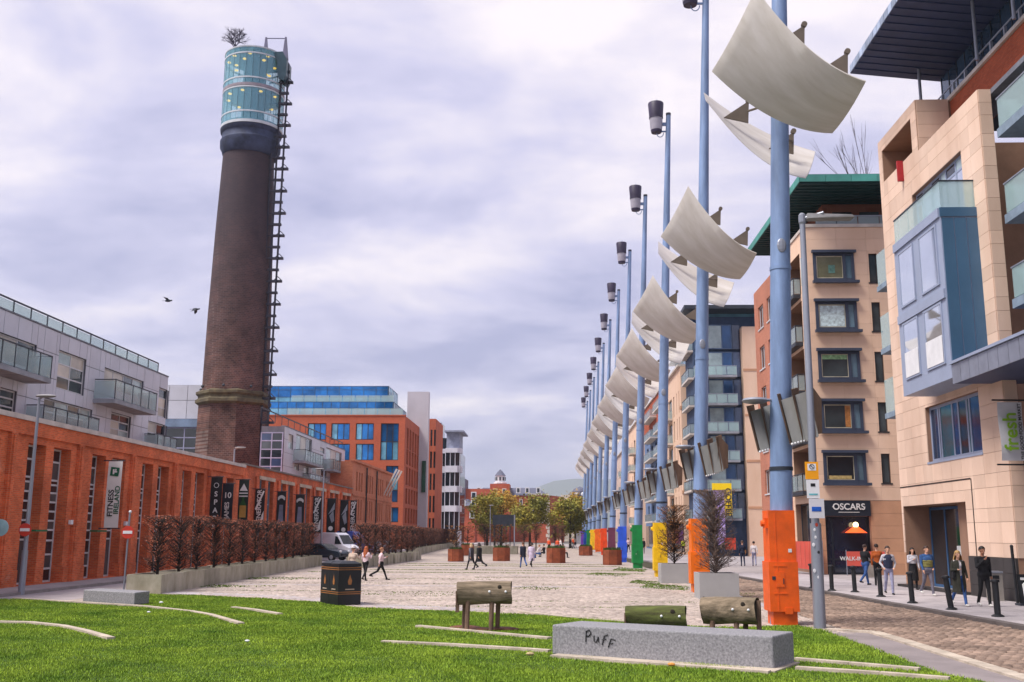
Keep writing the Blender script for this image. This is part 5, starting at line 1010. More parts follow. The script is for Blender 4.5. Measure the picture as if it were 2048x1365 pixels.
bench('shorter granite bench at the lawn edge before the concrete planters', [G(165, 1206), G(268, 1213), G(298, 1209)], .42)
sl = MB(); aa, bb, cc = [Vector((p.x, p.y, 0)) for p in (G(1100, 1316), G(1550, 1349), G(1600, 1330))]; sl.prism([aa, bb, cc, aa+(cc-bb)], .0, .05); o = sl.build('bench_slab', STRIP, lawn)
def log_animal(label, loc, ang, mat, L_=1.3, r=.27, h=.62, tail=True, legs=True):
    t = thing('log_animal', label, 'play sculpture', loc, 'log animals on the lawn', local=True); t.rotation_euler = (0, 0, ang)
    m = MB(); n = 18; V = []; rings = 9
    for j in range(rings):
        x = -L_/2+L_*j/(rings-1)
        for i in range(n): a = 2*math.pi*i/n; rr = r*(1+.05*math.sin(3*a+j*.5)+.03*math.sin(7*a+j)); V.append((x+.02*math.sin(a*2), rr*math.cos(a), h+r*.95+rr*math.sin(a)))
    F_ = [(j*n+i, j*n+(i+1) % n, (j+1)*n+(i+1) % n, (j+1)*n+i) for j in range(rings-1) for i in range(n)]; m.add(V, F_); b_ = m.build('body', mat, t, smooth=True)
    for s in (-1, 1):
        e_ = MB(); vs = [(s*(L_/2-.02), r*.99*math.cos(2*math.pi*i/n), h+r*.95+r*.99*math.sin(2*math.pi*i/n)) for i in range(n)]; e_.add(vs, [tuple(range(n))]); e_.add([(s*(L_/2-.0), r*.86*math.cos(2*math.pi*i/n), h+r*.95+r*.86*math.sin(2*math.pi*i/n)) for i in range(n)], [tuple(range(n))]); e_.build('end_grain', LOGE, t)
    if legs:
        for (x, y, l) in ((-L_*.36, .13, .06), (-L_*.30, -.14, -.05), (L_*.14, -.14, -.04), (L_*.26, .13, .05)): g = MB(); g.tube((x-.02, y*1.25, 0), (x, y, h+.08), .055, .06, 9); g.build('leg', LEGW, t)
    if tail: g = MB(); g.box(L_/2-.02, L_/2+.07, -.06, .06, h-.35, h+r*1.75); g.build('head_post', LEGW, t)
    else: g = MB(); g.box(-L_/2-.04, -L_/2+.05, -.05, .05, h-.2, h+.3); g.build('tail_post', LEGW, t)
    for x in (.12, L_/2-.14): e_ = MB(); e_.sphere((x, -r*.98, h+r*1.1), .03, 8, 6); e_.build('eye_bolt', WHITE, t)
    k = MB(); k.sphere((L_*.28, -r*.85, h+r*1.5), .05, 8, 6, (1, .4, 1)); k.build('knot', LOGE, t); return t
p = G(968, 1263); log_animal('brown log animal on four posts standing alone by the paving', (p.x, p.y, .02), .06, LOG, tail=False)
p = G(1313, 1287); log_animal('moss green log animal half hidden behind the granite bench', (p.x, p.y, .02), -.12, LOGM, L_=1.28, r=.24, h=.3, tail=False)
p = G(1462, 1283); log_animal('grey log animal with open dark end beside the orange cabinet', (p.x, p.y, .02), -.38, LOG, L_=1.2, r=.29, h=.36)
for (u, v) in ((958, 1262), (1005, 1261), (930, 1258)): 
    c_ = G(u, v); m = MB(); m.sphere((c_.x, c_.y, .03), .3, 10, 6, (1.4, .9, .18)); m.build('bare_earth', M('earth', (110, 66, 46), var=.3, scale=5, bump=.5), lawn)
# litter
for i, (u, v, s_, mt) in enumerate([(494, 1291, .045, WHITE), (322, 1211, .06, WHITE), (297, 1231, .045, WHITE), (1060, 1318, .07, M('dry_leaf', (200, 180, 130))), (1343, 1340, .06, M('tan_leaf', (216, 150, 70)))]):
    c_ = G(u, v); m = MB(); m.sphere((c_.x, c_.y, .09), s_, 7, 4, (1.2, .8, .55)); me = m.mesh('litter', mt); o = put('litter_scrap', me); tag(o, ['white paper cup crumpled on the open lawn', 'flat white paper scrap near the short bench', 'small white scrap in front of the short bench', 'pale dry leaf left of the long bench', 'orange brown leaf before the long bench'][i], 'litter', 'scraps on the lawn')

# double litter bin
BINM = M('bin_black', (30, 34, 40), rough=.35, var=.12); BGOLD = M('bin_gold', (170, 112, 64), rough=.5)
pb_, pl_, pr_ = G(675, 1213), G(631, 1206), G(716, 1212); c0 = Vector((pb_.x, pb_.y, 0)); ex_ = (Vector((pr_.x, pr_.y, 0))-c0); ey_ = Vector((-.62, .95, 0)).normalized()
t = thing('street_bin', 'black double litter bin with gold bands and flame icons', 'litter bin', c0[:]); Wb = .72; e1 = Vector((.86, .5, 0)).normalized()
e1 = (Vector((.9, .12, 0))).normalized(); e2 = Vector((-.8, .6, 0)).normalized()
e2 = Vector((-.58, .81, 0)).normalized(); e1 = Vector((.81, .58, 0)).normalized()
for k in range(2):
    o0 = c0+e2*(k*.71); m = MB(); q4 = [o0, o0+e1*.8, o0+e1*.8+e2*.695, o0+e2*.695]; m.prism(q4, .03, 1.22); bb_ = m.build('bin', BINM, t)
    m = MB(); cc = sum(q4, Vector())/4; m.add([(*p_[:2], 1.23) for p_ in q4]+[(*(p_*.98+cc*.02)[:2], 1.32) for p_ in q4]+[(*(p_*.55+cc*.45)[:2], 1.40) for p_ in q4], [(0, 1, 5, 4), (1, 2, 6, 5), (2, 3, 7, 6), (3, 0, 4, 7), (4, 5, 9, 8), (5, 6, 10, 9), (6, 7, 11, 10), (7, 4, 8, 11), (8, 9, 10, 11), (3, 2, 1, 0)]); m.build('lid', BINM, bb_)
    for z in (.36, .42, 1.12, 1.18):
        m = MB(); g = .006; m.prism([o0-e1*g-e2*g, o0+e1*(.8+g)-e2*g, o0+e1*(.8+g)+e2*(.695+g), o0-e1*g+e2*(.695+g)], z, z+.022); m.build('gold_band', BGOLD, bb_)
    faces = [(o0+e2*.35-e1*.008, -e2, -e1)]+([(o0+e1*.4-e2*.008, e1, -e2)] if k == 0 else [])
    for (cp_, ux, nn) in faces:
        m = MB(); pr = [(-.05, .66), (.05, .66), (.075, .78), (.03, .88), (.0, .98), (-.03, .88), (-.075, .76)]; vs = [tuple(cp_+ux*a_)[:2]+(z_,) for a_, z_ in pr]; m.add(vs, [tuple(range(7))]); m.build('flame_icon', BGOLD, bb_, fix=False)
        m = MB(); vs = [tuple(cp_+ux*a_)[:2]+(z_,) for a_, z_ in ((-.16, .5), (.16, .5), (.16, .53), (-.16, .53))]; m.add(vs, [(0, 1, 2, 3)]); m.build('lettering_line', M('bin_print', (190, 170, 150)), bb_, fix=False)
# ------------------------------------------------------------ planters
def twig_tree(name, sx, sy, z0, z1, nl, nt, leaf, bark, seed, tr=.07, lsz=.03, rise=(.1, .55)):
    r = random.Random(seed); L_ = MB(); B = MB(); cxs = [0]
    B.tube((0, 0, -.2), (.02, .01, z1*.95), tr, tr*.35, 7)
    tips = []
    for i in range(nt):
        z = r.uniform(z0, z1*.97); a = r.uniform(0, 2*math.pi); l = r.uniform(.35, 1.0); e_ = Vector((sx/2*l*math.cos(a)*1.25, sy/2*l*math.sin(a)*1.25, min(z1, z+r.uniform(*rise)*(l+.2)))); e_.x = max(-sx/2, min(sx/2, e_.x)); e_.y = max(-sy/2, min(sy/2, e_.y))
        s_ = Vector((0, 0, z*.92)); m_ = s_.lerp(e_, .5)+Vector((r.uniform(-.06, .06), r.uniform(-.06, .06), r.uniform(-.02, .06))); B.tube(s_, m_, .016, .011, 4, False); B.tube(m_, e_, .011, .005, 4, False); tips.append((m_, e_))
        for k in range(3):
            q_ = m_.lerp(e_, r.random()); f_ = q_+Vector((r.uniform(-.25, .25), r.uniform(-.25, .25), r.uniform(-.02, .3))); f_.x = max(-sx/2, min(sx/2, f_.x)); f_.y = max(-sy/2, min(sy/2, f_.y)); f_.z = min(f_.z, z1); B.tube(q_, f_, .006, .003, 3, False); tips.append((q_, f_))
    for i in range(nl):
        a_, b_ = tips[r.randrange(len(tips))]; p_ = a_.lerp(b_, r.random())+Vector((r.gauss(0, .03), r.gauss(0, .03), r.gauss(0, .03))); u_ = Vector((r.gauss(0, 1), r.gauss(0, 1), r.gauss(0, 1))).normalized(); v_ = u_.orthogonal().normalized(); s_ = lsz*r.uniform(.6, 1.4)
        L_.add([p_-u_*s_, p_+v_*s_*.55, p_+u_*s_, p_-v_*s_*.55], [(0, 1, 2, 3)])
    return B.mesh(name+'_trunk', bark), L_.mesh(name+'_leaves', leaf, fix=False)
BARK = M('dark_bark', (58, 46, 42), rough=.95, var=.2, scale=5); BEECH = leaf_mat('brown_beech_leaf', (164, 98, 74), (124, 74, 58), .4, 1.5); HORN = leaf_mat('ochre_leaf', (150, 100, 50), (110, 66, 40), .4, 1.5); TWIG = leaf_mat('grey_twig_leaf', (138, 104, 84), (100, 78, 68), .35, 1.5)
beech = [twig_tree('beech', 2.5, 1.1, .05, 2.32, 800, 170, BEECH, BARK, s_, tr=.065, lsz=.036) for s_ in (1, 2, 3)]
def planter_tree(name, label, group, loc, meshes, rot=0, sc=1.0):
    t = thing(name, label, 'tree', loc, group, local=True); t.rotation_euler = (0, 0, rot); t.scale = (sc, sc, sc); put('trunk', meshes[0], t); put('crown', meshes[1], t); return t
def conc_planter(label, x0, x1, y0, y1, h, group, mat=CONC, rot=0, name='concrete_planter', cx_=None):
    t = thing(name, label, 'planter', ((x0+x1)/2, (y0+y1)/2, 0), group); w_ = .08
    m = MB(); m.box(x0, x1, y0, y0+w_, 0, h); m.box(x0, x1, y1-w_, y1, 0, h); m.box(x0, x0+w_, y0+w_, y1-w_, 0, h-.002); m.box(x1-w_, x1, y0+w_, y1-w_, 0, h-.002); me = m.mesh('box', mat); o = put('box', me, t); s = MB(); s.box(x0+w_, x1-w_, y0+w_, y1-w_, .05, h-.1); s.build('soil', SOIL, t); return t
def planter_row(y0, y1, xr, step, which, first=None, last=None, z=.62):
    n = max(1, round((y1-y0)/step)); L_ = (y1-y0)/n
    for k in range(n):
        a, b = y0+L_*k, y0+L_*(k+1); x = xr((a+b)/2)+random.uniform(-.03, .03); w_ = first if k == 0 else last if k == n-1 else None
        conc_planter(f'grey concrete planter, {w_}' if w_ else f'grey concrete planter in the {which}', x-1.34, x, a+.025, b-.025, .71+random.uniform(-.012, .012), f'concrete planters, {which}')
        planter_tree('beech_hedge_tree', f'clipped brown beech in the planter {w_}' if w_ else f'clipped brown beech tree in the {which}', f'beech trees, {which}', (x-.67, (a+b)/2, z), beech[k % 3], math.pi/2+(math.pi if k % 2 else 0), random.uniform(.97, 1.03))
planter_row(38.7, 73.0, lambda y: -14.66-.047*(y-39), 2.65, 'long row before the brick warehouse', 'first of the long row by the no entry sign', 'last of the long row before the van')
planter_row(68.5, 92.0, lambda y: -12.3+.037*(y-69), 2.65, 'row in front of the parked van', None, None)
planter_row(111, 200, lambda y: -14.1-.04*(y-110), 2.7, 'far row along the square', None, 'at the far end of the last row')
g1 = twig_tree('hornbeam', 1.6, 1.35, .05, 3.1, 2600, 380, TWIG, M('grey_bark', (112, 98, 92), rough=.95, var=.2, scale=5), 11, tr=.06, lsz=.022, rise=(.15, .75)); g2 = twig_tree('hornbeam_b', 1.6, 1.3, .1, 2.85, 2400, 230, HORN, BARK, 12, tr=.05, lsz=.03, rise=(.15, .65))
GP = M('grey_planter', (166, 164, 164), rough=.8, var=.06, scale=1); a = G(1400, 1200)
conc_planter('big grey planter with a bare tree before the second orange cabinet', a.x, a.x+1.42, a.y, a.y+1.42, .93, 'big grey planters by the masts', GP); planter_tree('hornbeam_tree', 'bare grey twigged tree in the nearer big grey planter', 'trees in the grey planters', (a.x+.71, a.y+.71, .85), g1)
a = G(1323, 1168); conc_planter('big grey planter with a russet tree beside the yellow cabinet', a.x, a.x+1.42, a.y, a.y+1.42, .93, 'big grey planters by the masts', GP); planter_tree('hornbeam_tree', 'russet leaved tree in the farther big grey planter', 'trees in the grey planters', (a.x+.71, a.y+.71, .85), g2)
# octagonal rust steel planters
sh = [twig_tree('shrub', 1.5, 1.5, .1, 1.6, 260, 40, HORN, BARK, s_, tr=.05, lsz=.05) for s_ in (21, 22)]; SHR = leaf_mat('shrub_green', (70, 92, 40), (46, 62, 26), .35, 2)
def oct_planter(label, u, v, wpx, hpx, plant):
    c_ = G(u, v); y = c_.y+.4; R_ = wpx/FPX*y/2/.96; H_ = hpx/FPX*y; t = thing('corten_planter', label, 'planter', (c_.x, y+R_*.5, 0), 'rust steel planters in the square'); cx, cy = c_.x, y+R_*.5
    m = MB(); m.lathe([(R_, .02), (R_, H_), (R_-.06, H_), (R_-.06, .1)], (cx, cy), 8, cap=False, ph=math.pi/8); me = m.mesh('side', RUST); put('side', me, t); m = MB(); m.lathe([(R_-.07, H_-.1), (R_-.07, H_-.06)], (cx, cy), 8, ph=math.pi/8); m.build('soil', SOIL, t)
    for k in range(8): a = math.pi/8+k*math.pi/4; e_ = MB(); e_.tube((cx+R_*math.cos(a), cy+R_*math.sin(a), .02), (cx+R_*math.cos(a), cy+R_*math.sin(a), H_+.01), .02, n=4); e_.build('corner_seam', RUST, t)
    g = MB(); r = random.Random(u)
    for i in range(160): a, d = r.uniform(0, 6.28), R_*.85*math.sqrt(r.random()); p_ = Vector((cx+d*math.cos(a), cy+d*math.sin(a), H_-.05)); g.add([p_+Vector((-.05, 0, 0)), p_+Vector((.05, 0, 0)), p_+Vector((r.gauss(0, .06), r.gauss(0, .06), r.uniform(.1, .3)))], [(0, 1, 2)])
    g.build('ground_cover', SHR, t, fix=False)
    if plant is not None:
        planter_tree('planter_shrub', plant, 'shrubs in the rust planters', (cx, cy, H_-.1), sh[int(u) % 2], u, 1.25)
oct_planter('rust steel planter with an orange shrub near the left hedge', 910, 1124, 31, 24, 'orange brown shrub in the planter nearest the left hedge')
oct_planter('rust steel planter partly behind the couple in black', 934, 1112, 25, 21, 'sparse red shrub in the planter behind the couple in black')
oct_planter('rust steel planter with a tall brown shrub in front of the dark screen', 1002, 1123, 34, 26, 'tall brown shrub before the dark screen structure')
oct_planter('rust steel planter with people sitting around it', 1112, 1127, 38, 29, None)
oct_planter('small rust steel planter in front of the violet cabinet', 1172, 1112, 27, 18, None)
oct_planter('rust steel planter standing before the plum and blue cabinets', 1226, 1131, 37, 29, None)

# ------------------------------------------------------------ trees at the far end
def leafy(name, label, loc, h, rx, ry, leafm, seed, n=7000, trunk=.25, base=.28, lsz=.16, group='autumn trees at the end of the square'):
    r = random.Random(seed); t = thing(name, label, 'tree', loc, group, local=True); B = MB(); tips = []; B.tube((0, 0, -.1), (0, 0, h*.55), trunk, trunk*.5, 8); B.tube((0, 0, h*.55), (.1, 0, h*.9), trunk*.5, .04, 6)
    for i in range(26):
        z = r.uniform(h*base, h*.85); a = r.uniform(0, 6.28); f = math.sin(math.pi*min(1, max(0, (z/h-base+.12)/(1.12-base))))**.7; e_ = Vector((rx*f*math.cos(a)*r.uniform(.5, .9), ry*f*math.sin(a)*r.uniform(.5, .9), min(h*.95, z+r.uniform(.3, .14*h+.4)))); B.tube((0, 0, z*.9), e_, trunk*.25, .03, 5, False); tips.append(e_)
        for k in range(3): g_ = e_+Vector((r.gauss(0, rx*.22), r.gauss(0, ry*.22), r.gauss(0, h*.06))); B.tube(e_*.7+Vector((0, 0, z*.27)), g_, .03, .012, 4, False); tips.append(g_)
    L_ = MB()
    for i in range(n):
        c_ = tips[r.randrange(len(tips))]; p_ = c_+Vector((r.gauss(0, rx*.15), r.gauss(0, ry*.15), r.gauss(0, h*.045))); u_ = Vector((r.gauss(0, 1), r.gauss(0, 1), r.gauss(0, 1))).normalized(); v_ = u_.orthogonal(); s_ = lsz*r.uniform(.6, 1.4); L_.add([p_-u_*s_, p_+v_*s_*.6, p_+u_*s_, p_-v_*s_*.6], [(0, 1, 2, 3)])
    B.build('trunk', BARK, t); L_.build('crown', leafm, t, fix=False); return t
AUT = leaf_mat('autumn_green', (150, 136, 50), (84, 94, 36), .35, .35); AUT2 = leaf_mat('autumn_yellow', (184, 142, 52), (122, 104, 40), .35, .3)
for (u, vt, vb, Y, rx, m_, lb, sd) in [(975, 995, 1068, 175, 3.1, AUT, 'green and yellow tree left of the dark screen', 1), (1002, 990, 1068, 190, 3.0, AUT2, 'golden tree right behind the dark screen', 2), (1060, 990, 1068, 172, 3.3, AUT, 'full olive green tree in front of the brick corner building', 3), (1140, 1002, 1070, 170, 3.2, AUT, 'round green tree next to the violet cabinet mast', 4), (1150, 992, 1068, 215, 3.0, AUT2, 'orange topped tree behind the round green one', 5)]:
    a = AY(u, vt, Y); leafy('autumn_tree', lb, (a.x, Y, 0), a.z, rx, rx, m_, sd, n=5200)
fb = beech[1]
for i, (u, Y) in enumerate([(1048, 140), (1072, 140), (990, 132), (970, 132), (1110, 150), (1125, 150)]):
    a = AY(u, 1060, Y); t = planter_tree('pleached_beech', 'brown clipped beech on a clear stem across the end of the square', 'clipped beeches across the end', (a.x, Y, 1.3), fb, i, .95); s = MB(); s.tube((0, 0, -1.4), (0, 0, .4), .09, n=6); s.build('stem', BARK, t)
# bare trees
def bare(name, label, loc, h, spread, seed, r0=.25, depth=5, mat=BARK, up=.5, cat='tree', kids=3):
    r = random.Random(seed); B = MB(); 
    def grow(p, d, l, rad, k):
        e_ = p+d*l; B.tube(p, e_, rad, rad*.68, 6 if k > 2 else 3, False)
        if k == 0: return
        for i in range(kids if k < depth else kids+1):
            nd = (d+Vector((r.gauss(0, spread), r.gauss(0, spread), r.gauss(up*.3, .25)))).normalized(); grow(p.lerp(e_, r.uniform(.55, 1)), nd, l*r.uniform(.55, .8), rad*.6, k-1)
    grow(Vector((0, 0, 0)), Vector((0, 0, 1)), h*.36, r0, depth); t = thing(name, label, cat, loc, local=True); B.build('branches', mat, t); return t
a = AY(1738, 258, 92); bare('bare_tree', 'tall bare winter tree rising behind the cream buildings', (a.x+3.4, 92, 0), a.z*.94, .13, 5, r0=.24, depth=6, kids=3)
bs_ = bare('roof_bush', 'bare bush sprouting from the rim of the chimney top', (CX-1.3, CY-2.2, 52.5), 3.2, .6, 9, r0=.06, depth=5, up=.3, cat='bush', kids=4, mat=M('grey_twigs', (84, 78, 96))); bs_.scale = (1.7, 1.7, 1.15); bs_.location.z = 51.9

# ------------------------------------------------------------ street furniture
def bollard(label, u, v, tilt=0, z=.12):
    c_ = G(u, v, z); t = thing('bollard', label, 'bollard', (c_.x, c_.y, z), 'black bollards along the kerb', local=True); t.rotation_euler = (0, tilt, 0)
    m = MB(); m.lathe([(.085, .06), (.085, .95)], n=14); m.build('post', BLACK, t, smooth=True); m = MB(); m.lathe([(.12, .93), (.125, .96), (.11, 1.0), (.03, 1.02)], n=14); m.build('cap', BLACK, t, smooth=True); m = MB(); m.lathe([(.17, 0), (.17, .03), (.1, .07)], n=16); m.build('base_plate', BLACK, t, smooth=True); return t
for lb, u, v, tl in [('straight black bollard in front of the man with his hand raised', 1996, 1234, -.01), ('black bollard leaning away beside the woman in the parka', 1903, 1220, -.12), ('black bollard in front of the woman in the pale jacket', 1825, 1207, -.03), ('black bollard in front of the man in the navy vest', 1762, 1194, -.02), ('black bollard near the man in the dark jacket seen from behind', 1710, 1185, -.02), ('black bollard just right of the signed lamp post', 1664, 1182, 0), ('black bollard just left of the signed lamp post', 1625, 1177, -.02)]: bollard(lb, u, v, tl)
c_ = G(1965, 1160, .1); t = thing('black_pole', 'thin black pole against the plinth behind the last bollard', 'pole', (15.5, 35.6, .1)); m = MB(); m.tube((15.6, 35.4, .1), (15.55, 35.4, 1.95), .05, n=10); m.build('shaft', BLACK, t); m = MB(); m.sphere((15.55, 35.4, 1.97), .06, 8, 6); m.build('finial', BLACK, t)
def post_box(label, x, y): # steel wall bin
    t = thing('steel_bin', label, 'litter bin', (x, y, .12)); m = MB(); m.box(x-.22, x+.22, y-.18, y+.18, .12, 1.05); m.build('body', M('brushed_steel', (186, 180, 172), rough=.35, metal=.6), t); m = MB(); m.box(x-.24, x+.24, y-.2, y+.2, 1.055, 1.12); m.build('lid', GALV, t); m = MB(); m.box(x-.12, x+.1, y-.2, y-.185, .86, .98); m.build('slot', BLACK, t)
post_box('slim steel bin on the pavement behind the man in black', 15.3, 36.4); post_box('slim steel bin under the welcome banner outside OSCARS', 17.15, 56.2)
t = thing('sandwich_board', 'black pavement board with a white chalk drawing by the plinth', 'sign', (15.4, 33.9, .12)); m = MB(); m.add([(15.05, 33.9, .18), (15.75, 33.9, .18), (15.75, 34.05, 1.1), (15.05, 34.05, 1.1)], [(0, 1, 2, 3)]); m.add([(15.05, 34.0, .18), (15.75, 34.0, .18), (15.75, 34.08, 1.1), (15.05, 34.08, 1.1)], [(3, 2, 1, 0)]); m.build('board', BLACK, t, fix=False); m = MB(); m.box(15.0, 15.8, 33.85, 34.25, .12, .19); m.build('foot', DARK, t)
m = MB(); m.tube((15.2, 33.91, .4), (15.2, 33.99, .8), .035, n=6); m.tube((15.2, 33.99, .8), (15.35, 33.99, .85), .03, n=6); m.box(15.12, 15.3, 33.97, 33.99, .92, 1.0); m.build('chalk_drawing', BANT, t)
# signed lamp post at the lawn corner
c_ = G(1640, 1258); x, y = c_.x, c_.y
t = thing('sign_lamp_post', 'grey lamp post covered with stickers and notices at the lawn corner', 'lamp post', (x, y, 0)); ln = lambda z: x+.0065*z
m = MB(); m.tube((x, y, 0), (ln(2.6), y, 2.6), .155, .14, 16, True); m.tube((ln(2.6), y, 2.601), (ln(10.6), y, 10.6), .105, .075, 14); m.build('pole', GALV, t, smooth=True); m = MB(); m.lathe([(.06, 10.5), (.1, 10.6), (.1, 10.8), (.05, 10.86)], (ln(10.6), y), 12); m.tube((ln(10.6), y, 10.7), (ln(10.6)+.5, y-.3, 10.78), .04, n=8); hd = m.build('bracket', GALV, t); m = MB(); m.add([(ln(10.6)+.1, y-.2, 10.66), (ln(10.6)+1.25, y-.5, 10.6), (ln(10.6)+1.25, y-.1, 10.6), (ln(10.6)+.1, y+.1, 10.66), (ln(10.6)+.1, y-.2, 10.8), (ln(10.6)+1.2, y-.5, 10.66), (ln(10.6)+1.2, y-.1, 10.66), (ln(10.6)+.1, y+.1, 10.8)], [(3, 2, 1, 0), (4, 5, 6, 7), (0, 1, 5, 4), (1, 2, 6, 5), (2, 3, 7, 6), (3, 0, 4, 7)]); m.build('luminaire', M('lamp_grey', (150, 148, 150)), hd)
def notice(u0, u1, v0, v1, mat, name): a, b = AY(u0, v0, y-.2), AY(u1, v1, y-.2); m = MB(); m.box(a.x, b.x, y-.19, y-.165, b.z, a.z); return m.build(name, mat, t), a, b
s, a, b = notice(1610, 1638, 924, 959, M('amber_sign', (240, 160, 16), var=.04), 'amber_sign'); m = MB(); m.box(a.x+.06, b.x-.06, y-.195, y-.191, (a.z+b.z)/2+.0, a.z-.05); m.build('symbol_field', WHITE, s)
m = MB(); rr = .06; cx_, cz_ = (a.x+b.x)/2, (a.z+b.z)/2+.1; m.path([(cx_+rr*math.cos(i*.524), y-.2, cz_+rr*math.sin(i*.524)) for i in range(13)], .008, 4); m.tube((cx_-.04, y-.2, cz_+.04), (cx_+.04, y-.2, cz_-.04), .01, n=4); m.build('symbol', BANK, s)
s, a, b = notice(1613, 1640, 960, 997, WHITE, 'white_notice'); m = MB(); m.box(a.x+.1, b.x-.1, y-.196, y-.191, a.z-.17, a.z-.09); m.build('pictogram', BANK, s); m = MB(); m.box(a.x+.05, b.x-.05, y-.196, y-.191, b.z+.08, b.z+.12); m.build('teal_line', M('teal_print', (110, 190, 200)), s)
s, a, b = notice(1618, 1650, 998, 1037, M('grey_notice', (206, 204, 210), var=.04), 'grey_notice'); m = MB(); m.box(a.x+.06, b.x-.08, y-.196, y-.191, b.z+.17, a.z-.2); m.build('blue_picture', M('blue_print', (28, 96, 200), var=.3, scale=6), s)
for (u, v, r_, mt) in [(1636, 1050, .05, M('red_sticker', (190, 70, 50))), (1632, 1060, .04, WHITE), (1630, 1090, .05, WHITE), (1640, 1105, .04, BANK), (1632, 1142, .05, WHITE), (1640, 1155, .04, WHITE), (1634, 1075, .04, WHITE)]: p_ = AY(u, v, y-.16); m = MB(); m.sphere((p_.x-.03, y-.142, p_.z), r_*.8, 8, 4, (1, .12, 1.3)); m.build('sticker', mt, t)
def lamp_post(label, u, v, htop, armx, group='slim street lamps by the brick fronts', z=0):
    c_ = G(u, v); x, y = c_.x, c_.y; t = thing('street_lamp', label, 'street lamp', (x, y, z), group); m = MB(); m.tube((x, y, z), (x, y, 1.6), .12, .11, 12); m.tube((x, y, 1.601), (x, y, htop), .085, .05, 10); m.build('pole', GALV, t, smooth=True); m = MB(); m.tube((x, y, htop-.05), (x+armx*.4, y-.1, htop+.06), .035, n=6); m.build('arm', GALV, t); m = MB(); m.sphere((x+armx*.62, y-.12, htop+.07), .42, 10, 6, (1, .45, .16)); m.build('luminaire', M('lamp_grey', (150, 148, 150)), t, smooth=True); return t, x, y
p0 = G(42, 1190); h_ = AY(80, 797, p0.y).z; t1, x1_, y1_ = lamp_post('slim grey street lamp carrying a no entry sign before the brick warehouse', 42, 1190, h_, .5)
p0 = G(456, 1133); lamp_post('slim grey street lamp rising behind the beech planters', 456, 1133, AY(462, 898, p0.y).z, .7); p0 = G(641, 1120); lamp_post('slim grey street lamp next to the white van', 641, 1120, AY(639, 940, p0.y).z, -.6)
p0 = G(980, 1098); lamp_post('pale lamp post with round head among the autumn trees', 980, 1098, AY(980, 1012, p0.y).z, .2, 'lamps at the end of the square')
def no_entry(t, x, y, z, r=.3):
    m = MB(); m.lathe([(r, 0), (r, .02)], n=24); me = m.mesh('sign_disc', M('sign_red', (196, 56, 40), var=.05)); me.transform(basis((x, y, z), (1, 0, 0), (0, 0, 1))); s = put('sign_disc', me, t); m = MB(); m.box(x-r*.75, x+r*.75, y-.03, y-.022, z-.055, z+.055); m.build('white_bar', WHITE, s); return s
no_entry(t1, x1_+.0, y1_-.14, AY(47, 1060, y1_).z, .24)
c_ = G(250, 1187); x, y = c_.x, c_.y-.15; t = thing('no_entry_sign', 'no entry sign on a thin pale pole by the first planter', 'road sign', (x, y, 0)); m = MB(); m.tube((x, y, 0), (x+.02, y, AY(257, 1040, y).z+.3), .035, n=10); m.build('pole', GALV, t); no_entry(t, x+.02, y-.06, AY(261, 1065, y).z, .24); m = MB(); m.sphere((x+.03, y, AY(257, 1040, y).z+.3), .06, 8, 6); m.build('lamp', WHITE, t)
c_ = G(-12, 1195); t = thing('round_sign', 'pale blue backed round sign at the edge by the brick warehouse', 'road sign', (c_.x, c_.y, 0)); zz = AY(0, 1056, c_.y).z; m = MB(); m.tube((c_.x-.25, c_.y, 0), (c_.x-.25, c_.y, zz+.4), .04, n=8); m.build('pole', GALV, t); m = MB(); m.lathe([(.3, 0), (.3, .02)], n=24); me = m.mesh('disc', M('pale_blue', (150, 186, 196))); me.transform(basis((c_.x+.02, c_.y-.06, zz), (1, 0, 0), (0, 0, 1))); put('disc', me, t)
# birds over the square
for (lb, u, v, Y) in (('dark bird flying with raised wings, upper of two', 336, 602, 60), ('dark bird flying with lowered wings, lower of two', 391, 619, 60)):
    a = AY(u, v, Y); t = thing('bird', lb, 'bird', a[:], 'birds in flight'); up = 1 if u < 350 else -1
    m = MB(); m.sphere(a, .1, 8, 6, (2.1, .9, .8)); m.sphere((a.x+.22, a.y, a.z+.02), .055, 6, 5); m.add([(a.x-.15, a.y, a.z), (a.x-.36, a.y-.07, a.z), (a.x-.36, a.y+.07, a.z)], [(0, 1, 2), (2, 1, 0)]); m.build('body', DARK, t, fix=False)
    for s_ in (-1, 1):
        m = MB(); r_ = Vector(a); e1_ = r_+Vector((-.05, s_*.22, up*.13)); e2_ = r_+Vector((-.18, s_*.42, up*.2-.04)); m.add([r_+Vector((.1, 0, .04)), e1_+Vector((.09, 0, 0)), e2_, e1_+Vector((-.1, 0, 0)), r_+Vector((-.09, 0, .03))], [(0, 1, 3, 4), (1, 2, 3), (4, 3, 1, 0), (3, 2, 1)]); m.build('wing', DARK, t, fix=False)
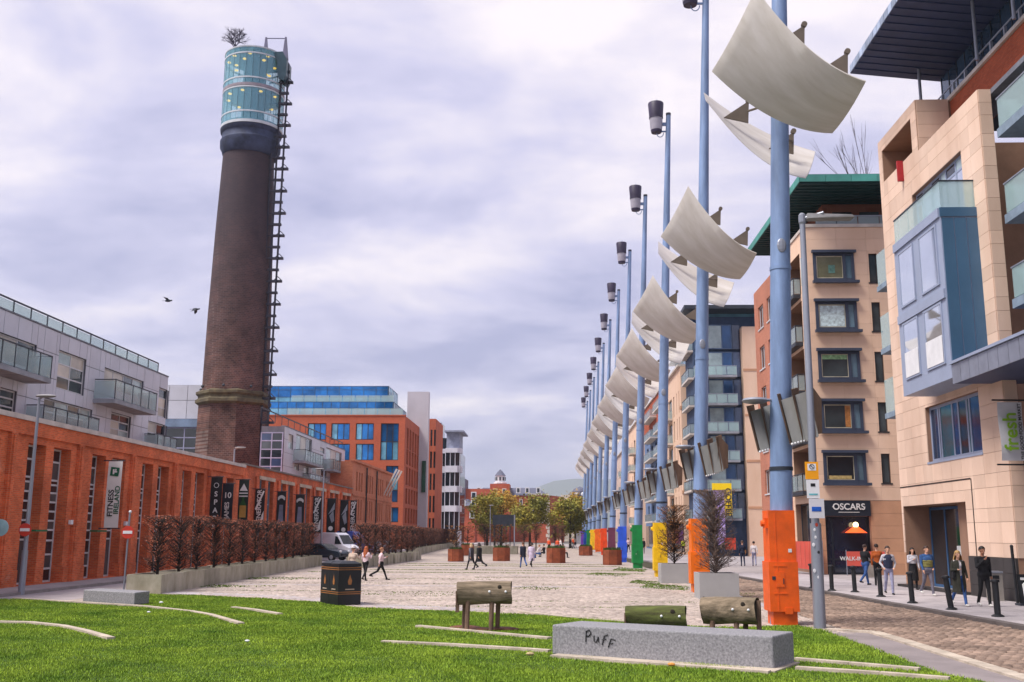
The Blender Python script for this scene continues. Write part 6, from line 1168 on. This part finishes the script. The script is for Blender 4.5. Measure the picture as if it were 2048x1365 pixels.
# ------------------------------------------------------------ vehicles
TYRE = M('tyre', (26, 26, 28), rough=.9); CARGL = glass('car_glass', (40, 48, 56), rough=.04)
def vehicle(name, label, cat, loc, rot, prof, W_, paint, glasspolys, wheels, wr, group):
    """side profile (x forward, z) extruded across the width with tumblehome"""
    t = thing(name, label, cat, loc, group, local=True); t.rotation_euler = (0, 0, rot); n = len(prof); m = MB(); zt = max(p[1] for p in prof)
    tuck = lambda z: W_/2-(.0 if z < .9 else (z-.9)*.09)
    V = [(p[0], s*tuck(p[1]), p[1]) for s in (-1, 1) for p in prof]; m.add(V, [tuple(range(n-1, -1, -1)), tuple(range(n, 2*n))]+[(i, (i+1) % n, n+(i+1) % n, n+i) for i in range(n)]); me = m.mesh('body', paint); o = put('body', me, t); bv = o.modifiers.new('b', 'BEVEL'); bv.width = .07; bv.segments = 3; bv.limit_method = 'ANGLE'
    for gp in glasspolys:
        if gp[0] == 'side':
            for s in (-1, 1): g = MB(); vs = [(p[0], s*(tuck(p[1])+.012), p[1]) for p in gp[1]]; g.add(vs, [tuple(range(len(vs))), tuple(range(len(vs)-1, -1, -1))]); g.build('side_window', CARGL, t, fix=False)
        else: g = MB(); (xa, za_), (xb, zb_) = gp[1]; nx = Vector((zb_-za_, 0, -(xb-xa))).normalized()*.015*gp[2]; g.add([Vector((xa, -tuck(za_)+.1, za_))+nx, Vector((xa, tuck(za_)-.1, za_))+nx, Vector((xb, tuck(zb_)-.14, zb_))+nx, Vector((xb, -tuck(zb_)+.14, zb_))+nx], [(0, 1, 2, 3), (3, 2, 1, 0)]); g.build('windscreen', CARGL, t, fix=False)
    for x in wheels:
        for s in (-1, 1):
            g = MB(); g.tube((x, s*(W_/2-.2), wr), (x, s*(W_/2+.01), wr), wr, wr, 20); wh = g.build('wheel', TYRE, t); g = MB(); g.tube((x, s*(W_/2+.0), wr), (x, s*(W_/2+.02), wr), wr*.6, wr*.55, 14); g.build('rim', GALV, wh)
    fx = max(p[0] for p in prof)
    for s in (-1, 1): g = MB(); g.sphere((fx-.06, s*W_*.36, .78), .13, 8, 6, (.5, 1.3, .8)); g.build('headlight', WHITE, t)
    g = MB(); g.box(fx-.03, fx+.03, -W_*.3, W_*.3, .42, .6); g.build('bumper', DARK, t); return t
VAN = [(-2.6, .35), (2.45, .35), (2.55, .6), (2.5, 1.0), (1.75, 1.25), (1.1, 2.15), (.8, 2.3), (-2.45, 2.32), (-2.6, 2.1)]
vg = [('side', [(.85, 1.3), (1.6, 1.3), (1.1, 1.95), (.85, 2.0)]), ('front', [(1.72, 1.3), (1.14, 2.08)], 1)]
a = AY(672, 1110, 93)
vehicle('white_van', 'white panel van parked between the brick fronts and the planters', 'van', (a.x-.3, 93, 0), -.42, VAN, 1.95, M('van_white', (222, 222, 230), rough=.3, var=.04), vg, (-1.6, 1.65), .33, 'parked vehicles')
a = AY(718, 1110, 104); vehicle('blue_van', 'blue roofed van behind the white van', 'van', (a.x-1.2, 104, 0), -.2, [(x, z*1.07) for x, z in VAN], 1.95, M('van_blue', (66, 92, 180), rough=.3, var=.04), vg, (-1.6, 1.65), .33, 'parked vehicles')
CAR = [(-2.1, .3), (2.1, .3), (2.15, .6), (1.95, .82), (1.0, .95), (.35, 1.38), (-.9, 1.42), (-1.7, 1.0), (-2.12, .9)]
a = AY(646, 1118, 86); vehicle('dark_car', 'dark teal car parked in front of the white van', 'car', (a.x, 86, 0), -.35, CAR, 1.78, M('car_dark', (30, 44, 56), rough=.25, var=.05), [('side', [(.85, .98), (.3, 1.3), (-.85, 1.34), (-1.4, 1.0)]), ('front', [(.98, .98), (.38, 1.36)], 1)], (-1.3, 1.35), .31, 'parked vehicles')
a = AY(760, 1108, 112); vehicle('silver_car', 'silver car glimpsed through the far hedge', 'car', (a.x-.6, 118, 0), 1.5, CAR, 1.78, M('car_silver', (176, 180, 190), rough=.3, var=.05), [('side', [(.85, .98), (.3, 1.3), (-.85, 1.34), (-1.4, 1.0)]), ('front', [(.98, .98), (.38, 1.36)], 1)], (-1.3, 1.35), .31, 'parked vehicles')
# ------------------------------------------------------------ people
SKIN = M('skin', (206, 158, 132), rough=.55, var=.05, scale=6); SKIN_D = M('skin_tan', (166, 116, 90), rough=.55, var=.05, scale=6)
def cloth(nm, rgb): return M('cloth_'+nm, rgb, rough=.9, var=.18, scale=7, bump=.25, bscale=14)
def capsule(mb, p0, p1, r0, r1, sq=(1, 1)):
    p0, p1 = Vector(p0), Vector(p1); d = p1-p0
    if d.length < 1e-5: d = Vector((0, 0, 1e-3))
    dn = d.normalized(); a = Vector((1, 0, 0))-dn*dn.x
    if a.length < .1: a = Vector((0, 1, 0))-dn*dn.y
    a.normalize(); b = dn.cross(a); n = 12; rings = []
    for t_ in (-1, -.8, -.4, 0): rings.append((p0+dn*(t_*r0), r0*math.sqrt(max(0.0004, 1-t_*t_))))
    for t_ in (0, .4, .8, 1): rings.append((p1+dn*(t_*r1), r1*math.sqrt(max(0.0004, 1-t_*t_))))
    V = [c+a*(r*sq[0]*math.cos(2*math.pi*i/n))+b*(r*sq[1]*math.sin(2*math.pi*i/n)) for c, r in rings for i in range(n)]
    F_ = [(j*n+i, j*n+(i+1) % n, (j+1)*n+(i+1) % n, (j+1)*n+i) for j in range(len(rings)-1) for i in range(n)]
    mb.add(V, F_+[tuple(range(n-1, -1, -1)), tuple(range((len(rings)-1)*n, len(rings)*n))])
PEOPLE = []
def person(label, loc, face, H=1.72, top=None, legs=None, shoe=None, hair=(50, 36, 30), stride=.35, arms=None, hairlen=0, coat=None, skirt=None, skin=SKIN, group='people walking in the square', vox=.016, wide=1.0, sit=False, bag=None, hat=None, lean=0.0, sleeve=None, vest=None, puffer=None):
    """local frame: forward +Y, right +X, 1.75 m tall before scaling"""
    c = {}; s = stride; seg = []
    def S(tg, p0, p1, r0, r1, sq=(1, 1)): seg.append((tg, Vector(p0), Vector(p1), r0, r1, sq))
    hipz = .92 if not sit else .48
    torso_y = lean
    S('legs', (-.05, 0, hipz), (.05, 0, hipz), .135*wide, .135*wide, (1, 1.0))
    S('top', (0, .0, hipz+.08), (0, torso_y*.5, hipz+.28), .135*wide, .135*wide, (1.15, .85))
    S('top', (-.06, torso_y*.6, hipz+.36), (.06, torso_y*.6, hipz+.36), .135*wide, .135*wide, (1, 1)); S('top', (-.12, torso_y*.8, hipz+.47), (.12, torso_y*.8, hipz+.47), .078*wide, .078*wide)
    zs_ = hipz+.50; S('skin', (0, torso_y, zs_+.02), (0, torso_y+.02, zs_+.13), .056, .052)
    hz = zs_+.21; hy = torso_y+.03
    S('skin', (0, hy-.005, hz+.035), (0, hy-.01, hz+.03), .098, .098, (.84, 1)); S('skin', (0, hy+.025, hz-.055), (0, hy+.03, hz-.06), .062, .055, (.9, 1)); S('skin', (0, hy+.095, hz+.005), (0, hy+.108, hz-.02), .012, .017)
    for sx in (-1, 1): S('skin', (sx*.083, hy-.005, hz+.01), (sx*.086, hy-.008, hz-.02), .017, .013)
    feet = []
    for sx, ph in ((-1, 1), (1, -1)):
        h0 = Vector((sx*.085, 0, hipz-.03))
        if sit: k = Vector((sx*.11, .42, hipz+.02)); an = Vector((sx*.11, .46, .09))
        else:
            th_ = ph*s; kb = .12+max(0, -ph)*s*1.1; k = h0+Vector((sx*.005, math.sin(th_)*.43, -math.cos(th_)*.43)); an = k+Vector((0, math.sin(th_-kb)*.42, -math.cos(th_-kb)*.42))
        S('legs', h0, k, .088*wide, .062); S('legs', k, an, .06, .046); feet.append(an)
        to = Vector((0, .16, -.045)) if (ph > 0 or sit) else Vector((0, .14, -.075)); S('shoe', an+Vector((0, -.03, -.045)), an+to, .043, .036, (1, .9))
    zmin = min(min(p0.z-r0, p1.z-r1) for tg, p0, p1, r0, r1, q_ in seg)
    hands = []
    A = arms or [('swing', -s*.9), ('swing', s*.9)]
    for sx, ar in zip((-1, 1), A):
        sh_ = Vector((sx*.175*wide, torso_y*.9, hipz+.475))
        if ar[0] == 'swing': a_ = ar[1]; el = sh_+Vector((sx*.05, math.sin(a_)*.28, -math.cos(a_)*.28)); wr = el+Vector((sx*.0, math.sin(a_+.3)*.25, -math.cos(a_+.3)*.25))
        elif ar[0] == 'pocket': el = sh_+Vector((sx*.1, -.07, -.26)); wr = Vector((sx*.19, .09, hipz+.04))
        else: el = sh_+Vector(ar[1]); wr = el+Vector(ar[2])
        S('sleeve', sh_, el, .06*wide, .048); S('sleeve', el, wr, .047, .034); hd_ = (wr-el).normalized(); S('skin', wr+hd_*.01, wr+hd_*.075, .03, .034, (1, .6)); hands.append((wr, hd_, sx, ar[0]))
    mb = MB()
    for tg, p0, p1, r0, r1, q_ in seg: capsule(mb, p0, p1, r0, r1, q_)
    me = mb.mesh('body', SKIN, fix=False); o = bpy.data.objects.new('tmp', me); COL.objects.link(o); rm = o.modifiers.new('r', 'REMESH'); rm.mode = 'VOXEL'; rm.voxel_size = vox; sm = o.modifiers.new('s', 'SMOOTH'); sm.factor = .5; sm.iterations = 2
    PEOPLE.append(dict(o=o, seg=seg, hands=hands, label=label, loc=loc, face=face, sc=H/1.75, mats=dict(skin=skin, top=top, legs=legs, shoe=shoe or cloth('shoe_black', (30, 28, 30)), sleeve=sleeve or top), hair=hair, hairlen=hairlen, coat=coat, skirt=skirt, hz=hz, hy=hy, hipz=hipz, ty=torso_y, group=group, zmin=zmin, wide=wide, bag=bag, hat=hat, vest=vest, puffer=puffer, sit=sit))
def finish_people():
    dg = bpy.context.evaluated_depsgraph_get(); dg.update()
    for d in PEOPLE: d['me'] = bpy.data.meshes.new_from_object(d['o'].evaluated_get(dg))
    for d in PEOPLE:
        o = d['o']; old = o.data; bpy.data.objects.remove(o); me = d['me']; me.materials.clear(); order = ['skin', 'top', 'legs', 'shoe', 'sleeve']
        for k in order: me.materials.append(d['mats'][k])
        n = len(me.polygons); C = np.empty(n*3); me.polygons.foreach_get('center', C); C = C.reshape(-1, 3); best = np.full(n, 1e9); idx = np.zeros(n, int)
        for tg, p0, p1, r0, r1, q_ in d['seg']:
            a, b = np.array(p0), np.array(p1); ab = b-a; L2 = max(ab@ab, 1e-9); t_ = np.clip(((C-a)@ab)/L2, 0, 1); ds = np.linalg.norm(C-(a+t_[:, None]*ab), axis=1)-(r0+(r1-r0)*t_); m_ = ds < best; best[m_] = ds[m_]; idx[m_] = order.index(tg)
        me.polygons.foreach_set('material_index', idx.astype(np.int32)); me.polygons.foreach_set('use_smooth', np.ones(n, bool))
        t = thing('person', d['label'], 'person', d['loc'], d['group'], local=True); t.rotation_euler = (0, 0, d['face']); t.scale = (d['sc'],)*3; L0 = Vector(d['loc']); t.location = (L0.x, L0.y, L0.z-d['zmin']*d['sc'])
        # fingers grown from the palms into the same body mesh
        fm = MB()
        for wr, hd_, sx, kind in d['hands']:
            if kind == 'pocket': continue
            base = wr+hd_*.085; sd_ = Vector((0, 1, 0))-hd_*hd_.y; sd_.normalize(); cu = hd_.cross(sd_)*(-sx)
            for f in range(4):
                b0 = base+sd_*((f-1.5)*.016); l = (.034, .042, .038, .028)[f]; p1 = b0+hd_*l+cu*.006; p2 = p1+(hd_*.7+cu*.7)*l*.8; fm.tube(b0-hd_*.02, p1, .0085, .008, 6); fm.tube(p1, p2, .008, .006, 6)
            b0 = wr+hd_*.04+sd_*.03; p1 = b0+(sd_*.8+hd_*.6)*.035; p2 = p1+(sd_*.3+hd_*.9)*.028; fm.tube(b0-sd_*.015, p1, .011, .009, 6); fm.tube(p1, p2, .009, .007, 6)
        if fm.v:
            bm = bmesh.new(); bm.from_mesh(me); bv_ = [bm.verts.new(v) for v in fm.v]
            for f in fm.f:
                try: bm.faces.new([bv_[i] for i in f]).smooth = True
                except ValueError: pass
            bm.to_mesh(me); bm.free()
        me.name = 'body'; put('body', me, t)
        hm_ = M('hair_%d_%d_%d' % tuple(d['hair']), d['hair'], rough=.6, var=.25, scale=20); hz, hy = d['hz'], d['hy']; h = MB(); nU, nV = 16, 9; V = []
        for j in range(nV+1):
            for i in range(nU):
                a = 2*math.pi*i/nU; back = (1-math.sin(a))/2; lim = 1.25+.75*back; th_ = lim*j/nV; r_ = .108; x = .9*r_*math.sin(th_)*math.cos(a); y_ = r_*1.05*math.sin(th_)*math.sin(a); z = r_*1.05*math.cos(th_)
                V.append((x, hy-.014+y_, hz+.04+z))
        h.add(V, [(j*nU+i, j*nU+(i+1) % nU, (j+1)*nU+(i+1) % nU, (j+1)*nU+i) for j in range(nV) for i in range(nU)])
        if d['hairlen']:
            Lh = d['hairlen']; rows = 6; V = []; n_ = 11
            for j in range(rows+1):
                f = j/rows
                for i in range(n_): a = math.pi*(1.0+i/(n_-1))+(.25 if True else 0)*(-1+2*i/(n_-1)); rr = .104+.03*math.sin(f*2.5); V.append((rr*math.cos(a)*(1+.15*f), hy-.012+rr*math.sin(a)*(1+.1*f)-.02*f, hz+.03-f*Lh))
            h.add(V, [(j*n_+i, j*n_+i+1, (j+1)*n_+i+1, (j+1)*n_+i) for j in range(rows) for i in range(n_-1)])
        h.build('hair', hm_, t, smooth=True, fix=False)
        def shell(name, mat, rings, open_front=False):
            m = MB(); n_ = 18; V = []
            for (z, rx, ry, cy_) in rings:
                for i in range(n_): a = 2*math.pi*i/n_; w_ = 1+.03*math.sin(5*a+z*9); V.append((rx*w_*math.cos(a), cy_+ry*w_*math.sin(a), z))
            F_ = [(j*n_+i, j*n_+(i+1) % n_, (j+1)*n_+(i+1) % n_, (j+1)*n_+i) for j in range(len(rings)-1) for i in range(n_) if not (open_front and i in (4,))]
            m.add(V, F_); return m.build(name, mat, t, smooth=True, fix=False)
        hp, ty, wd = d['hipz'], d['ty'], d['wide']
        if d['coat']: mt, hem, op = d['coat']; shell('coat', mt, [(hp+.545, .07, .07, ty), (hp+.53, .15*wd, .10, ty*.9), (hp+.47, .225*wd, .135, ty*.85), (hp+.36, .215*wd, .155, ty*.6), (hp+.15, .195*wd, .16, ty*.3), (hp, .205*wd, .175, 0), ((hp+hem)/2, .215*wd, .19, 0), (hem, .225*wd, .2, -.01)], op)
        if d['vest']: shell('vest', d['vest'], [(hp+.535, .075, .075, ty), (hp+.5, .15*wd, .115, ty*.9), (hp+.40, .185*wd, .152, ty*.7), (hp+.2, .178*wd, .15, ty*.4), (hp+.02, .17*wd, .155, 0)])
        if d['puffer']: shell('puffer_band', d['puffer'], [(hp+.34, .19*wd, .15, ty*.6), (hp+.30, .205*wd, .17, ty*.5), (hp+.26, .188*wd, .15, ty*.5), (hp+.22, .203*wd, .168, ty*.4), (hp+.18, .186*wd, .15, ty*.4), (hp+.13, .2*wd, .165, .0), (hp+.08, .185*wd, .15, 0)])
        if d['skirt']: mt, hem = d['skirt']; shell('skirt', mt, [(hp+.16, .155, .125, 0), (hp, .178, .155, 0), ((hp+hem)/2, .2, .18, 0), (hem, .215, .2, 0)])
        if d['bag']: b = MB(); b.box(.17, .25, -.12, .14, hp-.05, hp+.18); b.tube((.2, 0, hp+.18), (-.12, ty, hp+.5), .012, n=5); b.build('shoulder_bag', d['bag'], t)
        if d['hat']: b = MB(); b.lathe([(.112, hz+.06), (.116, hz+.1), (.09, hz+.16), (.02, hz+.185)], (0, hy-.01), 14, cap=False); b.build('hat', d['hat'], t, smooth=True)
Z = .122
def gp(u, v, z=0): p_ = G(u, v, z); return (p_.x, p_.y, z)
BK = cloth('black', (30, 30, 34)); JEAN = cloth('denim', (58, 92, 150)); NAVYC = cloth('navy', (36, 42, 66)); GREYC = cloth('grey', (110, 108, 122)); LGREY = cloth('light_grey', (190, 188, 196)); WHT = cloth('white', (222, 214, 216)); PINK = cloth('pink', (226, 200, 206)); PARKA = cloth('parka_green', (52, 52, 44)); BLUEP = cloth('puffer_blue', (48, 84, 136)); OLIVE = cloth('puffer_olive', (128, 124, 72)); LILACC = cloth('lilac', (206, 192, 214)); ORA = cloth('orange_knit', (176, 88, 36)); HIVIS = cloth('orange_hi', (228, 92, 50)); LJEAN = cloth('pale_denim', (150, 150, 178)); BEIGE = cloth('beige', (196, 176, 160)); WSHOE = cloth('shoe_white', (214, 210, 206))
GR = 'people on the right hand pavement'
toward = math.pi
person('man in black raising a hand to his face by the last bollard', gp(1972, 1214, Z), toward+.12, 1.80, BK, BK, WSHOE, (30, 24, 22), .16, [('swing', -.15), ('pose', (.06, .10, -.25), (-.16, .16, .22))], skin=SKIN_D, group=GR, vox=.013, wide=1.08)
person('woman in a long dark parka and blue jeans carrying a bag', gp(1922, 1213, Z), toward+.1, 1.68, WHT, JEAN, WSHOE, (186, 146, 92), .28, [('swing', .1), ('pose', (.06, .02, -.26), (-.1, .2, .02))], .30, coat=(PARKA, .42, True), group=GR, vox=.013, sleeve=PARKA, bag=BK)
person('bearded man in a blue and olive puffer jacket with white shoes', gp(1858, 1192, Z), toward+.15, 1.76, BLUEP, GREYC, WSHOE, (58, 36, 28), .26, [('pocket',), ('swing', .2)], puffer=OLIVE, group=GR, vox=.013, wide=1.15, skin=SKIN)
person('woman in a pale jacket and black skirt holding a phone', gp(1829, 1180, Z), toward, 1.64, LGREY, BK, None, (44, 30, 26), .14, [('swing', .1), ('pose', (.05, .08, -.25), (-.15, .18, .1))], .34, skirt=(BK, .35), group=GR, vox=.014)
person('man in a navy vest over pale grey sleeves, hands in pockets', gp(1780, 1190, Z), toward-.1, 1.74, LGREY, LJEAN, None, (50, 34, 28), .22, [('pocket',), ('pocket',)], vest=NAVYC, group=GR, vox=.014)
person('man in a rust orange jumper walking away past OSCARS', gp(1757, 1172, Z), -.2, 1.76, ORA, BK, None, (44, 30, 24), .2, group=GR, vox=.016)
person('man in a dark jacket and jeans seen from behind', gp(1733, 1171, Z), -1.0, 1.76, BK, JEAN, None, (60, 40, 34), .34, [('swing', .3), ('pose', (.06, .08, -.25), (.02, .2, .06))], group=GR, vox=.016, wide=1.1)
person('man in navy with a tan bag walking away along the far pavement', gp(1486, 1133, .1), .0, 1.74, NAVYC, cloth('dark_denim', (40, 50, 74)), None, (90, 66, 52), .14, group=GR, vox=.02, bag=cloth('tan', (150, 104, 66)))
person('person in a white hoodie and pale trousers walking away', gp(1509, 1133, .1), -.1, 1.70, WHT, LJEAN, None, (40, 30, 28), .2, [('swing', .2), ('swing', -.5)], group=GR, vox=.02)
# in the square
person('girl with long ginger hair in a cropped pink top and black trousers', gp(730, 1163), -.35, 1.62, PINK, BK, None, (176, 92, 52), .3, [('swing', .15), ('pose', (.08, .1, -.22), (-.05, .16, .12))], .45, vox=.018)
person('woman with her hair up in a pale pink jumper and black trousers', gp(761, 1161), -1.25, 1.60, PINK, BK, None, (160, 108, 74), .48, [('pose', (-.03, .08, -.26), (.02, .2, .1)), ('swing', -.4)], vox=.018, wide=1.1)
person('person in a pale knitted hat partly hidden by the litter bin', gp(704, 1172), -.3, 1.66, BEIGE, GREYC, None, (120, 90, 70), .2, [('swing', .1), ('pose', (.1, .1, -.2), (-.05, .15, .1))], vox=.018, hat=WHT)
person('person in a dark coat with fair hair arm in arm with a friend', gp(942, 1140), 1.0, 1.66, GREYC, BK, None, (190, 160, 120), .4, None, .15, coat=(cloth('charcoal', (62, 60, 66)), .6, False), vox=.022)
person('person in a black coat walking with a fair haired friend', gp(958, 1140), .9, 1.72, BK, BK, None, (40, 30, 28), .5, None, .1, coat=(BK, .55, False), vox=.022)
person('person in a navy jacket and jeans beside someone in lilac', gp(1046, 1136), .4, 1.72, NAVYC, JEAN, None, (96, 66, 50), .35, coat=(cloth('dark_navy', (34, 38, 54)), .72, False), vox=.022)
person('person in a long lilac coat walking with someone in navy', gp(1063, 1135), -.3, 1.70, LILACC, BK, None, (52, 40, 36), .4, None, .1, coat=(LILACC, .45, False), vox=.022)
person('person in a white top sitting left of the rust planter', gp(1079, 1117), 1.2, 1.7, WHT, JEAN, None, (150, 110, 84), sit=True, vox=.024, arms=[('pose', (-.05, .1, -.24), (.05, .2, -.05)), ('pose', (.05, .1, -.24), (-.05, .2, -.05))])
person('person in black crouched on the seat left of the rust planter', gp(1088, 1115), 1.0, 1.7, BK, BK, None, (60, 40, 34), sit=True, vox=.024, arms=[('pose', (-.05, .1, -.24), (.05, .2, -.05)), ('pose', (.05, .1, -.24), (-.05, .2, -.05))])
person('person in an orange jacket sitting right of the rust planter', gp(1126, 1116), -1.4, 1.72, HIVIS, BK, None, (50, 36, 30), sit=True, vox=.024, arms=[('pose', (-.05, .1, -.24), (.05, .2, -.05)), ('pose', (.05, .1, -.24), (-.05, .2, -.05))])
for i, (u, v, fa, tp, lg, lb) in enumerate([(1098, 1105, 2.6, HIVIS, BK, 'standing figure in coral behind the rust planter'), (1115, 1106, 3.0, HIVIS, GREYC, 'standing figure in orange with grey trousers behind the planter'), (1121, 1105, 2.0, WHT, BK, 'standing figure in a white shirt behind the planter'), (1141, 1098, 1.0, BK, BK, 'small dark figure under the round green tree'), (1146, 1098, 2.2, HIVIS, BK, 'small figure in orange under the round green tree'), (1150, 1097, .3, BEIGE, NAVYC, 'small figure in beige under the round green tree'), (1316, 1106, .2, NAVYC, BK, 'figure in navy on the far pavement behind the yellow cabinet'), (1287, 1108, 3.0, BK, BK, 'figure in black between the green and yellow cabinets'), (1257, 1106, .3, PINK, BK, 'figure in pink between the blue and green cabinets'), (1367, 1110, .2, cloth('hi_vis_yellow', (214, 226, 60)), BK, 'figure in a yellow vest behind the russet tree')]):
    person(lb, gp(u, v, .1 if u > 1240 else 0), fa, 1.72, tp, lg, None, (50, 38, 32), .25, vox=.03)
finish_people()
# ------------------------------------------------------------ air
hz_ = MB(); hz_.box(-8990, 8990, -2990, 8400, -1.2, 420); hm_ = bpy.data.materials.new('air'); hm_.use_nodes = True; nt_ = hm_.node_tree; nt_.nodes.clear()
o_ = nt_.nodes.new('ShaderNodeOutputMaterial'); v_ = nt_.nodes.new('ShaderNodeVolumePrincipled'); v_.inputs['Color'].default_value = (.8, .88, 1, 1); v_.inputs['Density'].default_value = 1.7e-4; v_.inputs['Anisotropy'].default_value = .2
nt_.links.new(v_.outputs[0], o_.inputs['Volume']); tag(hz_.build('haze', hm_), kind='stuff')
